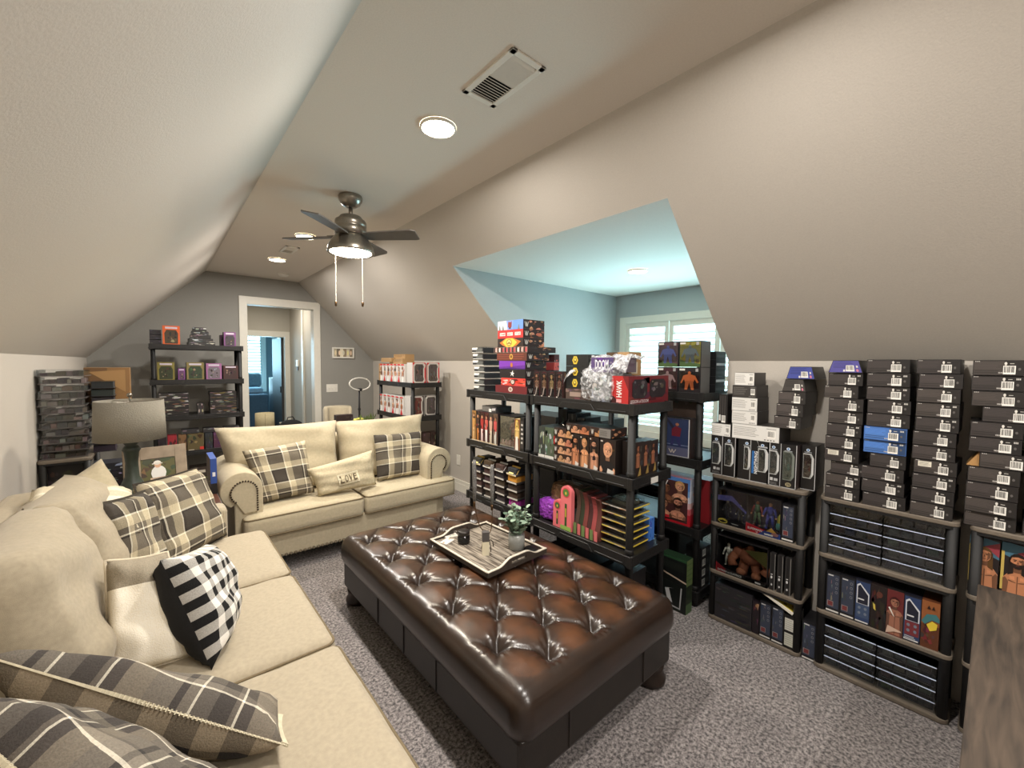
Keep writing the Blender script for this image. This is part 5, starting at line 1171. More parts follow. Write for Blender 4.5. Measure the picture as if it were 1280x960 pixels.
it = Item(.15, .22, .082, (84, 66, 112)); it.busy(0, 0, 1, 1, 10, [(96, 70, 128), (110, 96, 130), (76, 56, 100)], rng, 0); it.tx('DOOM', .2, .2, .8, .85, (226, 224, 232), 6); it.on('right').rc(0, 0, 1, 1, (104, 92, 104), 0); it.busy(0, 0, 1, 1, 8, [(130, 116, 126), (86, 76, 90)], rng, 1)
A_(it, 'figure_box', 'purple box with jagged DOOM lettering under loose plastic wrap', 'box', None, RGT, 1.435, 1.885, BZ+.167)
it = Item(.13, .2, .16, (130, 132, 136)); it.busy(0, 0, 1, 1, 20, [(170, 172, 176), (90, 92, 98), (210, 212, 214), (60, 62, 66)], rng, 0)
A_(it, 'figure_box', 'grey box swathed in crumpled plastic beneath the purple box', 'box', None, RGT, 1.45, 1.90, BZ)
# crumpled wrap draped over both
def crumple(name, label, cat, x, y, z, sx, sy, sz, seed, mat, parent=None):
    rg = random.Random(seed); bm = bmesh.new(); bmesh.ops.create_icosphere(bm, subdivisions=4, radius=1)
    dirs = [Vector((rg.gauss(0, 1), rg.gauss(0, 1), rg.gauss(0, 1))).normalized() for _ in range(26)]
    for v in bm.verts:
        d = v.co.normalized(); e = sum(abs(math.sin(d.dot(q)*rg2)) for q, rg2 in zip(dirs, [3+k*.8 for k in range(26)]))/26
        m = max(abs(d.x), abs(d.y), abs(d.z)); p = d/m**.6*(.72+.42*e); v.co = Vector((p.x*sx, p.y*sy, p.z*sz))
    me = bpy.data.meshes.new(name); bm.to_mesh(me); bm.free(); me.materials.append(mat)
    o = link(bpy.data.objects.new(name, me), parent); o.location = (x, y, z)
    if label: tag(o, label, cat)
    return o
crumple('plastic_wrap', 'crumpled clear plastic wrap bunched over the purple box on the nearest black rack', 'plastic wrap', 1.915, 1.455, BZ+.1, .075, .12, .098, 5, WRAP)
rg = random.Random(6); vs, fs = [], []; n = 26
for j in range(n+1):
    for i in range(n+1):
        u, v = i/n, j/n; y = 1.72-.44*u; x = 1.874+.24*v; z = BZ+.255-.10*max(0, (.18-v)/.18)*(1-.3*math.sin(u*9))-.09*max(0, (.3-u)/.3)**1.5+.006*math.sin(u*31+v*9)+.005*math.sin(v*29-u*13)+.006*math.sin(u*13-v*17)
        vs.append((x-.012*math.sin(u*17)*(1-v), y, z))
for j in range(n):
    for i in range(n): a = j*(n+1)+i; fs.append((a, a+1, a+n+2, a+n+1))
o = tag(mesh_obj('plastic_wrap', vs, fs, WRAP, None, True), 'loose clear plastic sheet lying over the purple box and yellow-crest pile', 'plastic wrap'); md_ = o.modifiers.new('t', 'SOLIDIFY'); md_.thickness = .0008
it = Item(.105, .40, .15, (130, 28, 34)); it.rc(0, 0, 1, 1, (176, 40, 40), 0); it.pg([(0, 0), (.5, 0), (.2, .25), (0, .3)], (60, 20, 24), 1); it.pg([(.65, 1), (1, .5), (1, 1)], (110, 26, 30), 1); it.tx('HAWK', .3, .25, .62, .85, (236, 230, 226), 3, True); it.rc(.3, .06, .6, .18, (210, 150, 150), 2)
it.on('right').rc(0, 0, 1, 1, (104, 26, 34), 0); it.busy(0, .1, 1, .95, 10, [(120, 30, 40), (60, 20, 28), (84, 24, 34)], rng, 0)
for u0, u1 in ((.08, .44), (.5, .92)):
    it.pg([(u0, .3), (u0+.05, .2), (u1-.08, .2), (u1, .36), (u1, .75), (u1-.06, .88), (u0+.05, .88), (u0, .75)], (34, 26, 32), 5); it.busy(u0+.04, .24, u1-.04, .82, 12, [(60, 52, 60), (36, 30, 36), (90, 80, 86), (28, 22, 26)], rng, 6)
it.tx('LEGION of DOOM', .03, .04, .46, .16, (206, 190, 190), 12); it.on('top').rc(0, 0, 1, 1, (60, 22, 26), 0)
A_(it, 'figure_box', 'long red box lettered HAWK and LEGION of DOOM, top right of the nearest black rack', 'box', None, RGT, 1.305, 1.872, BZ)
kraft = (168, 134, 92)
for k, (y, x, w, d, h, z) in enumerate([(1.70, 2.10, .22, .14, .27, BZ), (1.50, 2.12, .16, .13, .285, BZ)]):
    it = Item(w, d, h, kraft); it.rc(0, .93, .5, 1, (84, 62, 42), 0); it.rc(.1, .7, .4, .85, (120, 92, 60), 0); it.rc(.55, .6, .9, .8, (210, 196, 170), 0); it.lines(.58, .63, .88, .78, 3, (90, 80, 70), rng, 1); it.rc(.15, .3, .6, .36, (110, 84, 56), 0); it.on('right').rc(.2, .55, .7, .8, (206, 196, 176), 0)
    A_(it, 'carton', ('brown shipping carton with dark printed panels behind the yellow-crest pile', 'brown shipping carton with white label behind the purple box')[k], 'box', None, RGT, y, x, z)
# second shelf
B2 = BLV[2]+.001
for k, (y, c, lb) in enumerate([(1.903, (200, 198, 196), 'white-based box with small print at the left of the portrait boxes'), (1.833, (84, 104, 78), 'green-grey window box with a white base beside the portrait boxes')]):
    it = Item(.055 if k == 0 else .08, .15, .2, (40, 44, 40)); it.rc(0, .1, 1, 1, (54, 60, 56) if k == 0 else (78, 90, 72), 0); it.busy(.05, .12, .95, .9, 16, [(170, 176, 168), (60, 70, 60), (110, 120, 104)], rng, 1); it.rc(0, 0, 1, .1, (214, 212, 206), 6); it.on('right').rc(0, 0, 1, 1, (72, 86, 60), 0)
    A_(it, 'figure_box', lb, 'box', None, RGT, y, 1.888, B2)
def face_lay(w, d, h, rng, n=2, body=(36, 26, 22), emb=True):
    it = Item(w, d, h, body); it.rc(0, 0, 1, 1, (50, 32, 26), 0)
    for k in range(n):
        u0 = .22+.76*k/n; u1 = u0+.72/n; cu, cv = (u0+u1)/2, .52; sk = jit(SK[rng.randrange(3)], rng, 8)
        it.pg([(u0, 0), (u1, 0), (u1, .5), (cu, .3), (u0, .45)], sk, 1); it.el(cu, .58, (u1-u0)*.36, .36, (44, 30, 24), 2); it.el(cu-.01, .54, (u1-u0)*.27, .3, sk, 3); it.pg([(cu, .3), (cu+.06, .4), (cu+.05, .7), (cu+.02, .5)], tuple(v*.65 for v in sk), 4)
        it.rc(cu-.04, .6, cu-.015, .64, (40, 24, 20), 5); it.rc(cu+.01, .6, cu+.035, .64, (40, 24, 20), 5); it.rc(cu-.02, .4, cu+.02, .43, (110, 50, 44), 5)
    if emb: it.emblem_w(.1, .5, .06, .3)
    it.on('right').rc(0, 0, 1, 1, (44, 34, 30), 0); it.busy(0, 0, 1, 1, 10, SK, rng, 1); it.on('top').rc(0, 0, 1, 1, (44, 36, 34), 0); return it
for k in range(4):
    it = face_lay(.155, .17, .05 if k < 3 else .052, rng, 2)
    if k == 2: it.on('front'); it.rc(0, 0, .06, 1, (170, 30, 34), 7)
    A_(it, 'figure_box', 'flat-laid box with face prints, %s in the pile beside the upright portraits' % ordn(k, 4), 'box', 'flat-laid face-print boxes on the second shelf', RGT, 1.713, 1.884, B2+.052*k)
for k, (y, w, kw) in enumerate([(1.615, .062, dict(skin=(190, 124, 88), hair=(24, 18, 16), beard=True)), (1.548, .066, dict(skin=(206, 146, 104), hair=(190, 140, 96), beard=False)), (1.478, .066, dict(skin=(196, 140, 110), hair=(20, 16, 16), beard=True)), (1.385, .105, dict(skin=(208, 152, 118), hair=(206, 152, 118), beard=True, top=(26, 24, 26)))]):
    it = Item(w, .15, .19, (26, 20, 20)); it.rc(0, 0, 1, 1, (34, 24, 22), 0); it.busy(0, .3, 1, 1, 6, [(60, 34, 28), (44, 28, 26), (80, 50, 40)], rng, 0); it.man(.02, .0, .98, .95, rng, 1, **kw); it.pg([(.5, 0), (.9, 0), (.95, .1), (.55, .16)], (206, 200, 194), 9); it.el(.15, .93, .08, .025, (200, 190, 180), 9, 8)
    it.on('right').rc(0, 0, 1, 1, (30, 24, 22), 0); it.on('top').rc(0, 0, 1, 1, (24, 22, 22), 0)
    A_(it, 'figure_box', ['upright portrait box of a dark-haired bearded man, second shelf', 'upright portrait box of a man with shaved head and red shoulders, second shelf', 'upright portrait box of a long-faced bearded man with dark hair, second shelf', 'upright portrait box of a bald man in a black shirt, second shelf'][k], 'box', None, RGT, y, 1.884, B2)
for k in range(4):
    it = Item(.08, .08, .185-.004*k, (34, 26, 24)); it.rc(0, 0, 1, 1, (40, 30, 28), 0); it.man(.1, .25, .6, .95, rng, 1, skin=(150, 96, 70), hair=(60, 34, 26)); it.pg([(.3, 0), (.7, .02), (.6, .35), (.5, .2)], (150, 124, 70), 8); it.busy(.5, .2, .98, .9, 9, [(70, 64, 60), (50, 44, 42), (96, 84, 74)], rng, 3); it.rc(.55, .3, .9, .45, (56, 54, 56), 8)
    o = A_(it, 'figure_box', 'dark window-front figure box facing the rack end on the second shelf, %s from the front' % NTH[k], 'box', 'figure boxes facing the end of the nearest black rack', FRT, 1.975+.082*k if k < 3 else 2.19, 1.245+.004*k, B2); 
    if k == 3: bpy.data.objects.remove(o)
A_(face_lay(.18, .15, .05, rng, 2, (190, 180, 170)), 'figure_box', 'flat box with face prints lying across the upright portrait boxes, left one', 'box', None, RGT, 1.60, 1.884, B2+.195)
it = face_lay(.14, .15, .05, rng, 1, (60, 54, 50)); it.on('front'); it.rc(.45, 0, 1, 1, (120, 116, 112), 7); it.lines(.5, .2, .9, .8, 4, (90, 88, 84), rng, 8)
A_(it, 'figure_box', 'flat box with a grey text end lying above the bald-man box', 'box', None, RGT, 1.435, 1.884, B2+.195)
dome = tag(G().lathe([(.075, 0), (.07, .015), (.045, .034), (0, .04)], 24, sx=1.2).obj('clear_dome', CLEAR, None, True), 'clear plastic dome lid lying on the flat-laid face-print pile', 'plastic lid'); dome.location = (1.99, 1.73, B2+.212)
for k in range(3):  # packages added to keep the back of this shelf dark
    it = Item(.07, .15, .3-.02*k, (38, 40, 44)); it.busy(0, 0, 1, 1, 12, [(50, 54, 58), (30, 32, 36), (84, 92, 98)], rng, 0)
    A_(it, 'blister_package', 'added dark grey filler package behind the white-based boxes, %s from the left' % NTH[k], 'package', 'added filler packages at the back of the second shelf', RGT, 1.88-.08*k, 2.06, B2)
t = A_(Item(.07, .002, .032, (214, 212, 206)), 'shelf_sticker', 'white sticker on the near end of the second black shelf', 'sticker', None, FRT, 2.07, 1.2055, B2-.045)
it = t
# third shelf: playsets and blister cards
B1 = BLV[1]+.001
m_purple = M('purple_foil', (140, 60, 170), .3, noise=60, var=.4, bump=.4)
g = G(); 
crumple('purple_bag', 'purple foil bag slumped at the left of the third shelf', 'bag', 1.96, 1.88, B1+.07, .06, .075, .068, 9, m_purple)
crumple('tan_bag', 'crumpled tan and clear bag behind the pink arch cards', 'bag', 2.03, 1.80, B1+.17, .08, .10, .08, 10, M('tan_crumpled_bag', (120, 92, 66), .35, noise=40, var=.4, bump=.4))
def arch_card(w, h, col, mid, base, seed):
    it = Item(w, .035, h, body=False); n = 14; r = w/2
    out = [(-r, 0, 0), (r, 0, 0)]+[(r*math.cos(PI*k/n), 0, h-r+r*math.sin(PI*k/n)) for k in range(n+1)]
    it.prism(out[::-1], (0, .03, 0), col)
    it.el(.5, 1-r/h, .36, .36*w/h, (206, 70, 80), 1, 16); it.el(.5, 1-r/h, .28, .28*w/h, mid, 2, 16); it.el(.5, 1-r/h-.01, .08, .12*w/h, (220, 200, 80), 3, 6)
    it.rc(.4, .05, .6, .6, tuple(v*.7 for v in mid), 1); it.rc(0, 0, 1, .1, base, 2); it.rc(.44, .3, .56, .5, (190, 170, 70), 3); return it
A_(arch_card(.07, .17, (226, 116, 122), (70, 104, 60), (226, 116, 122), 1), 'arch_package', 'smaller pink arch-topped package with a green centre', 'package', None, RGT, 1.76, 1.89, B1)
A_(arch_card(.085, .275, (232, 120, 124), (84, 124, 60), (150, 180, 90), 2), 'arch_package', 'tall pink arch-topped package with a green base on the third shelf', 'package', None, RGT, 1.685, 1.885, B1)
for k in range(6):
    w = .03; h = .27-.006*k; it = Item(w, .13, h, body=False); n = 10; cc = [(84, 70, 60), (50, 60, 44), (120, 60, 56), (70, 40, 40), (150, 70, 70), (96, 56, 50)][k]
    prof = [(0, 0)]+[(.12*(1-.35*math.sin(PI*q/n)*(q/n)), h*q/n) for q in range(n+1)]+[(0, h)]
    it.prism([(-w/2, .13-a, b_) for a, b_ in prof], (w, 0, 0), cc); it.rc(.1, .0, .9, .25, (206, 110, 110) if k % 2 else (110, 130, 80), 0)
    A_(it, 'curved_package', '%s curved side-on package right of the tall pink arch' % NTH[k], 'package', 'curved side-on packages on the third shelf', RGT, 1.62-.031*k, 1.895, B1, rng.uniform(-.06, .06))
for k in range(6):
    it = Item(.18, .2, .008, (200, 180, 90) if k < 5 else (210, 208, 200)); it.busy(.02, 0, .98, 1, 10, [(230, 196, 70), (206, 120, 50), (120, 140, 150), (60, 40, 30), (226, 222, 210)], rng, 0)
    it.on('right').rc(0, 0, 1, 1, (214, 190, 70), 0); it.on('top').rc(0, 0, 1, 1, (60, 54, 50), 0)
    z = B1+.012+.042*k
    o = A_(it, 'blister_card', 'yellow-edged blister card lying flat, %s of the pile on the third shelf' % ordn(k, 6), 'package', 'flat yellow-edged blister cards', RGT, 1.358, 1.925, z, rng.uniform(-.03, .03))
    g = G().box(-.07, .07, .02, .18, .009, .034, (40, 36, 34)); g.obj('blister', CLEAR, o); G().box(-.05, .05, .04, .16, .009, .03, rng.choice([(60, 62, 54), (44, 40, 40), (90, 88, 76)])).obj('toy', MATTE, o)
it = Item(.055, .08, .13, (70, 120, 200)); it.busy(0, 0, 1, 1, 6, [(90, 140, 214), (50, 90, 170), (220, 220, 224)], rng, 0); A_(it, 'small_box', 'small bright blue package at the back right of the third shelf', 'package', None, FRT, 2.165, 1.272, B1)
B0 = BLV[0]+.001
for k in range(9):
    it = Item(.068, .2, rng.uniform(.18, .26), (28, 26, 28)); it.busy(0, 0, 1, 1, 10, [(44, 40, 42), (60, 44, 40), (30, 34, 40)], rng, 0)
    A_(it, 'dark_box', 'shadowed box on the bottom shelf of the nearest black rack, %s from the left' % NTH[k], 'box', 'shadowed boxes on the bottom shelf behind the ottoman', RGT, 1.89-.072*k, 1.925, B0)

for k, (x, y, w, d, h, lb) in enumerate([(2.62, 2.72, .50, .5, .62, 'added black lidded filler tote in the dormer behind the blister-card rack, left one'), (2.62, 2.19, .50, .5, .60, 'added black lidded filler tote in the dormer behind the portrait boxes'), (3.0, 1.72, .38, .5, .55, 'added black lidded filler tote deeper in the dormer behind the red-blue portrait box')]):  # filler totes, added to darken the gap behind the racks
    t = tag(empty('filler_tote', (x, y, 0.001), -PI/2), lb, 'tote', None); g = G()
    v_ = [(sx*(w/2-i), .0+i if sy == 0 else d-i, z) for z, i in ((0, .03), (h-.04, 0)) for sy in (0, 1) for sx in (-1, 1)]
    g.add(v_, [(0, 2, 3, 1), (4, 5, 7, 6), (0, 1, 5, 4), (2, 6, 7, 3), (0, 4, 6, 2), (1, 3, 7, 5)]); bevel(g.obj('tub', m_black, t), .02, 3)
    bevel(G().box(-w/2-.012, w/2+.012, -.012, d+.012, h-.04, h).box(-w/2+.05, w/2-.05, .05, d-.05, h, h+.012).obj('lid', m_black2, t), .008, 2)
for k, (y, h, lb) in enumerate([(2.74, .42, 'added tall dark filler carton on the left dormer tote'), (2.24, .44, 'added tall dark filler carton on the middle dormer tote')]):  # cartons added on the totes to darken the view higher up
    it = Item(.42, .3, h, (36, 33, 32)); it.rc(.06, .55, .5, .9, (60, 54, 50), 0); it.lines(.1, .6, .46, .86, 4, (96, 90, 84), rng, 1)
    A_(it, 'carton', lb, 'box', None, RGT, y, 2.68, .614 if k == 0 else .614)

# ------------------------------------------------------------------ second black rack
T_A = BZ
stack = [(.25, .22, .05, (104, 34, 38), 'maroon box with a small pale crest', 2.225), (.19, .2, .045, (226, 70, 60), 'red and white splashed box', 2.20), (.20, .2, .053, (34, 28, 28), 'black box with a white star shape', 2.21), (.205, .2, .05, (96, 44, 140), 'purple box', 2.215), (.235, .21, .048, (92, 48, 36), 'brown box with a gold badge', 2.22), (.30, .27, .034, (150, 120, 110), 'wide flat box with black and pink pattern', 2.235), (.20, .2, .052, (40, 28, 24), 'box with a golden burst around a crest', 2.235), (.20, .2, .05, (206, 44, 42), 'bright red box with three white words', 2.235), (.20, .2, .055, (120, 150, 220), 'sky-blue box with a red animal-like crest', 2.235)]
z = T_A
for k, (w, d, h, c, lb, y) in enumerate(stack):
    w *= 1.35 if k not in (5,) else 1.2; h *= 1.17
    it = Item(w, d, h-.001, c)
    if k == 0: it.el(.5, .55, .07, .3, (206, 190, 180), 1); it.el(.5, .55, .04, .16, (150, 120, 110), 2)
    elif k == 1: it.busy(0, 0, 1, 1, 22, [(230, 80, 70), (236, 200, 190), (200, 50, 44), (70, 40, 40)], rng, 0); it.el(.5, .5, .1, .4, (60, 40, 40), 6); it.el(.5, .5, .07, .28, (200, 180, 170), 7)
    elif k == 2: it.pg([(.44, .2), (.48, .5), (.42, .62), (.49, .62), (.53, .9), (.54, .6), (.6, .55), (.54, .45), (.56, .15), (.5, .4)], (230, 228, 222), 1)
    elif k == 3: it.pg([(0, .2), (1, .5), (1, .9), (0, 1)], (120, 56, 170), 0); it.pg([(0, 0), (.5, .2), (1, .1), (1, 0)], (70, 34, 110), 1); it.el(.5, .5, .05, .28, (176, 110, 60), 2)
    elif k == 4: it.lines(0, .1, 1, .9, 3, (130, 66, 50), rng, 0); it.el(.5, .5, .06, .36, (196, 150, 70), 2); it.el(.5, .5, .03, .2, (110, 70, 30), 3)
    elif k == 5:
        for q in range(9):
            it.rc(q/9+.01, .05, q/9+.06, .95, (30, 26, 26), 1); it.rc(q/9+.055, .15, q/9+.1, .85, rng.choice([(210, 170, 160), (236, 226, 214), (190, 80, 84)]), 2)
    elif k == 6:
        it.pg([(.08, .5), (.3, .95), (.36, 1), (.62, 1), (.92, .6), (.75, .1), (.6, 0), (.35, 0), (.2, .2)], (196, 110, 40), 0); it.pg([(.2, .55), (.36, 1), (.6, 1), (.78, .5), (.62, 0), (.36, 0)], (240, 190, 70), 1); it.el(.47, .5, .11, .42, (150, 120, 50), 2, 14); it.el(.47, .5, .08, .3, (226, 206, 120), 3, 14); it.pg([(.38, .35), (.47, .62), (.56, .35)], (130, 100, 50), 4)
    elif k == 7:
        for q in range(3): it.rc(.09+q*.3, .3, .31+q*.3, .68, (240, 232, 226), 1); it.tx(('CHAMP', 'LEGACY', 'TITLES')[q], .1+q*.3, .36, .3+q*.3, .62, (206, 60, 56), 2)
        for q in range(2): it.rc(.335+q*.3, .4, .355+q*.3, .55, (140, 24, 28), 1)
    else:
        it.pg([(0, 0), (.4, 0), (.35, 1), (0, 1)], (206, 208, 226), 0); it.pg([(.6, 0), (1, 0), (1, 1), (.62, 1)], (96, 140, 226), 0); it.pg([(.42, .3), (.43, .95), (.46, .8), (.5, .86), (.54, .8), (.57, .95), (.56, .3), (.5, .12)], (130, 40, 36), 2); it.rc(.46, .1, .53, .22, (30, 22, 24), 3)
        for u in (.04, .18, .8): it.pg([(u, 0), (u+.08, 0), (u+.05, .5), (u+.03, .5)], (110, 120, 110), 1)
    it.on('right').rc(0, 0, 1, 1, (46, 34, 34), 0)
    if k != 5: it.emblem_w(.14, .5, .08, .28); 
    it.busy(.28, 0, 1, 1, 14, SK, rng, 1); it.on('top').rc(0, 0, 1, 1, (60, 54, 56), 0)
    A_(it, 'box', lb+', %s in the tall coloured stack' % ordn(k, 9), 'box', None, RGT, y-.01, 1.885, z); z += h
for k in range(7):
    it = Item(.14, .2, .038, (34, 34, 36)); it.rc(0, .55, .5, 1, (220, 220, 218), 0); it.pg([(.3, .1), (.9, .1), (.95, .8), (.5, .9)], (90, 92, 90), 1); it.rc(0, 0, 1, .12, (190, 190, 188), 1); it.on('left').rc(0, 0, 1, 1, (40, 40, 42), 0)
    o = A_(it, 'blister_package', 'black blister package with torn white edge, %s left of the coloured stack' % ordn(k, 7), 'package', 'black blister packages left of the coloured stack', RGT, 2.59+.004*k*(k > 3), 1.89, T_A+.049*k, rng.uniform(-.05, .05))
    G().box(-.068, .068, .002, .19, .038, .045).obj('blister', CLEAR, o)
for k in range(5):
    it = Item(.05, .15, .055, rng.choice([(206, 90, 84), (60, 50, 56), (90, 50, 50)])); it.busy(0, 0, 1, 1, 6, [(230, 120, 104), (50, 44, 48), (200, 190, 190)], rng, 0)
    A_(it, 'figure_box', 'small pink and black box behind the coloured stack, %s' % ordn(k, 5), 'box', 'small boxes behind the coloured stack', FRT, 2.185, 2.06, T_A+.056*k)
# its middle shelf
A2 = BLV[2]+.001
lbs = ['gold-edged figure box at the left end', 'dark box with an orange base strip', 'figure box with a red hooded figure print', 'figure box with a white-legged figure print', 'figure box with a pale standing figure print', 'figure box with a tall pale-legged print']
for k in range(6):
    w = .052; it = Item(w, .16, .235, (34, 24, 24)); it.rc(0, 0, 1, 1, [(150, 110, 60), (30, 22, 22), (60, 24, 26), (70, 26, 28), (60, 50, 44), (90, 70, 60)][k], 0)
    it.busy(.05, .05, .95, .95, 8, [(60, 36, 32), (110, 80, 60), (40, 26, 26)], rng, 1)
    cu = .5; sk = SK[rng.randrange(3)]; it.el(cu, .82, .2, .06, sk, 6, 10); it.pg([(.25, .42), (.75, .42), (.85, .74), (.5, .8), (.15, .74)], [(190, 140, 80), (60, 40, 36), (170, 50, 50), (206, 90, 84), (200, 160, 140), (196, 80, 80)][k], 6); it.pg([(.3, .05), (.45, .05), (.5, .4), (.55, .05), (.72, .05), (.75, .44), (.25, .44)], [(210, 170, 120), (176, 110, 50), (226, 200, 200), (232, 226, 224), (214, 200, 180), (206, 206, 200)][k], 7)
    it.rc(0, 0, 1, .05, (200, 180, 150), 8); it.busy(.1, .3, .9, .75, 5, [(150, 60, 50), (200, 150, 120), (50, 34, 32)], rng, 8); it.busy(0, .75, 1, 1, 4, [(50, 34, 32), (90, 60, 50)], rng, 8)
    A_(it, 'figure_box', lbs[k]+' of the row on the second black rack', 'box', None, RGT, 2.65-.054*k, 1.885, A2)
it = shadow_box(.17, .16, .23, (36, 22, 24), (30, 24, 24)); it.pg([(0, 0), (1, 0), (1, .3), (0, .12)], (110, 30, 44), 1); it.rc(0, 0, 1, .08, (150, 146, 150), 2); it.lines(.04, .01, .9, .07, 1, (60, 60, 64), rng, 3)
for q in range(3): it.rc(.15+.22*q, .12, .27+.22*q, .26, (150, 100, 110), 3)
o = A_(it, 'figure_box', 'dark open-front box with a red figure, middle of the second black rack', 'box', None, RGT, 2.262, 1.90, A2); window_part(o, .17, .23, .02, .02, .98, .98); figure(o, 'toy_figure', .15, 0, .06, .05, ((150, 60, 46), (170, 84, 60), (60, 60, 70)))
it = Item(.055, .16, .22, (200, 180, 130)); it.rc(0, 0, 1, 1, (120, 70, 50), 0); it.man(.05, .4, .95, 1, rng, 1, skin=(226, 190, 120), hair=(220, 190, 90)); it.pg([(.2, 0), (.8, 0), (.7, .45), (.3, .45)], (226, 220, 210), 8)
A_(it, 'figure_box', 'gold and white portrait box at the right end of the second black rack', 'box', None, RGT, 2.146, 1.89, A2)
it = Item(.04, .16, .235, (24, 22, 22)); it.rc(.2, .1, .8, .9, (60, 56, 56), 0); it.lines(.25, .2, .8, .85, 5, (190, 186, 180), rng, 1); A_(it, 'figure_box', 'black spine box with pale marks beside the gold and white portrait box', 'box', None, RGT, 2.096, 1.89, A2)
it = Item(.17, .15, .045, (60, 58, 58)); it.rc(0, .1, .6, .9, (104, 102, 100), 0); it.rc(.5, .05, .68, .6, (226, 224, 220), 1); it.pg([(.7, .3), (.95, .4), (.98, .8), (.72, .7)], (190, 186, 190), 1)
A_(it, 'carton', 'grey flat box lying on the figure-box row of the second black rack', 'box', None, RGT, 2.48, 1.90, A2+.236)
# its third shelf: hanging blister columns
A1 = BLV[1]+.001
for c_ in range(4):
    for k in range(5):
        y = 2.62-.14*c_; z = A1+.058*k; top_ = k == 4
        it = Item(.105, .17, .012, (60, 56, 54)); cc = [(196, 164, 80), (214, 212, 206), (222, 220, 216), (206, 170, 84)][c_]
        it.rc(0, 0, 1, 1, (200, 196, 190), 0)
        o = A_(it, 'blister_card', 'blister card, %s in the %s column behind the mottled grey sleeves' % (ordn(k, 5), ('leftmost gold-topped', 'white-topped second', 'white-topped third', 'rightmost gold-topped')[c_]), 'package', 'blister cards on the third shelf of the second black rack', RGT, y, 1.885+.004*(4-k), z, rng.uniform(-.05, .05))
        g = G().box(-.045, .045, .006, .16, .012, .048, jit(rng.choice([(50, 42, 40), (70, 48, 40), (40, 38, 42)]), rng, 8))
        if c_ == 3 and k == 3: g = G().box(-.045, .045, .006, .16, .012, .048, (200, 140, 50))
        if c_ == 3 and k == 0: g = G().box(-.045, .045, .006, .16, .012, .048, (170, 50, 150))
        g.obj('blister', MATTE, o)
        if top_:
            g = G(); g.prism([(-.05, -.002, .0), (.05, -.002, .0), (.045, .05, .055), (-.045, .05, .055)], (0, .003, .002), cc)
            g.prism([(-.028, -.004, .012), (.022, -.004, .012), (.02, .035, .042), (-.024, .035, .042)], (0, .003, .002), (60, 56, 58) if c_ in (1, 2) else (226, 206, 130)); g.obj('header_card', MATTE, o)

# ------------------------------------------------------------------ rack in the dormer mouth
C3, C2, C1, C0 = 1.328, .916, .487, .097
for k, (y, z, c1, c2, lb) in enumerate([(1.39, .163, (70, 44, 54), (66, 78, 140), 'upper left window box with a blue figure, on the dormer rack'), (1.245, .163, (120, 116, 40), (90, 104, 110), 'upper right window box with yellow background and grey figure, on the dormer rack'), (1.39, 0, (60, 24, 34), (170, 140, 140), 'lower left window box with a skeletal white figure, on the dormer rack'), (1.245, 0, (30, 26, 26), (206, 110, 60), 'lower right black box with an orange figure, on the dormer rack')]):
    it = Item(.14, .12, .16, (26, 24, 26)); it.rc(.04, .06, .96, .96, c1, 0); it.busy(.06, .08, .94, .94, 8, [c1, tuple(v*.7 for v in c1)], rng, 1); it.pg([(.04, 0), (.96, 0), (.96, .12), (.4, .2), (.04, .3)], (60, 84, 44) if k < 2 else (30, 26, 28), 5)
    it.el(.5, .78, .07, .07, c2, 7, 10); it.pg([(.3, .45), (.7, .45), (.78, .68), (.5, .75), (.22, .68)], c2, 7); it.pg([(.3, .14), (.42, .14), (.5, .42), (.6, .14), (.72, .14), (.68, .48), (.32, .48)], tuple(v*.85 for v in c2), 8); it.pg([(.22, .66), (.1, .4), (.16, .38), (.3, .6)], c2, 8); it.pg([(.78, .66), (.92, .44), (.86, .4), (.7, .6)], c2, 8)
    it.rc(.05, .88, .3, .95, (206, 204, 196), 9); it.rc(.78, .84, .9, .96, (150, 150, 150), 9); it.on('right').rc(0, 0, 1, 1, (90, 88, 86) if k % 2 else (26, 26, 28), 0)
    o = A_(it, 'window_box', lb, 'box', None, RGT, y, 2.51, C3+z); window_part(o, .14, .16, .05, .2, .95, .84)
for k in range(2):
    it = Item(.05, .12, .15, (60, 58, 58)); it.rc(.1, .1, .4, .9, (40, 38, 38), 0); it.pg([(.5, .2), (.9, .3), (.8, .6)], (170, 40, 50), 0)
    pass
for k in range(5):
    it = Item(.14, .12, .052, (24, 24, 26)); it.rc(.05, .3, .95, .6, (210, 214, 216), 0) if k % 2 else it.rc(.05, .3, .95, .6, (60, 62, 64), 0)
    A_(it, 'carton', 'black and white striped box behind the dormer-rack window boxes, %s' % ordn(k, 5), 'box', 'striped boxes at the end of the dormer rack', FRT, 2.76, 1.165, C3+.0525*k)
it = Item(.20, .10, .255, (24, 24, 30)); it.rc(.02, .02, .98, .98, (214, 214, 216), 0); it.rc(.05, .035, .95, .965, (46, 58, 92), 1); it.rc(.05, .035, .95, .25, (90, 92, 118), 2); it.rc(.05, .3, .95, .32, (110, 120, 150), 3)
it.pg([(.35, .28), (.44, .28), (.52, .5), (.62, .3), (.72, .27), (.66, .55), (.42, .55)], (52, 52, 96), 4); it.pg([(.4, .52), (.68, .52), (.72, .72), (.55, .78), (.4, .7)], (110, 36, 50), 5); it.el(.58, .82, .06, .04, (170, 110, 84), 6, 10); it.pg([(.42, .7), (.2, .92), (.25, .95), (.48, .76)], (40, 40, 60), 5); it.emblem_w(.42, .14, .12, .05, (206, 196, 180), 7)
it.rc(0, .97, 1, 1, (30, 30, 34), 8); it.on('right').rc(0, 0, 1, 1, (60, 44, 40), 0)
A_(it, 'figure_box', 'white-bordered blue box printed with a figure in red, dormer rack', 'box', None, RGT, 1.335, 2.52, C2)
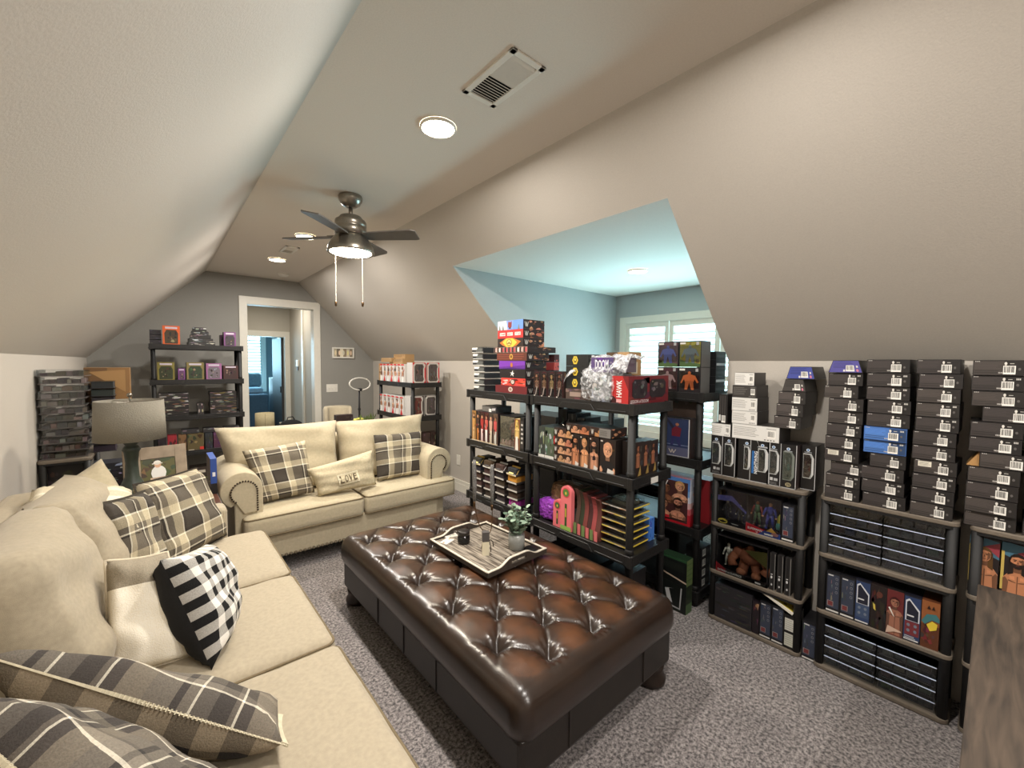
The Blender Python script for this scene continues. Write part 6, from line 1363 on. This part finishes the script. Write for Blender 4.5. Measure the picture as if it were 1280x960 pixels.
it = Item(.24, .1, .16, (52, 40, 34)); it.busy(0, 0, 1, 1, 8, [(66, 50, 42), (40, 32, 30)], rng, 0); A_(it, 'carton', 'brown flat box lying above the white-bordered blue box', 'box', None, RGT, 1.34, 2.56, C2+.256)
it = Item(.215, .14, .30, (150, 30, 40)); 
for q in range(8): it.rc(0, q/8, 1, (q+1)/8, [(176, 28, 40), (170, 36, 48), (190, 90, 96), (206, 170, 170), (200, 206, 220), (120, 160, 210), (84, 130, 196), (80, 126, 190)][q], 0)
it.rc(.06, .06, .94, .92, (70, 40, 40), 1); it.man(.45, .5, .95, .95, rng, 2, skin=(206, 150, 120), hair=(190, 150, 90), beard=False); it.man(.05, .42, .5, .88, rng, 9, skin=(130, 84, 60), beard=False); it.man(.4, .12, .9, .6, rng, 16, skin=(190, 130, 104), hair=(40, 26, 22), beard=True); it.man(.04, .1, .44, .52, rng, 16, skin=(200, 140, 110)); it.rc(.1, .1, .4, .16, (200, 40, 50), 24); it.emblem_w(.2, .85, .12, .06, L=24)
it.on('right')
for q in range(8): it.rc(0, q/8, 1, (q+1)/8, [(176, 28, 40), (170, 36, 48), (190, 90, 96), (206, 170, 170), (200, 206, 220), (206, 214, 226), (190, 200, 214), (180, 190, 206)][q], 0)
it.busy(.1, .35, .8, .9, 6, SK, rng, 1)
A_(it, 'figure_box', 'large box fading red to blue with four portraits, dormer rack middle shelf', 'box', None, RGT, 1.33, 2.515, C1)
it = Item(.11, .1, .28, (150, 40, 46)); it.rc(.5, 0, 1, 1, (206, 200, 200), 0); it.rc(0, 0, 1, .3, (176, 36, 46), 1); it.busy(.05, .35, .9, .9, 8, SK, rng, 2)
A_(it, 'figure_box', 'narrow red and white portrait box at the near end of the dormer rack', 'box', None, FRT, 2.72, 1.165, C1)
for k in range(4):
    it = Item(.12, .1, .062, (28, 27, 28)); it.bars(.1, .15, .45, .85, rng, 0); it.rc(.55, .3, .85, .7, (60, 58, 58), 0)
    A_(it, 'carton', 'small barcode box, %s in the low pile at the dormer rack end' % ordn(k, 4), 'box', 'small barcode boxes on the dormer rack base', FRT, 2.64, 1.168, C0+.064*k)
it = Item(.17, .075, .17, (20, 24, 22)); it.pg([(.3, .3), (.5, .25), (.35, .75), (.55, .8), (.2, .7)], (190, 190, 190), 1); it.pg([(.4, .12), (.8, .1), (.85, .9), (.8, .9), (.76, .15), (.45, .17)], (176, 176, 176), 1); it.rc(0, 0, 1, .08, (26, 32, 26), 1); it.on('right').rc(0, 0, 1, 1, (34, 42, 30), 0); it.rc(0, 0, 1, .35, (60, 84, 50), 1)
A_(it, 'game_box', 'black box with grey scribbled art standing on the carpet by the ottoman foot', 'box', None, RGT, 1.25, 2.385, .001)
it = Item(.17, .075, .16, (20, 22, 21)); it.rc(0, .9, 1, 1, (44, 76, 50), 0); it.pg([(0, .3), (1, .1), (1, .16), (0, .36)], (190, 170, 150), 1); it.rc(.1, .5, .9, .8, (28, 32, 28), 1); it.on('right').rc(0, 0, 1, 1, (84, 98, 62), 0)
for q in range(4): it.rc(0, .2+.2*q, 1, .25+.2*q, (60, 84, 44), 1)
it.on('top').rc(0, 0, 1, 1, (30, 52, 34), 0)
A_(it, 'game_box', 'black and green box on top of the scribbled box beside the dormer rack', 'box', None, RGT, 1.25, 2.385, .172)

# ------------------------------------------------------------------ rack behind the loveseat
E3, E2, E1 = 1.271, .886, .481
for lvl, z in (('top', E3), ('middle', E2)):
    for k in range(7 if lvl == 'top' else 6):
        it = Item(.075, .14, .215, (226, 222, 218)); it.rc(0, 0, 1, 1, (228, 224, 220), 0); it.busy(.05, .3, .95, .95, 7, [(196, 40, 44), (120, 50, 44), (226, 60, 56), (60, 44, 40)], rng, 1); it.man(.15, .35, .85, .9, rng, 6); it.pg([(.1, 0), (.5, .4), (.9, 0)], (200, 40, 46) if k % 2 else (236, 234, 230), 14); it.rc(0, .93, 1, 1, (206, 40, 44), 14)
        A_(it, 'figure_box', 'red and white figure box, %s from the far end, %s shelf behind the loveseat' % (NTH[k], lvl), 'box', 'red and white figure boxes behind the loveseat', RGT, 5.12-.1*k if lvl == 'top' else 5.13-.115*k, 2.20, z)
    for k in range(2):
        w = .165; it = Item(w, .14, .235, (200, 196, 192)); it.rc(0, 0, 1, 1, (206, 40, 48) if lvl == 'top' else (60, 50, 50), 0)
        it.pg([(.04, .1), (.16, .02), (.84, .02), (.96, .12), (.9, .3), (.9, .7), (.96, .8), (.96, .9), (.84, .99), (.2, .99), (.04, .88)], (206, 200, 196), 1); it.pg([(.14, .15), (.24, .08), (.76, .08), (.86, .18), (.8, .32), (.8, .7), (.86, .8), (.76, .92), (.26, .92), (.14, .82)], (84, 76, 74) if lvl == 'top' or k else (104, 50, 46), 2); it.busy(.24, .15, .74, .85, 10, [(96, 88, 84), (66, 56, 54), (120, 100, 96)], rng, 3)
        A_(it, 'figure_box', 'box with a pale notched window frame, %s on the %s shelf end behind the loveseat' % (('left', 'right')[k], lvl), 'box', None, FRT, 2.29+.18*k, 4.295 if lvl == 'top' else 4.345, z)
for k, (y, x, w, d, h, z, lb) in enumerate([(4.98, 2.2, .3, .14, .05, .24, 'brown flat carton at the left on top of the boxes behind the loveseat'), (5.17, 2.2, .07, .14, .22, .0, 'brown upright carton at the far end of the loveseat rack'), (4.75, 2.22, .36, .15, .06, .218, 'long brown carton with a row of dark dots, lower one'), (4.72, 2.25, .3, .12, .055, .279, 'long brown carton with a row of dark dots, upper one')]):
    it = Item(w, d, h, kraft); it.lines(.05, .4, .95, .6, 1, (130, 100, 66), rng, 0)
    if k > 1:
        for q in range(9): it.rc(.06+.1*q, .7, .1+.1*q, .85, (50, 38, 30), 1)
    A_(it, 'carton', lb, 'box', None, RGT, y, x, E3+z)
for k in range(3):
    it = Item(.1, .12, .2, (70, 50, 46)); it.busy(0, 0, 1, 1, 12, [(110, 84, 76), (50, 36, 36), (150, 130, 120)], rng, 0)
    A_(it, 'figure_box', 'dim package on the low shelf behind the loveseat, %s from the left' % NTH[k], 'package', 'dim packages behind the loveseat', FRT, 2.30+.11*k, 4.345, E1)

# ------------------------------------------------------------------ rack against the far wall
L4, L3, L2, L1 = 1.681, 1.286, .881, .471
def fantasy_box(w, h, d, edge, inner, rng, cap=True):
    it = Item(w, d, h, (34, 26, 32)); it.rc(0, 0, 1, 1, edge, 0); it.pg([(.12, .06), (.88, .06), (.9, .6), (.78, .78), (.22, .78), (.1, .6)], inner, 1); it.busy(.2, .12, .8, .7, 12, [tuple(v*1.4 for v in inner), (60, 50, 44), (150, 130, 110), (34, 28, 28)], rng, 2)
    if cap: it.rc(.15, .84, .85, .94, (196, 186, 200), 2)
    return it
for k, (x, w, h, e, i_, lb) in enumerate([(.10, .15, .20, (120, 110, 50), (50, 56, 34), 'green-gold framed box at the left of the far rack second shelf'), (.235, .06, .13, (130, 70, 140), (90, 60, 90), 'small purple speckled box between two green-gold framed boxes'), (.36, .16, .20, (124, 112, 66), (44, 60, 40), 'green-gold framed box at the middle of the far rack second shelf'), (.535, .15, .19, (150, 96, 140), (110, 100, 110), 'pink-purple box with white print on the far rack second shelf'), (.70, .15, .165, (70, 40, 40), (60, 40, 40), 'dark red box at the right of the far rack second shelf')]):
    A_(fantasy_box(w, h, .13, e, i_, rng), 'figure_box', lb, 'box', None, FRT, x, 6.02, L3)
A_(fantasy_box(.15, .21, .12, (214, 96, 44), (70, 54, 36), rng), 'figure_box', 'orange-framed box standing on top of the far rack', 'box', None, FRT, .155, 6.02, L4)
for k in range(3):
    it = Item(.1, .2, .05, (40, 36, 42)); it.busy(0, 0, 1, 1, 6, [(70, 66, 74), (40, 36, 40)], rng, 0); A_(it, 'flat_package', 'flat grey package left of the orange-framed box, %s' % ordn(k, 3), 'package', 'flat packages left of the orange-framed box', FRT, .02, 6.05, L4+.055*k)
for k in range(5):
    it = Item(.25-.03*k, .2, .04, (40, 38, 38)); it.busy(0, 0, 1, 1, 12, [(150, 146, 144), (60, 56, 56), (100, 96, 92), (210, 208, 204)], rng, 0)
    o = A_(it, 'clear_package', 'silvery clear package, %s in the middle pile atop the far rack' % ordn(k, 5), 'package', 'silvery packages on top of the far rack', FRT, .43-.005*k, 6.03, L4+.042*k, rng.uniform(-.06, .06))
for k in range(2):
    A_(fantasy_box(.12, .17-.03*k, .12, (120, 70, 120), (60, 50, 60), rng), 'clear_package', ('purple and clear package at the right end on top of the far rack', 'smaller clear package behind the purple one on the far rack')[k], 'package', None, FRT, .70-.02*k, 6.03+.14*k, L4)
for side, x, w in (('left', .16, .26), ('right', .62, .26)):
    for k in range(6):
        it = Item(w, .2, .042, (36, 32, 32)); it.busy(0, 0, 1, 1, 14, [(120, 112, 108), (50, 44, 44), (84, 74, 70), (180, 174, 168), (110, 84, 50)], rng, 0)
        A_(it, 'clear_package', 'glossy flat package, %s in the %s pile on the far rack' % (ordn(k, 6), side), 'package', 'glossy packages on the far rack third shelf', FRT, x, 6.02, L2+.0435*k, rng.uniform(-.04, .04))
it = Item(.06, .12, .13, (50, 46, 46)); it.busy(0, 0, 1, 1, 8, [(160, 150, 140), (60, 52, 52)], rng, 0); A_(it, 'figure_box', 'narrow upright box between the two glossy piles of the far rack', 'box', None, FRT, .40, 6.02, L2)
for k, (x, w, c, lb) in enumerate([(.05, .07, (40, 30, 34), 'dark narrow box'), (.135, .08, (150, 40, 50), 'red patterned box'), (.225, .07, (120, 90, 60), 'brown box with a pale base'), (.345, .15, (96, 84, 54), 'olive box with a red corner'), (.47, .07, (44, 48, 52), 'dark grey spine box'), (.58, .13, (80, 44, 66), 'purple-brown box'), (.712, .12, (60, 50, 56), 'dim grey box')]):
    it = Item(w, .13, .19, c); it.busy(0, .05, 1, .95, 12, [c, tuple(v*.5 for v in c), (60, 50, 44), tuple(min(255, v*1.4) for v in c)], rng, 0)
    if k == 3: it.rc(.75, 0, 1, .2, (206, 60, 50), 6)
    if k in (2, 3): it.rc(.05, 0, .4, .06, (214, 200, 180), 6)
    A_(it, 'figure_box', lb+' on the fourth shelf of the far rack', 'box', None, FRT, x, 6.02, L1)
for k in range(3):
    it = Item(.16, .12, .05, (50, 48, 50)); it.busy(0, 0, 1, 1, 8, [(110, 106, 104), (50, 44, 44)], rng, 0); A_(it, 'flat_package', 'flat grey package over the fourth-shelf boxes of the far rack, %s from the left' % NTH[k], 'package', 'flat packages over the fourth-shelf boxes', FRT, .3+.2*k, 6.04, L1+.195)
for k in range(3):
    it = Item(.2, .2, .24-.03*k, [(120, 92, 62), (60, 50, 44), (130, 104, 74)][k]); it.rc(.3, .7, .7, .85, (196, 186, 170), 0); A_(it, 'carton', 'carton on the base shelf of the far rack, %s from the left' % NTH[k], 'box', 'cartons on the base of the far rack', FRT, .15+.24*k, 6.03, .051)

# ------------------------------------------------------------------ clear package pile on the left wall rack
FZ = .867
for k in range(12):
    w = .27; it = Item(.38, .22, .004, (90, 84, 82)); z = FZ+.048*k
    o = A_(it, 'clamshell_package', 'clear clamshell package, %s in the pile against the left wall' % (ORD[k] if k < 10 else ('eleventh from the bottom', 'topmost')[k-10]), 'package', 'clear clamshell packages in the left corner', FRT, -.40, 0, z, 0)
    o.location = (-.448+rng.uniform(-.008, .008), 3.90+rng.uniform(-.01, .01), z); o.rotation_euler = (0, 0, rng.uniform(-.06, .06)); o.scale = (.58, 1, 1)
    g = G(); xx = -.16
    while xx < .15: ww_ = rng.uniform(.03, .08); g.box(xx, min(.17, xx+ww_), .02, .2, .004, rng.uniform(.02, .036), jit(rng.choice([(60, 52, 52), (84, 70, 66), (44, 42, 46), (120, 96, 90), (150, 140, 134)]), rng, 10)); xx += ww_+.006
    g.obj('toy_tray', MATTE, o); g = G(); g.box(-.18, .18, .004, .006, .004, .04).box(-.18, -.178, .006, .21, .004, .04).box(.178, .18, .006, .21, .004, .04).box(-.19, .19, 0, .215, .04, .0425); g.obj('clear_cover', CLEAR, o)
for k in range(9):
    it = Item(.12, .2, .004, (50, 48, 52)); z = FZ+.055*k if k < 7 else FZ+.055*k
    o = A_(it, 'clamshell_package', 'dark clear-edged package, %s in the pile beside the lamp shade' % ORD[k], 'package', 'dark packages beside the lamp shade', FRT, 0, 0, z, 0)
    o.location = (-.275+.0*k, 4.02, z) ; g = G().box(-.055, .055, .01, .18, .004, .045, jit((44, 44, 48), rng, 10)); g.obj('toy_tray', MATTE, o); G().box(-.06, .06, -.002, .2, .046, .049).obj('clear_cover', CLEAR, o)
it = Item(.24, .2, .30, (150, 112, 70)); it.rc(.0, 0, .5, 1, (120, 88, 56), 0); it.pg([(.1, .9), (.9, .95), (.9, .4)], (176, 136, 88), 1); it.rc(.55, .1, .62, .6, (170, 40, 40), 2)
o = A_(it, 'carton', 'open brown carton behind the clear package piles in the left corner', 'box', None, FRT, 0, 0, 0); o.location = (-.26, 4.22, FZ+.28)
for k in range(9):
    it = Item(.15, .16, .05, (40, 42, 50)); it.busy(0, 0, 1, 1, 8, [(70, 74, 90), (40, 40, 46), (150, 156, 170)], rng, 0)
    o = A_(it, 'clear_package', 'bluish clear package in the column left of the lamp base, %s' % ordn(k, 9), 'package', 'bluish packages left of the lamp base', FRT, 0, 0, 0); o.location = (-.235+.006*(k % 2), 3.66, .38+.052*k)
stt = tag(empty('plant_stool', (-.235, 3.74, 0)), 'small dark stool under the bluish package column behind the end table', 'stool')
G().box(-.09, .09, -.09, .09, .35, .379).obj('seat', m_dkwood, stt)
for x in (-.07, .07):
    for y in (-.07, .07): G().box(x-.012, x+.012, y-.012, y+.012, 0, .35).obj('leg', m_dkwood, stt)

for k in range(3):
    it = Item(.17, .3, .235, (34, 30, 30)); it.busy(0, 0, 1, 1, 16, [(60, 50, 50), (40, 34, 34), (84, 60, 56)], rng, 0)
    o = A_(it, 'figure_box', 'dark box inside the left wall rack under the clamshell pile, %s' % ('bottom shelf', 'middle shelf', 'upper shelf')[k], 'box', None, FRT, 0, 0, 0); o.location = (-.447, 3.92, (.023, .301, .586)[k])
# ------------------------------------------------------------------ desk corner behind the loveseat
dk_ = tag(empty('black_desk', (1.78, 5.0, 0)), 'black desk top showing above the right loveseat back cushion', 'desk')
bevel(G().box(-.42, .36, -.25, .45, .70, .73).obj('desk_top', m_black, dk_), .004)
for x in (-.38, .32):
    for y in (-.2, .4): G().box(x-.02, x+.02, y-.02, y+.02, 0, .70).obj('leg', m_black2, dk_)
rl = tag(empty('ring_light', (1.96, 5.25, .731)), 'black tabletop ring light standing on the desk', 'lamp')
G().lathe([(.05, 0), (.05, .01), (.012, .02), (.012, .16), (.018, .18), (.012, .2), (.01, .42)], 16).obj('stand', m_black2, rl, True)
n = 40; rp_ = [(.13*math.cos(2*PI*k/n), -.03+.055*math.sin(2*PI*k/n)*.35, .50+.075*math.sin(2*PI*k/n)) for k in range(n)]
G().tube(rp_, .009, 8, closed=True).obj('ring', M('white_ring', (190, 188, 180), .5, noise=20), rl, True); G().tube([(0, -.03, .42), (0, -.035, .44)], .03, 12).obj('phone_clamp', m_black2, rl)
it = Item(.2, .1, .12, (60, 46, 44)); it.busy(0, 0, 1, 1, 16, [(110, 90, 84), (40, 30, 30), (80, 56, 60)], rng, 0); A_(it, 'figure_box', 'dark patterned box on the desk left of the ring light', 'box', None, FRT, 1.78, 5.25, .731)
fb = tag(empty('yellow_flowers', (1.93, 5.05, .731)), 'small bunch of yellow-green leaves and blooms on the desk', 'plant')
G().box(-.07, .07, -.03, .05, 0, .04).obj('planter', M('gray_planter', (96, 96, 96), .6, noise=20), fb)
rg = random.Random(12); g = G(); g2_ = G()
for k in range(9): g.ball((rg.uniform(-.1, .02), rg.uniform(-.03, .03), .06+rg.uniform(0, .03)), rg.uniform(.016, .026), 8, 6)
for k in range(40):
    p = Vector((rg.uniform(-.06, .13), rg.uniform(-.03, .03), .04)); q = p+Vector((rg.uniform(-.05, .05), rg.uniform(-.02, .02), rg.uniform(.04, .12))); s_ = Vector((.008, .002, 0)); g2_.add([p, (p+q)/2+s_, q, (p+q)/2-s_], [(0, 1, 2, 3)])
g.obj('blooms', M('pale_yellow_bloom', (206, 204, 96), .7, noise=30), fb, True); s_ = g2_.obj('leaves', m_g1, fb); s_['kind'] = 'stuff'
ch = tag(empty('tub_chair', (1.87, 5.8, 0)), 'cream rounded tub chair back showing left of the desk', 'chair')
vs, fs = softbox(.42, .40, .2, .09, (14, 14, 6), .02); o = mesh_obj('seat', vs, fs, m_linen2, ch, True); o.location = (0, 0, .38)
g = G(); n = 20; pr = []
for k in range(n+1):
    a = R(-200+220*k/n); pr.append((a, .25))
ring_ = [[(r_*math.cos(a), r_*math.sin(a)*-1+.0, z) for a, _ in pr] for r_, z in ((.25, .3), (.27, .85), (.245, .89), (.2, .86), (.19, .3))]
vv = [p for rw in ring_ for p in rw]; m_ = n+1
ff = [(i*m_+k, i*m_+k+1, (i+1)*m_+k+1, (i+1)*m_+k) for i in range(4) for k in range(n)]+[(0, m_, 2*m_, 3*m_, 4*m_), (n, 4*m_+n, 3*m_+n, 2*m_+n, m_+n)]
mesh_obj('curved_back', vv, ff, m_linen2, ch, True); ch.scale = (.68, .68, 1.02)
for x in (-.15, .15):
    for y in (-.13, .13): G().tube([(x, y, .3), (x*1.15, y*1.15, .002)], [.018, .012], 8).obj('leg', m_dkwood, ch)
it = Item(.13, .16, .06, (220, 218, 214)); it.rc(.1, .2, .9, .8, (60, 60, 64), 0); A_(it, 'white_box', 'white box with a dark panel on the desk behind the loveseat', 'box', None, FRT, 1.72, 4.80, .731)
it = Item(.28, .15, .08, (90, 80, 80)); it.busy(0, 0, 1, 1, 20, [(150, 140, 140), (60, 50, 52), (110, 90, 90)], rng, 0); A_(it, 'figure_box', 'cluttered grey package pile at the right end of the desk', 'package', None, FRT, 1.99, 4.79, .731)
bpk = tag(empty('backpack', (1.37, 6.2, 0)), 'black backpack hump showing above the loveseat in front of the doorway', 'bag')
vs, fs = softbox(.30, .22, .72, .11, (12, 10, 14), 0, 0, 2, .004); o = mesh_obj('bag_body', vs, fs, m_blackcloth, bpk, True); o.location = (.02, 0, .361)
G().tube([(-.03, 0, .72), (-.02, 0, .755), (.04, 0, .76), (.06, 0, .72)], .007, 8).obj('carry_handle', m_blackcloth, bpk, True)
# hallway stool / drum shade and bedroom furniture
ds = tag(empty('drum_lamp', (1.41, 8.1, 0)), 'cream drum shade with a vertical seam standing in the far hallway', 'lamp')
m_drum = M('cream_drum_shade', (216, 200, 160), .8, noise=60, var=.08)
o = G().lathe([(.145, .34), (.142, .63)], 32, caps=False).obj('drum_shade', m_drum, ds, True); o.modifiers.new('t', 'SOLIDIFY').thickness = .004
G().tube([(-.02, -.146, .34), (-.02, -.143, .63)], .002, 5).obj('seam', m_pipe, ds)
G().lathe([(.09, 0), (.09, .02), (.02, .04), (.03, .15), (.05, .22), (.02, .32), (.01, .5)], 18).obj('lamp_base', m_dkwood, ds, True)
ds2 = tag(empty('small_vase', (1.66, 8.1, 0)), 'small pale bottle-shaped vase right of the cream drum shade', 'vase')
G().lathe([(.05, 0), (.06, .1), (.05, .3), (.02, .38), (.02, .42), (.035, .45)], 16).obj('vase_body', m_cream, ds2, True)
bed = tag(empty('bed', (1.5, 11.2, 0)), 'bed with slate-blue bedding and a pale folded sheet in the far bedroom', 'bed')
bevel(G().box(-.7, .42, -.7, 1.1, .0, .78).obj('blue_bedding', M('slate_blue_cloth', (70, 96, 116), .9, noise=30), bed), .05, 3)
bevel(G().box(-.7, .4, -.2, .9, .78, .9).obj('pale_sheet', M('pale_blue_sheet', (170, 200, 220), .9, noise=30), bed), .04, 3)
vs, fs = softbox(.5, .2, .36, .08, (10, 8, 8), 0, 0, 1, .004); o = mesh_obj('patterned_cushion', vs, fs, M('slate_patterned_cloth', (60, 72, 84), .9, noise=18, var=.5), bed, True); o.location = (-.1, .5, 1.07)
vs, fs = softbox(.4, .2, .34, .08, (10, 8, 8), 0, 0, 1, .004); o = mesh_obj('light_cushion', vs, fs, M('pale_blue_cushion', (140, 160, 168), .9, noise=18), bed, True); o.location = (.3, .6, 1.05)
dr = tag(empty('dresser', (2.42, 11.3, 0)), 'dark chest of drawers beside the bed in the far bedroom', 'dresser')
G().box(-.3, .3, -.3, .3, 0, 1.12).obj('carcass', M('slate_wood', (52, 58, 62), .5, noise=20), dr)
for k in range(4): G().box(-.28, .28, -.315, -.3, .05+.26*k, .28+.26*k).obj('drawer', M('slate_wood_front', (70, 78, 84), .5, noise=20), dr); G().box(-.2, .2, -.33, -.315, .24+.26*k, .265+.26*k).obj('drawer_pull', m_white, dr)
dd = tag(empty('bedroom_door', (1.93, 9.12, 0)), 'dark open door edge at the right of the bedroom doorway', 'door')
G().box(-.045, 0, 0, .8, .01, 1.97).obj('door_leaf', M('dark_door_paint', (48, 46, 46), .5, noise=20), dd); G().box(-.06, -.045, .05, .09, .9, 1.02).obj('door_handle', m_black2, dd)
